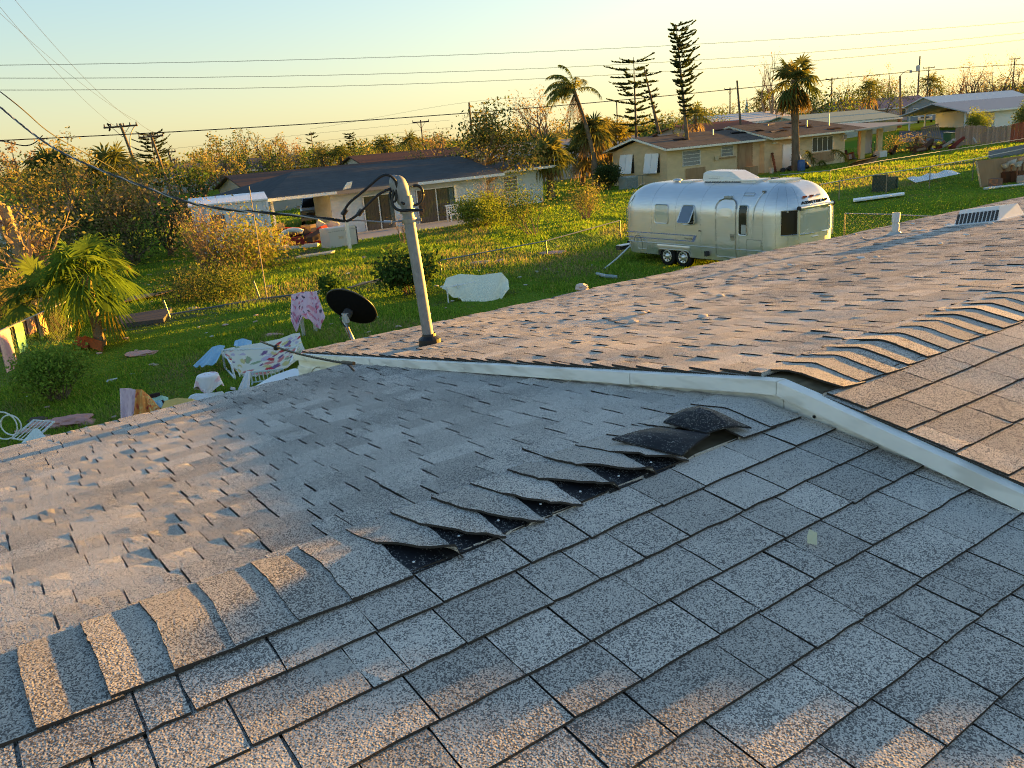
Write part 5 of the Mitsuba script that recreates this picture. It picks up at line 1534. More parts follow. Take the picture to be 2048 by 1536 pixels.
# pale yellow sheet heaped over something low
hang('sheet', 'pale yellow sheet draped over low chairs on the lawn', [(13.002, 21.072, 0.558), (13.366, 20.830, 0.650), (13.886, 20.485, 0.551), (14.457, 20.106, 0.591), (14.611, 20.003, 0.337)], [(12.364, 20.295, 0.392), (12.549, 19.932, 0.183), (12.702, 19.590, -0.082), (13.280, 18.966, -0.156), (13.958, 18.996, 0.198)], (0.80, 0.76, 0.56), n=(60, 40), wave=0.11, freq=12, belly=0.22)
ch = thing('garden_chair', 'white chair legs showing under the pale yellow sheet', 'chair')
g = np.array([*(12.347, 19.955), 0])
put(ch, 'leg', rod(g, g + [0, 0, 0.5], 0.022, (0.7, 0.7, 0.68)), 'satin')
put(ch, 'leg', rod(g + [0.5, 0.2, 0], g + [0.5, 0.2, 0.5], 0.022, (0.7, 0.7, 0.68)), 'satin')
put(ch, 'seat', box(g + [0.1, 0.25, 0.40], g + [1.2, 0.6, 0.44], (0.7, 0.7, 0.68)), 'satin')

# the swing seat under the flowered quilt, with the aqua chair
sw = thing('garden_lounger', 'white metal garden lounger under the flowered quilt', 'lounger')
P0 = [np.array(q) for q in ((4.797, 16.547, 0.020), (4.935, 17.766, 0.020), (6.279, 16.460, 0.020), (5.797, 15.658, 0.020))]
m = Mesh()
put(sw, 'frame', Mesh().tube([P0[0], P0[0] + [0.0, 0.1, 0.30], P0[1] + [0, 0, 0.42], P0[2] + [0, 0, 0.42], P0[3] + [0, 0, 0.3]], 0.024, (0.62, 0.68, 0.72), 7), 'satin')
put(sw, 'leg', Mesh().tube([P0[1] + [0, 0, 0.42], P0[1], P0[0]], 0.024, (0.62, 0.68, 0.72), 7), 'satin')
put(sw, 'leg', Mesh().tube([P0[2] + [0, 0, 0.42], P0[2], P0[3]], 0.024, (0.62, 0.68, 0.72), 7), 'satin')
quilt = spots((0.72, 0.68, 0.55), [(0.45, 0.03, 0.04), (0.60, 0.20, 0.18), (0.20, 0.10, 0.22), (0.30, 0.36, 0.20), (0.50, 0.42, 0.52), (0.58, 0.50, 0.20)], 80, 9, 0.05, 0.8)
hang('quilt', 'cream quilt printed with red and brown flowers, spread over the lounger', [(5.018, 18.211, 0.354), (5.313, 18.015, 0.398), (5.847, 17.781, 0.424), (6.287, 17.609, 0.460), (6.617, 17.629, 0.515), (6.770, 17.528, 0.525)], [(5.024, 17.487, 0.208), (4.938, 16.944, 0.135), (4.916, 16.598, -0.029), (5.390, 16.284, 0.016), (5.887, 16.194, 0.061), (6.483, 16.518, 0.326)], quilt, n=(80, 60), wave=0.05, freq=15, belly=0.10)
blue = (0.30, 0.50, 0.66)
hang('towel', 'sky blue towel hanging at the left end of the lounger', [(4.846, 18.205, 0.464), (5.000, 18.103, 0.498), (5.094, 18.041, 0.464)], [(4.256, 17.877, 0.175), (4.384, 17.672, 0.184), (4.677, 17.477, 0.214)], blue, n=(24, 18), wave=0.05, freq=12, cat='towel')
hang('towel', 'small sky blue towel bunched behind the quilt', [(5.499, 18.612, 0.415), (5.659, 18.506, 0.462), (5.832, 18.391, 0.381)], [(5.351, 18.230, 0.380), (5.516, 18.120, 0.339), (5.702, 17.997, 0.370)], blue, n=(18, 8), wave=0.04, cat='towel')
ac = thing('garden_chair', 'pale aqua garden chair with a slatted back below the quilt', 'chair')
aq = (0.50, 0.62, 0.64)
p1, p2, p3, p4 = (np.array(q) for q in ((4.922, 15.754, 0.280), (5.516, 15.359, 0.298), (4.936, 15.745, 0.055), (5.507, 15.366, 0.087)))
m = Mesh()
put(ac, 'back_frame', Mesh().tube([p3, p1, p2, p4], 0.022, aq, 6).tube([p3, p4], 0.018, aq, 6), 'satin')
for k in range(7):
    t = (k + 1) / 8
    put(ac, 'slat', Mesh().tube([p1 * (1 - t) + p2 * t, p3 * (1 - t) + p4 * t], 0.012, aq, 4), 'satin')
for q in (p3, p4):
    put(ac, 'leg', Mesh().tube([q, [q[0] - 0.05, q[1] - 0.05, 0.0]], 0.022, aq, 6), 'satin')
put(ac, 'seat', Mesh().slab([p3 + [0, 0, -0.1], p4 + [0, 0, -0.1], p4 + [-0.25, -0.35, -0.14], p3 + [-0.25, -0.35, -0.14]], 0.03, aq), 'satin')
hang('sheet', 'white cloth hanging from the left arm of the aqua chair', [(4.837, 15.690, 0.345), (4.907, 15.644, 0.338)], [(4.547, 15.523, 0.025), (4.726, 15.404, -0.082)], (0.74, 0.76, 0.78), n=(10, 12), wave=0.03)

# small table with a white towel
tb = thing('side_table', 'small round side table under a white pink-marked towel', 'table')
g = np.array([*(4.017, 15.622), 0])
for a in (0.3, 2.4, 4.5):
    put(tb, 'leg', rod(g + [0.12 * math.cos(a), 0.12 * math.sin(a), 0], g + [0.10 * math.cos(a), 0.10 * math.sin(a), 0.42], 0.012, (0.08, 0.08, 0.08)), 'matte')
put(tb, 'top', Mesh().lathe([(0, 0.45), (0.2, 0.45), (0.2, 0.42), (0, 0.42)], g, (0.1, 0.1, 0.1), 16), 'matte')


def skirt(u, v):
    a = u * 2 * np.pi
    rr = np.where(v < 0.5, v * 2 * 0.21, 0.21 + (v - 0.5) * 0.14 + 0.035 * np.sin(5 * a) * (v - 0.5) * 2)
    z = np.where(v < 0.5, 0.465, 0.465 - (v - 0.5) * 0.52 * (1 + 0.25 * np.sin(3 * a + 1)))
    return g + np.stack([rr * np.cos(a), rr * np.sin(a), z], -1)


solo('towel', 'white towel with pink marks spread over the small side table', 'towel', cloth(skirt, 50, 20, spots((0.76, 0.74, 0.76), [(0.72, 0.48, 0.52)], 12, 4, 0.09)), 'cloth', smooth=True)

# chairs under towels beside the eave
ch = thing('garden_chair', 'dark chair mostly hidden by the pink and orange towels', 'chair')
g = np.array([*(np.array((2.579, 14.969, 0.410))[:2] - [0.0, 0.40]), 0])
put(ch, 'seat', box(g + [-0.25, -0.1, 0.30], g + [0.35, 0.45, 0.36], (0.06, 0.04, 0.04)), 'matte')
for dx, dy in ((-0.22, -0.08), (0.32, -0.08), (-0.22, 0.42), (0.32, 0.42)):
    put(ch, 'leg', rod(g + [dx, dy, 0], g + [dx, dy, 0.32], 0.02, (0.05, 0.05, 0.05)), 'matte')
put(ch, 'backrest', box(g + [-0.25, 0.40, 0.361], g + [0.35, 0.46, 0.47], (0.06, 0.04, 0.04)), 'matte')
hang('towel', 'pale pink towel over the chair back by the eave', [(2.266, 15.057, 0.698), (2.392, 14.853, 0.720), (2.485, 14.671, 0.696)], [(2.105, 14.564, 0.207), (2.172, 14.399, 0.131), (2.366, 14.391, 0.415)], spots((0.62, 0.44, 0.48), [(0.52, 0.34, 0.40)], 20, 5, 0.08), n=(24, 20), wave=0.03, cat='towel')
hang('throw', 'orange and gold patterned throw beside the pale pink towel', [(2.463, 14.566, 0.733), (2.547, 14.511, 0.724), (2.646, 14.565, 0.581)], [(2.235, 14.117, 0.203), (2.423, 13.992, 0.232), (2.720, 14.035, 0.367)], spots((0.62, 0.24, 0.05), [(0.44, 0.08, 0.03), (0.62, 0.36, 0.10), (0.66, 0.44, 0.14)], 60, 6, 0.07), n=(44, 36), wave=0.05, freq=17, cat='throw')
hang('towel', 'mustard yellow towel thrown over a chair at the eave', [(2.869, 14.296, 0.466), (3.091, 14.269, 0.476), (3.320, 14.117, 0.433), (3.439, 14.038, 0.342)], [(2.648, 13.723, 0.400), (2.817, 13.491, 0.250), (3.111, 13.415, 0.286), (3.334, 13.387, 0.426)], (0.60, 0.42, 0.12), n=(28, 18), wave=0.03, belly=0.06, cat='towel')
hang('towel', 'mint green towel behind the mustard one', [(2.776, 15.078, 0.409), (2.939, 14.970, 0.413), (3.044, 14.901, 0.362)], [(2.685, 14.778, 0.366), (2.848, 14.671, 0.289), (2.975, 14.586, 0.336)], (0.40, 0.62, 0.44), n=(14, 8), wave=0.02, cat='towel')
hang('towel', 'teal cloth crumpled between the orange throw and the mustard towel', [(2.714, 14.760, 0.393), (2.867, 14.658, 0.407)], [(2.659, 14.436, 0.330), (2.825, 14.325, 0.342)], (0.34, 0.52, 0.56), n=(10, 8), wave=0.04, cat='towel')


def ground_sheet(name, label, pts, col, bump=0.10, seed=0, n=30, lift=0.05, cat='sheet'):
    p = [np.array(q) for q in pts]

    def fn(u, v):
        u_, v_ = u[..., None], v[..., None]
        q = (1 - u_) * (1 - v_) * p[0] + u_ * (1 - v_) * p[1] + u_ * v_ * p[2] + (1 - u_) * v_ * p[3]
        q[..., 2] += lift + bump * (meshkit.fbm(np.stack([q[..., 0] * 2.2, q[..., 1] * 2.2, 0 * u + seed], -1), 3) - 0.3) * 1.5 * np.sin(np.pi * np.clip(u, 0.03, 0.97)) ** 0.5 * np.sin(np.pi * np.clip(v, 0.03, 0.97)) ** 0.5
        return q
    return solo(name, label, cat, cloth(fn, n, n, col), 'cloth', smooth=True)


hang('sheet', 'big white sheet draped low over the grass under the eave end', [(4.431, 14.520, 0.219), (5.003, 14.500, 0.425), (5.448, 14.444, 0.494), (5.736, 13.773, 0.480), (6.115, 13.041, 0.512)], [(4.094, 14.143, 0.216), (4.514, 13.624, 0.226), (5.035, 13.158, 0.199), (5.518, 12.837, 0.249), (6.001, 12.516, 0.300)], (0.80, 0.82, 0.84), n=(44, 24), wave=0.035, freq=13, belly=0.05, cat='sheet')
ground_sheet('sheet', 'white sheet heaped on the grass right of the mustard towel', [(3.421, 15.312, 0.000), (3.599, 15.432, 0.100), (4.064, 14.880, 0.200), (4.165, 14.762, 0.000)], (0.80, 0.81, 0.83), 0.25, 2)
ground_sheet('sheet', 'narrow white sheet on the grass between two others', [(4.124, 15.099, 0.000), (4.186, 15.112, 0.100), (4.609, 14.881, 0.100), (4.640, 14.711, 0.000)], (0.80, 0.81, 0.83), 0.12, 3)
hang('sheet', 'pale aqua sheet draped to a peak at the lower left', [(0.690, 14.603, 0.402), (0.741, 14.569, 0.434), (0.784, 14.541, 0.392)], [(0.303, 14.500, 0.089), (0.612, 14.175, 0.090), (0.922, 14.089, 0.136)], (0.66, 0.74, 0.72), n=(22, 16), wave=0.05, freq=9, cat='sheet')
hang('sheet', 'pale aqua sheet slanting over a line at the lower left', [(0.940, 14.797, 0.055), (1.236, 14.601, 0.178), (1.524, 14.529, 0.262)], [(0.822, 14.515, -0.047), (1.160, 14.291, 0.013), (1.518, 14.173, 0.096)], (0.64, 0.74, 0.72), n=(22, 10), wave=0.04, cat='sheet')
wc = thing('wire_chair', 'overturned white wire chair at the lower left corner', 'chair')
g = np.array([*(0.284, 15.293), 0])
for k, (cx, cz, rr) in enumerate(((0.0, 0.42, 0.26), (0.12, 0.40, 0.19))):
    a = np.linspace(0, 6.28, 22)
    put(wc, 'hoop', Mesh().tube(np.stack([g[0] + cx + 0.8 * rr * np.cos(a), g[1] - 0.5 * rr * np.cos(a), cz + rr * np.sin(a)], -1), 0.014, (0.66, 0.70, 0.70), 6), 'satin')
for k in range(6):
    o = g + [0.10 + 0.05 * k, 0.1 - 0.09 * k, 0.12]
    put(wc, 'seat_wire', Mesh().tube([o, o + [0.42, 0.28, 0.18]], 0.010, (0.66, 0.70, 0.70), 5), 'satin')
put(wc, 'seat_frame', Mesh().tube([g + [0.08, 0.12, 0.12], g + [0.5, 0.4, 0.3], g + [0.8, -0.06, 0.3], g + [0.38, -0.4, 0.12], g + [0.08, 0.12, 0.12]], 0.016, (0.66, 0.70, 0.70), 6), 'satin')


def lump(at, size, seed, flat=0.35):
    m = trimesh.creation.icosphere(subdivisions=3, radius=1.0)
    k = 0.7 + 1.1 * (meshkit.fbm(m.vertices * 1.6 + seed * 7.3, 4) - 0.35)
    v = m.vertices * k[:, None] * np.array([size[0], size[1], size[1] * flat]) * 0.5
    a = r.uniform(-0.3, 0.3)
    v = v @ np.array([[0.833 * math.cos(a), 0.553, 0], [-0.553, 0.833 * math.cos(a), 0], [0, 0, 1]]).T
    v[:, 2] = np.maximum(v[:, 2] + size[1] * flat * 0.25, -0.02)
    return trimesh.Trimesh(v + np.array([at[0], at[1], 0.0]), m.faces, process=False)


PK = (0.66, 0.40, 0.34)
for k, (at, sz, lab, c) in enumerate((
    ((3.750, 21.156), (0.95, 0.45), 'torn piece of pink insulation on the lawn right of the fan palm', PK), ((6.988, 20.231), (0.6, 0.35), 'piece of pink insulation behind the flowered quilt', PK),
    ((1.379, 15.954), (1.0, 0.7), 'large heap of pink insulation at the lower left', (0.60, 0.32, 0.28)), ((0.957, 16.244), (0.6, 0.4), 'smaller heap of pink insulation left of the large one', PK),
    ((0.895, 16.739), (0.4, 0.3), 'dark torn scrap above the insulation heaps', (0.12, 0.10, 0.08)), ((0.595, 16.061), (0.4, 0.3), 'pale insulation scrap beside the wire chair', PK), ((5.525, 27.119), (0.7, 0.35), 'pink insulation on the dark slab beyond the palm', PK),
    ((6.573, 26.943), (0.5, 0.3), 'pink scrap under the low bush by the slab', PK), ((17.290, 25.786), (1.1, 0.5), 'pink insulation strewn by the fence beyond the pale sheet', PK), ((18.076, 25.549), (0.6, 0.4), 'small pink scrap by the fence beyond the pale sheet', PK),
    ((20.348, 25.143), (1.2, 0.5), 'long pink scrap on the lawn left of the trailer', PK), ((12.482, 25.714), (1.1, 0.4), 'flat pink scrap beside the fallen fence', (0.5, 0.34, 0.26)), ((9.850, 28.768), (0.5, 0.3), 'pale pink scrap under the straggling shrub', PK), ((0.871, 15.301), (0.4, 0.25), 'pink scrap beside the pale aqua sheet', PK))):
    solo('insulation_piece', lab, 'insulation', lump(at, sz, k), 'matte', smooth=True, color=c)
m = Mesh()
for k in range(130):
    D = r.uniform(15, 40)
    lat = r.uniform(-0.62, 0.16) * D
    x, y = 0.553 * D + 0.833 * lat, 0.833 * D - 0.553 * lat - 1.745
    if y < 5.5 or (x > 19.5 and y < 23):
        continue
    s_ = r.uniform(0.02, 0.085)
    c = [(0.66, 0.60, 0.54), (0.70, 0.70, 0.68), (0.50, 0.38, 0.30), (0.62, 0.44, 0.38)][r.integers(0, 4)]
    q = trimesh.creation.icosphere(subdivisions=1, radius=1.0)
    v = q.vertices * (1 + 0.4 * r.normal(0, 1, (len(q.vertices), 1)) * 0.5) * [s_ * r.uniform(0.8, 1.8), s_, s_ * 0.4]
    m.add(v @ rotz(r.uniform(0, 6)).T + [x, y, 0.03], q.faces, c)
solo('litter', 'small pale scraps of storm litter strewn over the lawn', None, m, 'matte', kind='stuff')

# the fallen fence line and boards by the palm
fl = thing('fallen_fence', 'fallen chain-link fence lying along the lawn from the palm to the trailer', 'fence')
pts = [(3.491, 25.574, 0.050), (5.696, 25.933, 0.120), (8.558, 26.005, 0.100), (11.333, 24.847, 0.150), (14.052, 25.138, 0.350)]
put(fl, 'rail', Mesh().tube(pts, 0.03, (0.16, 0.16, 0.15), 6), 'metal')
for a, b in (((5.545, 25.585), (5.452, 25.646, 0.631)), ((8.721, 26.489), (8.611, 26.562, 0.651))):
    put(fl, 'post', rod([*a, -0.05], b, 0.03, (0.32, 0.33, 0.33), 7), 'metal')
m = Mesh()
for k in range(len(pts) - 1):
    a, b = np.array(pts[k]), np.array(pts[k + 1])
    for s_ in np.linspace(0, 1, 26):
        o = a * (1 - s_) + b * s_
        m.tube([o, o + [0.9, -0.8 + r.normal(0, 0.2), -o[2] + 0.03]], 0.005, (0.14, 0.14, 0.13), 3, caps=False)
put(fl, 'mesh', m, 'matte', kind='stuff')
fn_ = thing('chain_link_fence', 'standing chain-link fence with a top rail ending at the trailer', 'fence')
ra, rb, rc_ = np.array((15.210, 25.299, 0.477)), np.array((19.911, 24.972, 0.590)), np.array((24.375, 25.552, 0.843))
put(fn_, 'rail', Mesh().tube([ra, rb, rc_], 0.024, (0.26, 0.26, 0.25), 6), 'metal')
for q in (ra, rb, rc_):
    put(fn_, 'post', rod([q[0], q[1], -0.05], q, 0.028, (0.25, 0.25, 0.24), 6), 'metal')
put(fn_, 'mesh', Mesh().tm(chainlink(ra, rb, 0.05, min(ra[2], rb[2]) - 0.02).done()[0], (0.2, 0.2, 0.19)).tm(chainlink(rb, rc_, 0.05, rb[2] - 0.02).done()[0], (0.2, 0.2, 0.19)), 'matte', kind='stuff')


def board(name, label, pts, thick, mat, c, cat='board'):
    return solo(name, label, cat, Mesh().slab(pts, thick, c).done()[0] if mat in ('wood', 'plywood') else Mesh().slab(pts, thick, c), mat)


board('plywood_sheet', 'pale plywood sheet lying on the grass right of the palms', [(5.051, 30.462, 0.080), (5.527, 31.528, 0.080), (7.099, 31.335, 0.100), (6.376, 30.700, 0.100)], 0.03, 'wood', None)
board('slab', 'dark grey concrete slab sunk in the grass beyond the palm', [(3.801, 25.583, 0.050), (4.210, 27.089, 0.050), (5.922, 26.945, 0.050), (5.227, 25.073, 0.050)], 0.12, 'matte', (0.10, 0.10, 0.11), 'slab')
board('broken_pot', 'broken terracotta planter piece at the foot of the fan palm', [(2.721, 24.032, 0.050), (2.891, 23.814, 0.280), (3.109, 22.300, 0.300), (3.039, 22.358, 0.030)], 0.05, 'matte', (0.30, 0.11, 0.05), 'planter')
board('broken_pot', 'second terracotta piece left of the fan palm trunk', [(2.575, 24.102, 0.040), (2.767, 24.317, 0.200), (2.942, 23.391, 0.220), (2.773, 23.032, 0.030)], 0.05, 'matte', (0.28, 0.10, 0.05), 'planter')
af = thing('trestle', 'small pale wooden A-frame standing on the grass below the shaded tree', 'trestle')
g = np.array([*(6.706, 38.138), 0])
put(af, 'leg', Mesh().tube([g + [-0.05, 0, 0], (6.266, 35.509, 0.910)], 0.05, (0.5, 0.4, 0.28), 4).done()[0], 'wood')
put(af, 'leg', Mesh().tube([[*(7.063, 38.254), 0], (6.266, 35.509, 0.910)], 0.05, (0.5, 0.4, 0.28), 4).done()[0], 'wood')
solo('pipe_scrap', 'broken length of grey pipe on the grass left of the trailer', 'pipe', Mesh().tube([(17.922, 19.576, 0.050), (17.627, 18.778, 0.100), (17.839, 18.486, 0.060)], 0.06, (0.30, 0.36, 0.38), 8), 'satin')
solo('garden_stake', 'tall thin stake standing in the grass before the straggling shrub', 'stake', Mesh().tube([[*(8.779, 25.943), -0.05], (8.789, 25.937, 3.795)], [0.022, 0.016], (0.34, 0.28, 0.22), 6), 'matte')


# ---------------------------------------------------------------- the far neighbourhood: tree line, roofs, poles
r = np.random.default_rng(33)
far_kinds = {
    'dark': ('dark rounded tree in the far tree line', DARKG + OLIVE + GREEN, 1.0),
    'gold': ('golden storm-thinned tree in the far tree line', GOLD + OLIVE, 0.7),
    'thin': ('tall sparse tree with small leaf tufts in the far tree line', OLIVE + GOLD, 0.35),
    'bare': ('leafless reddish tree in the far tree line', RUST, 0.7),
}


def far_tree(kind, p, w):
    lab, tones, dn = far_kinds[kind]
    tree('far_tree', lab, 'tree', at=p[:2], top=p[2], width=w, tones=tones, r=r, density=dn, size=0.30 if kind == 'dark' else 0.24, depth=2 if kind == 'dark' else 3, group='far trees, ' + kind, trunk=0.16 if kind == 'dark' else 0.45 if kind == 'thin' else 0.28,
         spread=w * (0.14 if kind == 'dark' else 0.06), per=int(60 * dn) if kind == 'dark' else None)


marks = []
for kind, p, w in (
    ('bare', (7.085, 77.581, 7.127), 4), ('gold', (12.215, 92.180, 8.519), 5), ('gold', (24.501, 84.021, 7.001), 4.8), ('gold', (21.728, 79.860, 5.667), 4.5), ('thin', (33.640, 105.561, 8.218), 4.5), ('thin', (36.319, 103.782, 7.851), 4.5), ('thin', (38.582, 107.081, 6.836), 4),
    ('bare', (43.270, 113.572, 7.271), 5), ('gold', (41.824, 108.530, 4.777), 6), ('dark', (42.088, 104.753, 4.834), 5), ('gold', (45.699, 109.557, 4.320), 6), ('dark', (34.591, 101.328, 4.347), 6), ('dark', (29.855, 98.472, 4.654), 6), ('gold', (38.381, 104.814, 4.497), 5), ('dark', (51.414, 114.165, 4.224), 7),
    ('gold', (56.315, 116.912, 4.445), 7), ('gold', (59.770, 114.618, 4.555), 7), ('dark', (65.628, 116.730, 4.366), 7), ('bare', (59.473, 102.811, 6.156), 5), ('dark', (18.899, 75.737, 4.282), 4.5), ('gold', (20.241, 92.852, 5.182), 5), ('bare', (36.845, 129.842, 6.127), 6), ('gold', (40.164, 121.636, 5.628), 6),
    ('dark', (84.635, 86.100, 4.276), 6), ('gold', (90.308, 88.335, 6.121), 6), ('dark', (88.930, 80.847, 6.024), 6), ('gold', (116.290, 101.091, 7.312), 7), ('dark', (99.528, 88.214, 5.445), 6), ('gold', (114.844, 96.049, 6.446), 6), ('dark', (108.867, 88.014, 6.146), 5), ('gold', (122.397, 97.035, 7.156), 7),
    ('dark', (102.494, 71.839, 7.022), 5.5), ('dark', (106.061, 71.871, 7.349), 6), ('thin', (111.612, 74.186, 9.511), 5.5), ('dark', (115.973, 74.891, 6.778), 6), ('dark', (138.294, 86.478, 8.540), 7), ('bare', (159.039, 96.709, 12.036), 6), ('dark', (150.842, 90.149, 7.885), 7), ('bare', (161.751, 100.910, 11.496), 6),
    ('dark', (177.514, 102.446, 8.298), 8), ('dark', (187.767, 101.640, 8.409), 8), ('bare', (190.269, 99.978, 11.961), 9), ('bare', (173.027, 87.419, 11.850), 10), ('bare', (181.843, 87.567, 12.281), 11), ('bare', (190.964, 87.512, 11.564), 10), ('gold', (199.060, 106.144, 9.016), 9), ('gold', (183.851, 92.235, 9.125), 9), ('gold', (183.362, 86.558, 8.768), 9), ('dark', (196.922, 95.560, 7.569), 9),
    ('gold', (63.716, 61.579, 2.029), 4), ('gold', (128.701, 110.855, 5.063), 8), ('gold', (125.640, 94.881, 6.448), 8), ('dark', (119.268, 87.108, 6.910), 7), ('gold', (89.545, 94.844, 5.871), 6), ('gold', (17.176, 118.897, 7.220), 7), ('gold', (20.429, 116.736, 6.306), 7), ('dark', (11.061, 110.953, 5.755), 8), ('gold', (5.722, 102.494, 6.048), 8), ('gold', (195.038, 84.806, 9.071), 10)):
    far_tree(kind, p, w)
    marks.append(([k for k in labels if k.startswith('far_tree') and '__' not in k][-1], kind, p))
for p, c in (((38.057, 90.624, 5.247), 1.7), ((39.865, 89.423, 5.403), 1.9), ((50.321, 99.285, 6.296), 2.1), ((53.176, 97.389, 6.400), 2.1), ((17.830, 88.451, 5.276), 1.6), ((73.401, 67.151, 6.911), 2.2), ((114.500, 72.268, 8.642), 2.4), ((185.077, 103.426, 11.010), 3.2), ((110.014, 87.252, 8.754), 2.4)):
    marks.append((cabbage_palm('far_palm', 'small dark palm', p[:2], p[2], r, crown=c, n=24, dead=6, blades=9, group='far palms', rad=0.2), 'palm', p))
# each far tree is told by its kind, by what it stands behind and by its turn from the left there
places = ((-0.33, 'at the far left'), (-0.10, 'above the bungalow roofs'), (0.14, 'between the two houses'), (0.36, 'behind the cream house'), (9, 'at the far right'))
turns = 'first second third fourth fifth sixth seventh eighth ninth tenth eleventh twelfth'.split()
seen = {}
for key, kind, p in sorted(marks, key=lambda q: (0.833 * q[2][0] - 0.553 * (q[2][1] + 1.745)) / (0.553 * q[2][0] + 0.833 * (q[2][1] + 1.745))):
    b = (0.833 * p[0] - 0.553 * (p[1] + 1.745)) / (0.553 * p[0] + 0.833 * (p[1] + 1.745))
    where = next(w for lim, w in places if b < lim)
    n = seen[kind, where] = seen.get((kind, where), -1) + 1
    what = {'dark': 'dark rounded far tree', 'gold': 'golden storm-thinned far tree', 'thin': 'tall sparse tufted far tree', 'bare': 'reddish twiggy far tree', 'palm': 'small far palm'}[kind]
    labels[key]['label'] = f'{what} {where}, {turns[n]} of its kind from left'
p = (22.494, 100.959, 7.083)
pine('far_pine', 'pointed pine behind the second utility pole', p[:2], p[2] + 1.0, r, 16, 0.15, 2.2, rad=0.15)
p = (62.626, 136.730, 7.282)
pine('far_pine', 'narrow pointed pine far behind the bungalow', p[:2], p[2], r, 14, 0.3, 1.2, rad=0.15)
p = (44.995, 110.025, 7.389)
pine('dead_pine', 'dead pole-straight pine with stub branches in the far tree line', p[:2], p[2], r, 8, 0.6, 1.0, rad=0.17, bare=0.6)


def pole(label, p, arm=None, group=None, lean=(0, 0), rad=0.14, turn=(0.25, 0.97), ins=3):
    key = thing('utility_pole', label, 'utility pole', group)
    h = p[2]
    put(key, 'shaft', Mesh().tube([(p[0] + lean[0] * h, p[1] + lean[1] * h, -0.2), (p[0], p[1], h)], [rad * 1.2, rad * 0.8], (0.2, 0.13, 0.09), 8), 'bark', smooth=True)
    if arm:
        u = np.array([turn[0], turn[1], 0])
        a, b = np.array([p[0], p[1], h - 0.25]) - u * arm, np.array([p[0], p[1], h - 0.25]) + u * arm
        put(key, 'crossarm', Mesh().tube([a, b], 0.075, (0.13, 0.09, 0.07), 4), 'matte')
        for t in np.linspace(0.03, 0.97, ins * 2):
            q = a * (1 - t) + b * t
            put(key, 'insulator', Mesh().lathe([(0.05, 0.05), (0.07, 0.12), (0.04, 0.2), (0.06, 0.26), (0, 0.3)], tuple(q), (0.10, 0.08, 0.07), 6), 'satin')
        m = Mesh()
        for s_ in (-1, 1):
            m.tube([np.array([p[0], p[1], h - 1.1]), np.array([p[0], p[1], h - 0.3]) + u * s_ * arm * 0.5], 0.025, (0.2, 0.2, 0.2), 4)
        put(key, 'brace', m, 'matte')
    return key


CR = (0.833, -0.553)
k1 = pole('leaning utility pole with a wide crossarm and a coil hanging at its left end', (15.265, 78.150, 8.265), 1.45, turn=CR, lean=(0.15, -0.10))
p = (14.438, 78.699, 8.219)
put(k1, 'hardware_coil', Mesh().tube(spline([np.array(p) + q for q in ((0.1, 0, 0), (-0.1, 0, 0.12), (0.05, 0, -0.2), (-0.05, 0, -0.5), (0.1, 0, -0.3))], 14), 0.06, (0.02, 0.02, 0.02), 5), 'matte')
p = (15.980, 77.676, 7.872)
put(k1, 'loose_conductor', Mesh().tube(spline([np.array(p) + q for q in ((0.3, -0.2, 0.1), (-0.1, 0, -0.5), (-0.3, 0.1, -1.2), (-0.35, 0.1, -1.9))], 14), 0.05, (0.42, 0.42, 0.42), 5), 'matte')
pole('leaning utility pole second from the left, with a crossarm', (20.252, 90.444, 7.656), 1.25, turn=CR, lean=(0.13, -0.09))
pole('third leaning utility pole, half hidden by the golden trees', (25.542, 107.338, 6.248), 0.95, turn=CR, lean=(0.13, -0.09))
pole('thin far utility pole right of the third one', (32.164, 132.951, 5.338), 0.9, turn=CR, lean=(0.1, -0.06))
pole('slim far utility pole with one arm above the brown roofs', (55.971, 99.134, 7.579), 1.1, turn=CR, rad=0.10, ins=1)
pole('far utility pole behind the bronze-leaved tree', (58.760, 91.280, 9.064), None, rad=0.15)
pole('slim far utility pole left of the tall pine', (80.892, 88.586, 8.041), None, rad=0.09)
pole('far utility pole with short arm left of the leaning one', (109.548, 93.564, 9.322), 0.9, turn=CR, rad=0.12, ins=1)
pole('leaning far utility pole behind the cream house roof', (86.807, 72.653, 9.093), None, rad=0.14, lean=(0.07, -0.05))
pole('utility pole with a transformer can at the far right', (158.848, 90.834, 12.994), None, rad=0.16)
p = (158.643, 90.970, 10.901)
put('utility_pole_009' if 'utility_pole_009' in labels else k1, 'transformer', Mesh().lathe([(0, -0.6), (0.35, -0.6), (0.35, 0.4), (0.3, 0.5), (0, 0.5)], p, (0.5, 0.5, 0.5), 10), 'satin')
pole('far utility pole with a crossarm right of the transformer pole', (174.943, 98.151, 11.582), 1.2, turn=CR, rad=0.12, ins=1)
pole('far utility pole among the bare trees at the right edge', (184.378, 85.883, 11.770), 1.1, turn=CR, rad=0.12, ins=1)
pole('far utility pole with crossarm behind the skirted palm', (123.154, 84.528, 9.581), 1.0, turn=CR, rad=0.12, ins=1)
key = thing('street_lamp', 'street lamp on a wooden pole with a curved arm', 'street lamp')
p, q = (111.470, 65.878, 8.302), (112.679, 65.075, 8.889)
put(key, 'shaft', Mesh().tube([(p[0] + 0.5, p[1] - 0.3, 0), p], [0.17, 0.12], (0.2, 0.14, 0.1), 8), 'bark')
put(key, 'arm', Mesh().tube(spline([p, (np.array(p) + q) / 2 + [0, 0, 0.25], q], 10), 0.045, (0.4, 0.4, 0.4), 5), 'metal')
put(key, 'lamp_head', Mesh().lathe([(0, -0.3), (0.2, -0.3), (0.14, 0.0), (0.05, 0.1), (0, 0.1)], q, (0.42, 0.42, 0.44), 10), 'satin')

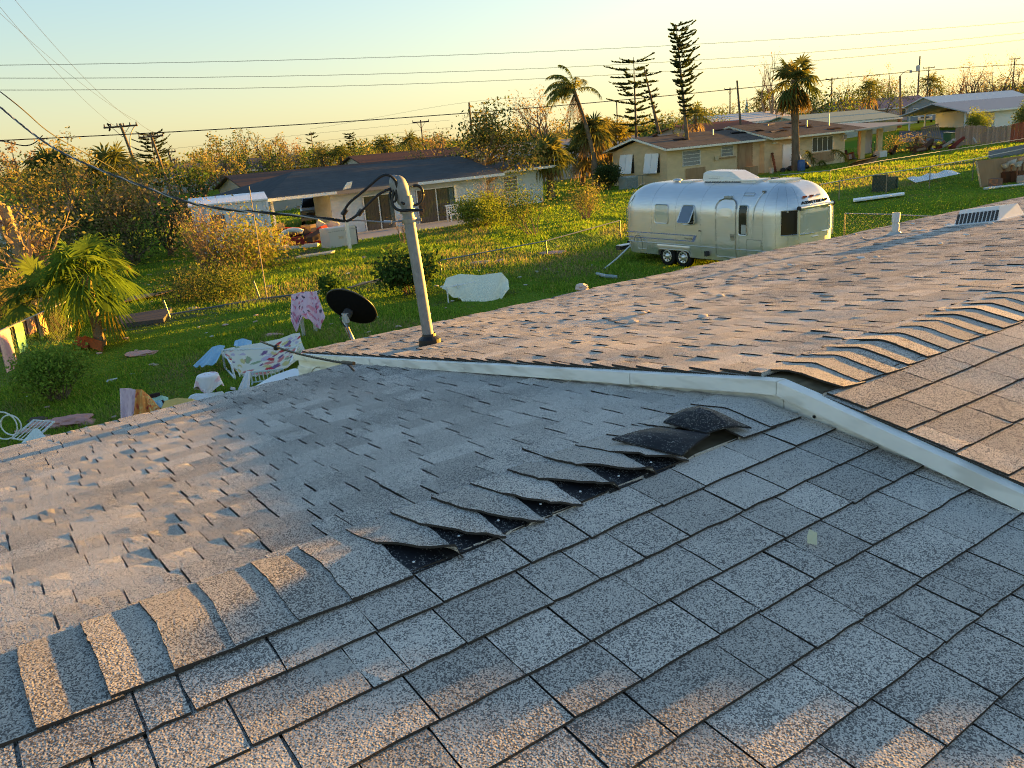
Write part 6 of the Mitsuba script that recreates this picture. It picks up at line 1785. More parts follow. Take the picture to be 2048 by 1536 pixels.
# --- wires
def wire(label, pts, rad, c=(0.05, 0.045, 0.04), group=None, mat='matte', name='power_line'):
    return solo(name, label, 'cable', Mesh().tube(pts, rad, c, 4), mat, group=group)


for lab, a, m_, b in (('topmost of the three thin power lines crossing the whole sky', (3.247, 46.517, 9.779), (30.458, 40.450, 9.288), (67.471, 27.874, 9.526)), ('middle one of the three thin power lines crossing the sky', (3.129, 46.596, 9.240), (29.424, 41.137, 8.422), (67.533, 27.833, 8.840)), ('lowest of the three thin power lines crossing the sky', (3.014, 46.672, 8.718), (29.385, 41.163, 7.845), (67.572, 27.807, 8.413))):
    wire(lab, spline([a, m_, b], 40), 0.011)
wire('thick telephone cable hung low across the sky behind the pines', spline([(4.400, 55.355, 6.687), (18.835, 55.372, 6.550), (38.727, 51.765, 6.568), (59.401, 48.839, 7.029), (101.513, 44.881, 7.749)], 60), 0.030, name='telephone_cable')
wire('short drooping cable end at the left above the golden tree', spline([(4.394, 55.359, 6.660), (4.959, 53.783, 6.399), (5.403, 52.288, 6.234), (6.052, 50.657, 6.646)], 14), 0.03, name='telephone_cable')
for k, (a, b) in enumerate((((4.980, 48.968, 13.244), (14.635, 78.569, 8.323)), ((5.937, 48.332, 12.933), (16.085, 77.606, 8.474)), ((4.895, 49.024, 12.846), (16.428, 77.378, 8.401)))):
    wire(('left', 'middle', 'right')[k] + ' one of three thin power lines running down to the leaning pole', sag(a, b, 0.5), 0.010, group='lines to the leaning pole')
for k, (a, b) in enumerate((((14.635, 78.569, 8.323), (19.864, 90.701, 7.596)), ((16.428, 77.378, 8.401), (20.970, 89.967, 7.686)), ((20.970, 89.967, 7.686), (26.295, 106.838, 6.235)))):
    wire(('left short span between the first two leaning poles', 'right short span between the first two leaning poles', 'short span from the second to the third leaning pole')[k], sag(a, b, 0.25), 0.014, group='spans between the poles')
for k, y in enumerate((262, 272, 284, 296)):
    wire(('highest', 'second highest', 'second lowest', 'lowest')[k] + ' of the hair-thin far wires over the bungalow roofs', spline([(24.799, 107.832, 6.318), (43.751, 107.250, 6.951), (64.335, 105.584, 7.504)], 20) + [0, 0, -1.0 * k], 0.014, (0.3, 0.24, 0.16), group='far wires over the roofs')
wire('thin far wire from the pole behind the bronze-leaved tree', spline([(42.684, 104.357, 7.500), (50.879, 97.714, 8.376), (58.765, 91.277, 9.123), (72.985, 87.835, 8.320)], 24), 0.012, (0.35, 0.28, 0.18))


# the far-off wood that closes the view: one mass of crowns
rw = np.random.default_rng(90)
cs, k = [], 0
for k in range(150):
    D = rw.uniform(165, 260)
    lat = rw.uniform(-0.72, 0.72) * D
    x, y = 0.553 * D + 0.833 * lat, 0.833 * D - 0.553 * lat - 1.745
    h = rw.uniform(2.2, 5.6)
    n = rw.integers(5, 10)
    cs.append(np.stack([x + rw.normal(0, 1.8, n), y + rw.normal(0, 1.8, n), float(ground_z(x, y)) + h * rw.uniform(0.15, 0.85, n)], -1))
m, c = leaves(rw, np.vstack(cs), 34, (1.5, 1.5, 0.7), 0.62, DARKG + OLIVE + GOLD + GREEN)
solo('far_wood', 'low hazy wood along the horizon behind the roofs', None, m, 'leaf', color=c, kind='stuff')


# ---------------------------------------------------------------- clutter about the houses
def car_body(o, ang, L, W, parts, paint, H0=0.35, bed=False):
    """A pickup from a side outline, extruded across and narrowed at its cab; nose towards +x before the turn."""
    key = parts
    R = rotz(ang)
    low = np.array([(-L / 2, H0), (L / 2 - 0.1, H0), (L / 2, 0.55), (L / 2, 0.85), (L / 2 - 0.25, 1.02), (0.25 * L, 1.08), (0.22 * L, 1.09), (-0.12 * L, 1.09), (-L / 2, 1.06)])
    from shapely.geometry import Polygon
    def extr(poly, w0, w1, z1=None):
        m = trimesh.creation.extrude_polygon(Polygon(poly), w0, engine='earcut')
        v = m.vertices.copy()
        v = np.stack([v[:, 0], v[:, 2] - w0 / 2, v[:, 1]], -1)
        if z1:
            t = np.clip((v[:, 2] - 1.05) / (z1 - 1.05), 0, 1)
            v[:, 1] *= 1 - t * (1 - w1 / w0)
        return trimesh.Trimesh(v @ R.T + o, m.faces[:, ::-1], process=False)
    put(key, 'body', extr(low, W, W), 'gloss', color=paint)
    cab = np.array([(-0.14 * L, 1.08), (0.21 * L, 1.08), (0.10 * L, 1.72), (0.06 * L, 1.78), (-0.11 * L, 1.78)])
    cb = put(key, 'cab', extr(cab, W - 0.1, W - 0.42, 1.78), 'gloss', color=paint)
    def loc(*q):
        return np.asarray(q, float) @ R.T + o
    gl = (0.02, 0.022, 0.025)
    put(cb, 'windscreen', Mesh().quad(loc(0.202 * L, -W / 2 + 0.12, 1.13), loc(0.202 * L, W / 2 - 0.12, 1.13), loc(0.108 * L, W / 2 - 0.26, 1.68), loc(0.108 * L, -W / 2 + 0.26, 1.68), gl).xf(at=R @ [0.02, 0, 0.01]), 'gloss')
    put(cb, 'rear_window', Mesh().quad(loc(-0.137 * L, W / 2 - 0.14, 1.14), loc(-0.137 * L, -W / 2 + 0.14, 1.14), loc(-0.118 * L, -W / 2 + 0.28, 1.66), loc(-0.118 * L, W / 2 - 0.28, 1.66), gl).xf(at=R @ [-0.02, 0, 0.0]), 'gloss')
    for s_ in (-1, 1):
        put(cb, 'side_window', Mesh().quad(loc(-0.10 * L, s_ * (W / 2 - 0.052), 1.14), loc(0.17 * L, s_ * (W / 2 - 0.052), 1.14), loc(0.09 * L, s_ * (W / 2 - 0.185), 1.66), loc(-0.09 * L, s_ * (W / 2 - 0.185), 1.66), gl).xf(at=R @ [0, s_ * 0.012, 0]), 'gloss')
        put(key, 'mirror', Mesh().box((0.15 * L, -0.1, 1.1), (0.17 * L, 0.1, 1.28), paint, rot=R, at=o + R @ [0, s_ * (W / 2 + 0.08), 0]), 'satin')
        put(key, 'headlight', Mesh().box((L / 2 - 0.04, -0.14, 0.70), (L / 2 + 0.012, 0.14, 0.88), (0.7, 0.7, 0.68), rot=R, at=o + R @ [0, s_ * (W / 2 - 0.2), 0]), 'gloss')
        put(key, 'tail_light', Mesh().box((-L / 2 - 0.012, -0.06, 0.68), (-L / 2 + 0.02, 0.06, 1.0), (0.35, 0.02, 0.02), rot=R, at=o + R @ [0, s_ * (W / 2 - 0.08), 0]), 'gloss')
        for x in (-0.30 * L, 0.32 * L):
            c = loc(x, s_ * (W / 2 - 0.10), 0.36)
            ax = R @ [0, 1.0, 0]
            w = put(key, 'wheel', Mesh().tube([c - ax * 0.115, c + ax * 0.115], 0.36, (0.02, 0.02, 0.02), 16), 'matte')
            put(w, 'rim', Mesh().tube([c - ax * 0.122, c + ax * 0.122], 0.21, (0.5, 0.5, 0.5), 12), 'metal')
    put(key, 'grille', Mesh().box((L / 2 - 0.02, -W / 2 + 0.38, 0.66), (L / 2 + 0.012, W / 2 - 0.38, 0.88), (0.05, 0.05, 0.05), rot=R, at=o), 'satin')
    put(key, 'bumper', Mesh().box((-L / 2 - 0.08, -W / 2, 0.42), (-L / 2 + 0.02, W / 2, 0.6), (0.45, 0.45, 0.45), rot=R, at=o), 'metal')
    put(key, 'bumper', Mesh().box((L / 2 - 0.02, -W / 2, 0.40), (L / 2 + 0.08, W / 2, 0.58), (0.4, 0.4, 0.4), rot=R, at=o), 'metal')
    if bed:
        put(key, 'bed_well', Mesh().box((-L / 2 + 0.08, -W / 2 + 0.1, 1.0), (-0.15 * L, W / 2 - 0.1, 1.102), (0.03, 0.03, 0.03), rot=R, at=o), 'matte')


tk = thing('pickup_truck', 'white pickup truck facing the camera behind the carport rubble', 'truck')
g = (21.821, 53.610, 0.000)
car_body(np.array([g[0], g[1], 0.03]), math.radians(-112), 5.3, 1.9, tk, (0.72, 0.73, 0.74), bed=True)
tk = thing('pickup_truck', 'beige pickup truck parked before the grey house at the far right', 'truck')
g = np.array((124.301, 69.361, 2.430))
car_body(np.array([g[0], g[1], float(ground_z(g[0], g[1]))]), math.radians(-150), 5.4, 1.9, tk, (0.45, 0.41, 0.33), bed=True)
tk = thing('pickup_truck', 'white pickup truck behind the brown board fence at the far right', 'truck')
g = np.array((122.170, 75.578, 2.625))
car_body(np.array([g[0], g[1], float(ground_z(g[0], g[1]))]), math.radians(200), 5.4, 1.9, tk, (0.70, 0.70, 0.70), bed=True)

# white shed trailer behind the coppice
sh = thing('box_shed', 'white metal shed with a pale roof half hidden by the stripped coppice', 'shed')
a, b = np.array((10.613, 41.220, 0.000)), np.array((14.062, 40.262, 0.000))
u = unit(np.array([b[0] - a[0], b[1] - a[1], 0]))
w = np.array([-u[1], u[0], 0])
if np.dot(w, [0.553, 0.833, 0]) < 0:
    w = -w
Ls = float(np.linalg.norm((b - a)[:2]))
h = 2.65
R = np.array([u, w, [0, 0, 1.0]]).T
o = np.array([a[0], a[1], 0])
put(sh, 'wall', Mesh().box((0, 0, 0.25), (Ls, 2.3, h), (0.60, 0.64, 0.68), rot=R, at=o), 'satin')
m = Mesh().slab([o + R @ [-0.1, -0.12, h], o + R @ [Ls + 0.1, -0.12, h], o + R @ [Ls + 0.1, 2.4, h + 0.25], o + R @ [-0.1, 2.4, h + 0.25]], 0.08, (0.72, 0.74, 0.78))
put(sh, 'roof', m, 'satin')
for k in range(9):
    put(sh, 'rib', Mesh().box((Ls * (k + 0.5) / 9 - 0.02, -0.03, 0.25), (Ls * (k + 0.5) / 9 + 0.02, 0, h), (0.52, 0.56, 0.60), rot=R, at=o), 'satin')
put(sh, 'corner_post', Mesh().box((Ls - 0.02, -0.06, 0), (Ls + 0.08, 0.06, h), (0.74, 0.74, 0.74), rot=R, at=o), 'satin')
put(sh, 'window', Mesh().box((0.8, -0.02, 1.4), (1.5, 0.01, 2.1), (0.08, 0.09, 0.10), rot=R, at=o), 'gloss')

# rubble under the carport, appliance, post, bench
rb_ = np.random.default_rng(15)


def pile(key, spots_, n, sizes, cols, name, mat='matte'):
    for k in range(n):
        x, y = spots_(k)
        s_ = np.array([rb_.uniform(*sizes[0]), rb_.uniform(*sizes[1]), rb_.uniform(*sizes[2])])
        a, t_ = rb_.uniform(0, 6.28), rb_.normal(0, 0.45)
        Rr = rotz(a) @ np.array([[math.cos(t_), 0, math.sin(t_)], [0, 1, 0], [-math.sin(t_), 0, math.cos(t_)]])
        put(key, name, Mesh().box(-s_ / 2, s_ / 2, cols[rb_.integers(0, len(cols))], rot=Rr, at=np.array([x, y, abs(rb_.normal(0.25, 0.22)) + s_[2] / 2])), mat)


key = thing('rubble_heap', 'heap of broken furniture and boards spilling out of the carport', 'debris heap')
p0, p1 = np.array((14.702, 40.059, 0.000)), np.array((17.109, 39.721, 0.000))
pile(key, lambda k: (p0 + (p1 - p0) * rb_.uniform(0, 1) + [rb_.normal(0, 0.5), rb_.uniform(0, 3.2), 0])[:2], 46, ((0.3, 1.5), (0.08, 0.6), (0.04, 0.5)), [(0.10, 0.08, 0.06), (0.06, 0.05, 0.05), (0.24, 0.18, 0.12), (0.5, 0.48, 0.44), (0.30, 0.05, 0.04), (0.16, 0.16, 0.17), (0.36, 0.26, 0.18)], 'broken_board')
sf = thing('sofa', 'overturned white sofa frame with a red lining in front of the carport heap', 'sofa')
g = np.array((15.290, 39.984, 0.000))
R = rotz(-0.5)
put(sf, 'seat', Mesh().box((-1.0, -0.4, 0.05), (1.0, 0.4, 0.22), (0.62, 0.58, 0.52), rot=R, at=g), 'cloth')
put(sf, 'lining', Mesh().box((-0.35, -0.42, 0.22), (0.35, -0.3, 0.62), (0.20, 0.015, 0.015), rot=R, at=g), 'cloth', label='red lining')
th = np.linspace(0, math.pi * 0.7, 9)
put(sf, 'armrest', Mesh().tube(np.stack([-0.95 + 1.2 * (1 - np.cos(th)) * 0.7, 0 * th - 0.45, 0.25 + 0.75 * np.sin(th)], -1) @ R.T + g, 0.13, (0.66, 0.64, 0.60), 8), 'cloth', smooth=True)
ap = thing('freezer', 'dull white chest freezer tipped on its side by the patio', 'freezer')
g = np.array((16.950, 38.333, 0.000))
R = rotz(0.22)
put(ap, 'cabinet', Mesh().box((-0.95, -0.38, 0.03), (0.70, 0.40, 0.98), (0.50, 0.48, 0.45), rot=R, at=g), 'satin')
put(ap, 'compressor_end', Mesh().box((0.70, -0.34, 0.08), (0.80, 0.36, 0.90), (0.03, 0.03, 0.03), rot=R, at=g), 'matte')
put(ap, 'lid_seam', Mesh().box((-0.97, -0.39, 0.80), (0.72, -0.375, 0.83), (0.3, 0.29, 0.27), rot=R, at=g), 'satin')
put(ap, 'label_plate', Mesh().box((-0.4, -0.392, 0.42), (-0.1, -0.381, 0.55), (0.42, 0.36, 0.28), rot=R, at=g), 'satin')
po = thing('white_post', 'white square post standing on the lawn in front of the freezer', 'post')
g = np.array([*(16.621, 36.624), 0])
put(po, 'shaft', box(g - [0.07, 0.07, 0.1], g + [0.07, 0.07, 1.40], (0.70, 0.69, 0.62)), 'satin')
put(po, 'cap', box(g + [-0.09, -0.09, 1.401], g + [0.09, 0.09, 1.45], (0.74, 0.73, 0.68)), 'satin')
bn = thing('garden_bench', 'white lattice-backed bench on the patio by the right sliding door', 'bench')
x0, x1, y = 25.7, 27.3, 42.6
for q in range(10):
    x = x0 + (x1 - x0) * (q + 0.5) / 10
    put(bn, 'back_slat', box((x - 0.03, y, 0.45), (x + 0.03, y + 0.03, 0.92), WHITE), 'satin')
put(bn, 'seat', box((x0, y - 0.5, 0.40), (x1, y - 0.01, 0.45), WHITE), 'satin')
put(bn, 'top_rail', box((x0 - 0.04, y - 0.01, 0.921), (x1 + 0.04, y + 0.05, 1.0), WHITE), 'satin')
for z in (0.52, 0.66, 0.80):
    put(bn, 'back_rail', box((x0, y - 0.012, z), (x1, y - 0.002, z + 0.05), WHITE), 'satin')
for x in (x0 + 0.04, x1 - 0.04):
    for yy in (y - 0.46, y - 0.04):
        put(bn, 'leg', box((x - 0.04, yy - 0.04, 0.03), (x + 0.04, yy + 0.04, 0.399), WHITE), 'satin')
board('kerb_strip', 'long pale edging strip on the grass below the carport rubble', [(13.386, 35.505, 0.060), (13.802, 35.960, 0.060), (15.616, 35.985, 0.060), (15.083, 35.335, 0.060)], 0.08, 'matte', (0.5, 0.47, 0.42), 'edging')
solo('soil_patch', None, None, Mesh().add([(11.817, 34.087, 0.020), (13.951, 39.426, 0.020), (15.822, 38.477, 0.020), (16.418, 36.755, 0.020), (14.763, 35.903, 0.020)], [[0, 4, 1], [1, 4, 2], [2, 4, 3]], (0.10, 0.085, 0.06)), 'matte', kind='structure')

# about the cream house
gr = thing('barbecue', 'stainless barbecue grill with its lid up by the cream house', 'barbecue')
g = np.array([(61.889, 49.635)[0], 44.6, 0])
put(gr, 'cabinet', box(g + [-0.35, -0.3, 0.08], g + [0.35, 0.25, 0.85], (0.45, 0.45, 0.45)), 'metal')
put(gr, 'shelf', Mesh().box(g + [-0.85, -0.28, 0.80], g + [-0.36, 0.22, 0.90], (0.5, 0.5, 0.5)).box(g + [0.36, -0.28, 0.80], g + [0.8, 0.22, 0.90], (0.5, 0.5, 0.5)), 'metal')
put(gr, 'lid', Mesh().slab([g + [-0.42, 0.0, 0.92], g + [0.42, 0.0, 0.92], g + [0.42, 0.32, 1.42], g + [-0.42, 0.32, 1.42]], 0.1, (0.6, 0.6, 0.6)), 'metal')
put(gr, 'side_panel', box(g + [0.36, -0.3, 0.08], g + [0.62, 0.25, 0.78], (0.03, 0.03, 0.03)), 'matte')
for k, (px_, s_) in enumerate((((62.843, 52.595), 0.75), ((61.776, 52.505), 0.6), ((60.962, 50.276), 0.55), ((59.752, 48.575), 0.4))):
    solo('rubbish_bag', ('largest black rubbish bag in the heap by the grill', 'black rubbish bag at the left of the heap by the grill', 'small black rubbish bag at the front of the heap by the grill', 'small dark bag next to the grill')[k], 'bag', lump((px_[0], 44.8 - 0.1 * k), (s_ * 1.6, s_ * 1.3), 40 + k, 0.9), 'satin', smooth=True, color=(0.012, 0.012, 0.014))
solo('planter_box', 'brown wooden box between the rubbish bags and the grill', 'box', box((56.0, 44.9, 0), (57.0, 45.6, 0.75), (0.30, 0.18, 0.09)).done()[0], 'wood')
solo('leaning_plank', 'dark brown plank leaning on the cream wall right of the grill', 'plank', Mesh().slab([(59.3, 45.0, 0), (59.55, 45.0, 0), (59.95, 45.72, 1.6), (59.7, 45.72, 1.6)], 0.06, (0.14, 0.06, 0.035)), 'matte')
solo('bucket', 'pale bucket by the foot of the leaning plank', 'bucket', Mesh().lathe([(0, 0), (0.17, 0), (0.2, 0.42), (0.18, 0.42), (0.15, 0.05), (0, 0.05)], (58.7, 44.9, 0), (0.5, 0.45, 0.36), 14), 'satin')
g = (60.032, 43.218)
solo('blue_barrel', 'blue plastic barrel at the foot of the skirted palm', 'barrel', Mesh().lathe([(0, 0), (0.29, 0), (0.31, 0.1), (0.31, 0.32), (0.33, 0.36), (0.31, 0.4), (0.31, 0.8), (0.28, 0.9), (0, 0.9)], (g[0] + 0.15, g[1] - 0.15, 0), (0.03, 0.10, 0.28), 16), 'satin', smooth=True)
for k, (a, b, lab) in enumerate((((61.663, 43.735, 1.540), (61.393, 42.714, 0.079), 'fallen palm frond arching beside the palm trunk'), ((63.421, 42.568, 1.456), (63.903, 41.047, 0.044), 'fallen palm frond leaning under the four-light window'), ((63.029, 42.828, 0.269), (60.427, 42.155, 0.073), 'fallen palm frond lying at the plywood sheet'))):
    m = Mesh()
    a, b = np.array(a), np.array(b)
    b[2] = max(b[2], 0.05)
    mid = (a + b) / 2 + [-0.3, -0.3, 0.5]
    pts = spline([b, mid, a], 12)
    m.tube(pts, 0.05, (0.24, 0.22, 0.06), 4)
    for q in range(60):
        t = r.uniform(0.3, 1.0)
        o = np.array([np.interp(t, np.linspace(0, 1, 12), pts[:, c]) for c in range(3)])
        e = o + r.normal(0, 0.35, 3) + [0, 0, -0.55]
        e[2] = max(e[2], 0.03)
        w = unit(np.cross(e - o, r.normal(0, 1, 3))) * 0.035
        m.add([o - w, o + w, e], [[0, 1, 2]], np.array([0.10, 0.12, 0.03]) * r.uniform(0.7, 1.3))
    solo('fallen_frond', lab, 'palm frond', m, 'leaf')
solo('plywood_sheet', 'orange-brown plywood sheet lying before the open carport bay', 'board', Mesh().slab([(64.348, 41.725, 0.100), (63.563, 40.287, 0.500), (67.615, 40.804, 0.600), (66.589, 40.587, 0.100)], 0.04, (0.4, 0.25, 0.12)).done()[0], 'wood')
key = thing('carport_clutter', 'jumble of tools and shelves inside the open carport bay', 'clutter')
pile(key, lambda k: (rb_.uniform(70.5, 73.2), rb_.uniform(46.6, 52)), 34, ((0.2, 0.9), (0.1, 0.5), (0.1, 0.6)), [(0.06, 0.03, 0.03), (0.16, 0.04, 0.03), (0.25, 0.25, 0.26), (0.10, 0.08, 0.07), (0.3, 0.2, 0.1)], 'stored_box')
key = thing('hand_truck', 'dark hand truck standing before the grey carport panel', 'hand truck')
g = np.array([74.6, 45.9, 0])
put(key, 'frame', Mesh().tube(spline([g, g + [0, 0.1, 1.0], g + [0.15, 0.12, 1.45], g + [0.4, 0.12, 1.45], g + [0.5, 0.1, 1.0], g + [0.5, 0, 0]], 20), 0.03, (0.05, 0.05, 0.06), 6), 'metal')
for dx in (0, 0.5):
    put(key, 'wheel', Mesh().tube([g + [dx - 0.03, 0, 0.13], g + [dx + 0.03, 0, 0.13]], 0.13, (0.03, 0.03, 0.03), 12), 'matte')
solo('white_tub', 'white plastic tub below the grey carport panel', 'tub', Mesh().slab([(75.2, 45.5, 0.55), (76.4, 45.5, 0.55), (76.4, 46.2, 0.55), (75.2, 46.2, 0.55)], 0.54, (0.62, 0.64, 0.66)), 'satin')
key = thing('garden_fence', 'low chain-link fence with an air conditioning unit by the gable of the cream house', 'fence')
a, b = np.array((46.441, 48.872, 0.897)), np.array((49.369, 47.937, 0.784))
put(key, 'rail', rod(a, b, 0.03, (0.3, 0.3, 0.29)), 'metal')
for t in (0, 0.35, 0.7, 1):
    q = a * (1 - t) + b * t
    put(key, 'post', rod([q[0], q[1], 0], q, 0.03, (0.28, 0.28, 0.27)), 'metal')
g = np.array([*(45.339, 47.838), 0])
key = thing('condenser_unit', 'grey-green air conditioning unit at the gable corner of the cream house', 'air conditioner')
put(key, 'cabinet', box(g + [-0.6, -0.4, 0], g + [0.6, 0.5, 0.95], (0.26, 0.31, 0.31)), 'satin')
for q in range(12):
    put(key, 'fin', box(g + [-0.58 + 0.1 * q, -0.43, 0.08], g + [-0.54 + 0.1 * q, -0.401, 0.88], (0.18, 0.22, 0.22)), 'satin')

# fences and finds in the right-hand yard
def wire_fence(label, tops, posts, zb=0.0, name='chain_link_fence', mesh=True):
    key = thing(name, label, 'fence')
    tops = [np.array(q) for q in tops]
    put(key, 'rail', Mesh().tube(tops, 0.026, (0.34, 0.34, 0.33), 6), 'metal')
    for q in posts:
        q = np.array(q)
        put(key, 'post', rod([q[0], q[1], -0.05], q, 0.030, (0.24, 0.24, 0.23), 6), 'metal')
    if mesh:
        m = Mesh()
        for k in range(len(tops) - 1):
            m.tm(chainlink(tops[k], tops[k + 1], 0.05, min(tops[k][2], tops[k + 1][2]) - 0.02, step=0.22, w=0.005).done()[0], (0.17, 0.17, 0.16))
        put(key, 'mesh', m, 'matte', kind='stuff')
    return key


f1 = [(38.143, 25.493, 1.045), (39.798, 25.493, 1.067), (42.906, 24.740, 1.197), (46.450, 24.336, 1.235), (51.443, 24.519, 1.251), (58.485, 24.352, 1.461)]
wire_fence('nearer chain-link fence running from the trailer to the right edge', f1, f1)
f2 = [(46.974, 34.886, 0.813), (51.494, 34.263, 0.706), (58.048, 34.685, 0.823), (66.944, 35.145, 0.851), (81.674, 34.777, 0.989)]
wire_fence('farther chain-link fence parallel to the nearer one', f2, f2[1:], mesh=False)
f3 = [(28.086, 17.199, 0.951), (28.005, 15.348, 0.977), (27.991, 13.529, 0.948)]
wire_fence('chain-link fence right beyond the roof behind the vent pipe', f3, f3[:1])
g = np.array([*(45.556, 26.322), 0])
bn = thing('wheelie_bin', 'dark green wheeled bin tipped over by the nearer fence', 'bin')
R = rotz(0.15)
put(bn, 'body', trimesh.convex.convex_hull(np.array([(-0.9, -0.38, 0.02), (-0.9, 0.38, 0.02), (-0.9, -0.42, 0.85), (-0.9, 0.42, 0.85), (0.55, -0.28, 0.08), (0.55, 0.28, 0.08), (0.55, -0.3, 0.70), (0.55, 0.3, 0.70)]) @ R.T + g), 'satin', color=(0.012, 0.04, 0.03))
put(bn, 'lid', Mesh().box((-0.98, -0.45, 0.0), (-0.91, 0.45, 0.95), (0.012, 0.03, 0.022), rot=R, at=g), 'satin')
put(bn, 'rim', Mesh().box((0.56, -0.34, 0.05), (0.66, 0.34, 0.74), (0.03, 0.09, 0.065), rot=R, at=g), 'satin')
solo('gutter_piece', 'long crumpled white sheet metal lying behind the nearer fence', 'metal sheet', cloth(lambda u, v: np.array((48.351, 26.530, 0.100)) * (1 - u[..., None]) + np.array((52.478, 26.067, 0.250)) * u[..., None] + np.stack([0 * u, 0.55 * (v - 0.5), 0.05 * np.sin(u * 17) * v + 0.25 * v + 0.08], -1), 24, 6, (0.70, 0.72, 0.74)), 'satin', smooth=True)
solo('gutter_piece', 'long straight white gutter lying in front of the nearer fence', 'gutter', Mesh().slab([(38.897, 24.055, 0.100), (39.764, 24.635, 0.100), (42.935, 23.723, 0.120), (42.214, 23.264, 0.120)], 0.08, (0.68, 0.72, 0.74)), 'satin')
jk = thing('junk_pile', 'pile of brown panels, bowls and table legs at the right edge beyond the roof', 'junk pile')
a, b, c, d = (np.array(q) for q in ((47.449, 21.981, 0.000), (54.279, 22.177, 0.000), (54.170, 22.249, 1.269), (47.123, 22.198, 1.434)))
put(jk, 'panel', Mesh().slab([a, b, c, d], 0.06, (0.26, 0.12, 0.05)).done()[0], 'wood', label='brown panel leaning back')
put(jk, 'panel_edge', Mesh().tube([a, d], 0.05, (0.5, 0.42, 0.28), 4), 'matte')
a, b, c, d = (np.array(q) for q in ((69.709, 32.672, 0.000), (75.365, 31.454, 0.000), (75.286, 31.507, 0.910), (69.664, 32.701, 0.615)))
put(jk, 'grey_panel', Mesh().slab([a, b, c, d], 0.06, (0.28, 0.29, 0.33)), 'matte')
for px_, c in (((50.027, 22.052, 0.954), (0.6, 0.52, 0.44)), ((50.342, 21.843, 1.114), (0.62, 0.58, 0.52)), ((50.101, 21.403, 1.017), (0.5, 0.5, 0.52)), ((50.847, 21.508, 1.229), (0.6, 0.42, 0.34))):
    put(jk, 'bowl', Mesh().lathe([(0, -0.16), (0.12, -0.16), (0.27, 0.08), (0.25, 0.09), (0.1, -0.1), (0, -0.1)], px_, c, 14, rot=np.array([[1, 0, 0], [0, 0.94, 0.34], [0, -0.34, 0.94]])), 'satin', smooth=True)
    put(jk, 'stand', rod((px_[0], px_[1], 0), (px_[0], px_[1], px_[2] - 0.15), 0.05, (0.2, 0.11, 0.07)), 'matte')
for px_, c, s_ in (((48.839, 22.359), (0.5, 0.5, 0.48), 0.35), ((47.210, 21.124), (0.2, 0.13, 0.1), 0.5), ((49.993, 22.087), (0.10, 0.05, 0.03), 0.6), ((50.573, 21.692), (0.14, 0.07, 0.04), 0.6), ((49.985, 21.047), (0.5, 0.45, 0.4), 0.4)):
    put(jk, 'crate', box((px_[0] - s_ / 2, px_[1] - s_ / 2, 0), (px_[0] + s_ / 2, px_[1] + s_ / 2, s_), c), 'matte')
put(jk, 'white_rail', Mesh().tube([(45.925, 21.060, 0.100), (48.916, 19.778, 0.100)], 0.07, (0.6, 0.6, 0.6), 5), 'satin')

# far right: street, houses, board fence
def far_house(name, label, p, L, Wd, h, ridge, wall, roof, ang=0.0, windows=(), hip=0.0, fascia=WHITE, door=None):
    """A small far house, its front facing the camera side; windows as (x0, x1, z0, z1) on the front."""
    key = thing(name, label, 'house')
    z0 = float(ground_z(p[0], p[1]))
    R = rotz(ang)
    n0 = len(scene)
    tmp = Mesh().box((0, 0, -0.2), (L, Wd, h), wall)
    tmp.add([(0, 0, h), (0, Wd, h), (0, Wd / 2, ridge - 0.05)], [[0, 2, 1]], wall).add([(L, 0, h), (L, Wd, h), (L, Wd / 2, ridge - 0.05)], [[0, 1, 2]], wall)
    o = np.array([p[0], p[1], z0])
    put(key, 'wall', tmp.xf(R, o), 'matte')
    m = Mesh()
    e = 0.45
    for s_ in (0, 1):
        y0, y1 = (-e, Wd / 2) if s_ == 0 else (Wd + e, Wd / 2)
        zl = h - e * (ridge - h) / (Wd / 2)
        q = [(-e + hip * 0, y0, zl), (L + e, y0, zl), (L + e - hip, y1, ridge), (-e + hip, y1, ridge)]
        m.slab(q if s_ == 0 else q[::-1], 0.12, roof)
    put(key, 'roof', m.xf(R, o), 'matte')
    put(key, 'fascia', Mesh().box((-e, -e - 0.04, h - 0.42), (L + e, -e, h - 0.22), fascia).xf(R, o), 'satin')
    for x0, x1, a, b in windows:
        w = put(key, 'window', Mesh().box((x0, -0.06, a), (x1, -0.03, b), (0.05, 0.055, 0.06)).xf(R, o), 'gloss')
        t = 0.09
        put(w, 'frame', Mesh().box((x0 - t, -0.09, a - t), (x0, 0, b + t), WHITE).box((x1, -0.09, a - t), (x1 + t, 0, b + t), WHITE).box((x0, -0.09, b), (x1, 0, b + t), WHITE).box((x0, -0.09, a - t), (x1, 0, a), WHITE).xf(R, o), 'satin')
    return key


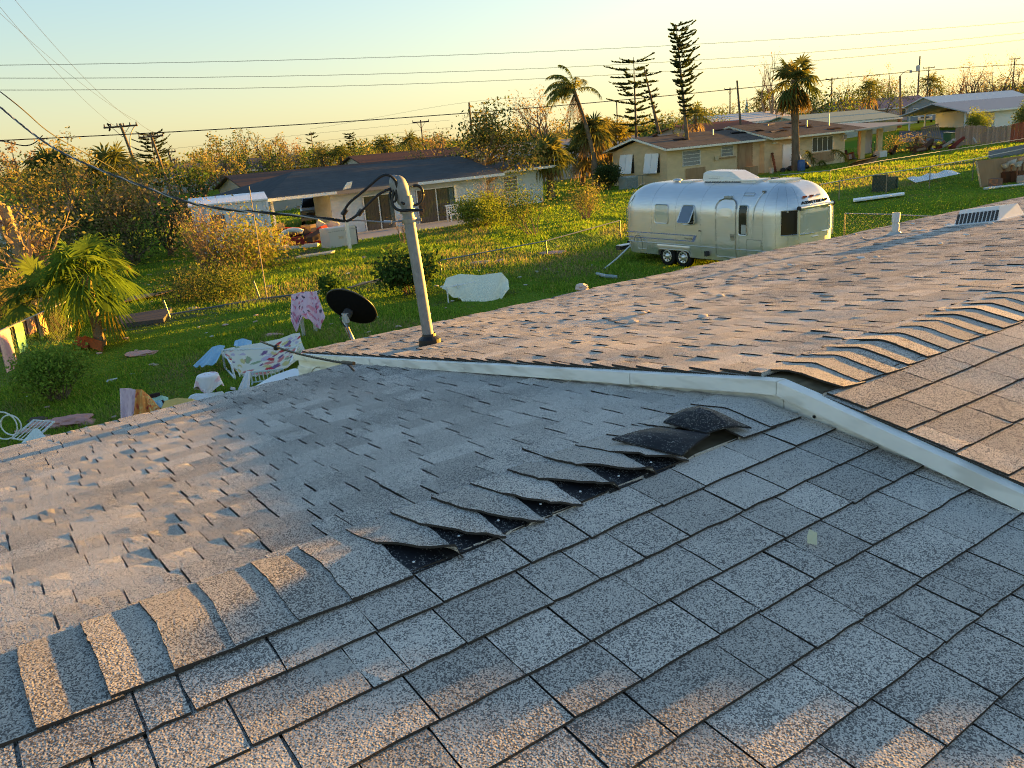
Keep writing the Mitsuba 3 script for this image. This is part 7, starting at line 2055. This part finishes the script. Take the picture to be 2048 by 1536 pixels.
GV = (0.30, 0.33, 0.37)
p = np.array((138.124, 74.586, 2.170))
gh = far_house('grey_house', 'grey boarded house with a white metal roof and white-framed windows at the far right', p, 22, 6.4, 2.5, 3.7, (0.27, 0.30, 0.34), (0.66, 0.68, 0.70), math.radians(-8), [(1.6, 2.9, 0.8, 2.0), (6.2, 7.6, 0.8, 2.0)])
R, o = rotz(math.radians(-8)), np.array([p[0], p[1], float(ground_z(p[0], p[1]))])
for y0, y1, z0, z1 in ((1.0, 2.2, 0.9, 2.0), (4.0, 5.2, 0.8, 1.9)):
    w = put(gh, 'window', Mesh().box((-0.06, y0, z0), (-0.03, y1, z1), (0.05, 0.055, 0.06)).xf(R, o), 'gloss')
    put(w, 'frame', Mesh().box((-0.09, y0 - 0.1, z0 - 0.1), (0, y0, z1 + 0.1), WHITE).box((-0.09, y1, z0 - 0.1), (0, y1 + 0.1, z1 + 0.1), WHITE).box((-0.09, y0, z1), (0, y1, z1 + 0.1), WHITE).box((-0.09, y0, z0 - 0.1), (0, y1, z0), WHITE).xf(R, o), 'satin')
p = np.array((105.083, 53.314, 1.899))
pc = thing('pale_carport', 'pale grey roof on posts with a white end wall behind the board fence', 'carport')
R, o = rotz(math.radians(-10)), np.array([p[0], p[1], float(ground_z(p[0], p[1]))])
put(pc, 'roof', Mesh().slab([(-0.8, -0.8, 2.35), (20, -0.8, 2.35), (20, 4.2, 3.6), (-0.8, 4.2, 3.6)], 0.14, (0.42, 0.43, 0.45)).slab([(20, 9.0, 2.35), (-0.8, 9.0, 2.35), (-0.8, 4.2, 3.6), (20, 4.2, 3.6)], 0.14, (0.42, 0.43, 0.45)).xf(R, o), 'matte')
put(pc, 'fascia', Mesh().box((-0.8, -0.86, 2.12), (20, -0.80, 2.33), WHITE).xf(R, o), 'satin')
for x, y in ((0, 0), (0, 8.0), (2.8, 8.0)):
    put(pc, 'post', Mesh().box((x, y, 0), (x + 0.16, y + 0.16, 2.3), WHITE).xf(R, o), 'satin')
put(pc, 'end_wall', Mesh().box((5.2, 0.0, -0.1), (20, 8.4, 2.3), (0.72, 0.72, 0.71)).xf(R, o), 'satin')
for lab, px_, L, Wd, h, rg, wl, rf, an in (
    ('low brown-roofed house close behind the bungalow at the left', (22.513, 69.735, 2.790), 26, 8, 2.3, 3.3, (0.42, 0.40, 0.36), (0.13, 0.095, 0.085), 0.0), ('long red-brown roofed house behind the bungalow, farther right', (39.989, 82.138, 2.860), 20, 9, 2.4, 3.7, (0.5, 0.47, 0.42), (0.13, 0.085, 0.075), 0.0),
    ('pale low house half hidden by the short stout palm', (46.233, 65.987, 2.293), 20, 9, 2.4, 3.9, (0.5, 0.46, 0.40), (0.34, 0.33, 0.33), 0.0), ('white-roofed far house left of the leaning pole', (91.188, 79.348, 4.649), 16, 8, 2.5, 3.6, (0.5, 0.52, 0.54), (0.62, 0.62, 0.60), 0.0),
    ('far house with a rusty red roof behind the cream house', (79.117, 71.758, 4.438), 12, 8, 2.4, 3.4, (0.45, 0.35, 0.3), (0.30, 0.13, 0.09), 0.0), ('greenish pale roof behind the skirted palm', (89.631, 63.576, 4.711), 18, 9, 2.4, 3.5, (0.42, 0.45, 0.40), (0.34, 0.40, 0.36), 0.0),
    ('pink far house beyond the street lamp', (134.696, 88.867, 4.544), 22, 9, 2.6, 4.2, (0.60, 0.46, 0.44), (0.44, 0.26, 0.25), -0.15), ('low pink-roofed house above the white metal roof', (178.201, 89.985, 4.682), 22, 9, 2.6, 4.0, (0.5, 0.42, 0.40), (0.40, 0.28, 0.24), -0.15),
    ('pale house in the trees at the far left edge', (3.498, 58.355, 1.070), 4, 6, 2.2, 2.9, (0.52, 0.58, 0.60), (0.10, 0.10, 0.11), 0.0), ('dark low roof between the poles at the left', (24.609, 107.958, 2.099), 22, 9, 2.4, 3.6, (0.4, 0.4, 0.38), (0.12, 0.12, 0.13), 0.0)):
    far_house('far_house', lab, np.array(px_), L, Wd, h, rg, wl, rf, an, [(2, 3.2, 1.0, 2.0), (L * 0.55, L * 0.55 + 1.6, 1.0, 2.0)])
far_house('far_house', 'neighbouring low house standing just outside the right edge of the view', np.array([72.0, 15.0, 0.0]), 14, 13.5, 2.6, 4.1, (0.55, 0.52, 0.46), (0.25, 0.24, 0.23), 0.0, [(2, 3.2, 1.0, 2.0), (8, 9.6, 1.0, 2.0)])
ch = thing('church_spire', 'faint pale church spire on the far skyline', 'spire')
p = np.array((495.208, 413.651, 17.189))
put(ch, 'tower', box((p[0] - 2.2, p[1] - 2.2, 0), (p[0] + 2.2, p[1] + 2.2, p[2] - 13), (0.6, 0.6, 0.6)), 'matte')
put(ch, 'spire', Mesh().lathe([(2.6, p[2] - 13), (1.2, p[2] - 6), (0.12, p[2] + 0.5)], (p[0], p[1], 0), (0.6, 0.62, 0.64), 8), 'matte')
# street
a = [np.array(q) for q in ((92.821, 54.254, 2.419), (93.543, 39.370, 2.721), (107.649, 45.607, 2.807), (106.059, 62.269, 2.593))]
m = Mesh()
xs = np.linspace(0, 1, 12)
v = []
for t in xs:
    for u_, w_ in ((0, 1), (3, 2)):
        q = a[u_] * (1 - t) + a[w_] * t
        v.append((q[0], q[1], float(ground_z(q[0], q[1])) + 0.03))
solo('road', None, None, Mesh().add(v, [[2 * k, 2 * k + 2, 2 * k + 3, 2 * k + 1] for k in range(11)], (0.16, 0.16, 0.17)), 'matte', kind='structure')
# board fence
fb = thing('board_fence', 'tall weathered board fence at the right edge, its right end red', 'fence')
a, b = np.array((88.850, 45.764, 0.000)), np.array((93.543, 39.806, 0.000))
L = float(np.linalg.norm((b - a)[:2]))
u = (b - a) / L
n = 46
for k in range(n):
    o = a + u * (L * k / n)
    e = o + u * (L / n - 0.02)
    top = 1.88 + rb_.uniform(-0.05, 0.05) + 0.15 * math.sin(k * 0.2)
    red = 30 < k < 40
    c = np.array((0.30, 0.10, 0.06) if red else (0.34, 0.25, 0.19)) * rb_.uniform(0.75, 1.2)
    off = np.array([0.0, 1.0, 0]) * rb_.uniform(-0.015, 0.015)
    put(fb, 'board', Mesh().slab([o + off, e + off, e + off + [0.04, 0, top], o + off + [0.04, 0, top]], 0.025, c), 'matte')
gb = thing('wheelie_bin', 'green wheeled bin standing at the left end of the board fence', 'bin')
p = np.array([*(90.196, 47.075), 0.0])
put(gb, 'body', trimesh.convex.convex_hull(np.array([(-0.28, -0.3, 0.05), (0.28, -0.3, 0.05), (-0.36, -0.4, 1.2), (0.36, -0.4, 1.2), (-0.28, 0.3, 0.05), (0.28, 0.3, 0.05), (-0.36, 0.4, 1.2), (0.36, 0.4, 1.2)]) * 1.15 + p), 'satin', color=(0.02, 0.09, 0.05))
put(gb, 'lid', Mesh().slab([p + [-0.45, -0.5, 1.38], p + [0.45, -0.5, 1.38], p + [0.45, 0.5, 1.5], p + [-0.45, 0.5, 1.5]], 0.06, (0.015, 0.05, 0.03)), 'satin')
tr = thing('fallen_trellis', 'slatted wooden panel tipped up in the wreckage left of the green bin', 'trellis')
a, b, c, d = (np.array(q) for q in ((77.578, 42.769, 1.688), (78.171, 41.175, 1.314), (79.794, 42.498, 2.619), (79.359, 43.988, 2.360)))
for k in range(9):
    t, t2 = k / 9, (k + 0.6) / 9
    put(tr, 'slat', Mesh().slab([a * (1 - t) + b * t, a * (1 - t2) + b * t2, d * (1 - t2) + c * t2, d * (1 - t) + c * t], 0.03, (0.24, 0.17, 0.11)), 'matte')
put(tr, 'rail', Mesh().tube([d, c], 0.06, (0.26, 0.19, 0.12), 4).tube([a, b], 0.06, (0.26, 0.19, 0.12), 4), 'matte')
key = thing('rubble_heap', 'heap of broken boards and brush left of the green bin', 'debris heap')
q0 = np.array((83.258, 45.414, 0.000))
pile(key, lambda k: (q0 + np.array([rb_.normal(0, 2.4), rb_.normal(0, 1.2), 0]))[:2], 40, ((0.4, 2.2), (0.06, 0.3), (0.04, 0.3)), [(0.24, 0.13, 0.10), (0.12, 0.08, 0.06), (0.32, 0.22, 0.16), (0.5, 0.46, 0.42), (0.20, 0.05, 0.04)], 'broken_board')
shrub('brush_heap', 'heap of dead brush beside the open carport bay', (81.796, 46.647), 1.5, 4.5, RUST + OLIVE, r, stems=26, per=10, size=0.12, cat='brush heap')
shrub('bush', 'green bush cut off by the right edge beside the board fence', (97.168, 42.171), 4.0, 3.5, GREEN + OLIVE, r, stems=18, per=40, size=0.16)
shrub('bush', 'lime green shrub in the shade of the pale carport', ((102.231, 50.406, 2.340))[:2], 3.4, 2.6, LIME, r, stems=14, per=26, size=0.16)
bf = thing('board_fence', 'low brown board fence beside the white pickup truck', 'fence')
a, b = np.array((109.744, 67.024, 2.404)), np.array((111.849, 65.626, 2.600))
for k in range(12):
    o, e = a + (b - a) * k / 12, a + (b - a) * (k + 0.92) / 12
    z = float(ground_z(o[0], o[1]))
    put(bf, 'board', Mesh().slab([(o[0], o[1], z), (e[0], e[1], z), (e[0], e[1], z + 1.7), (o[0], o[1], z + 1.7)], 0.04, np.array((0.22, 0.11, 0.07)) * rb_.uniform(0.8, 1.2)), 'matte')
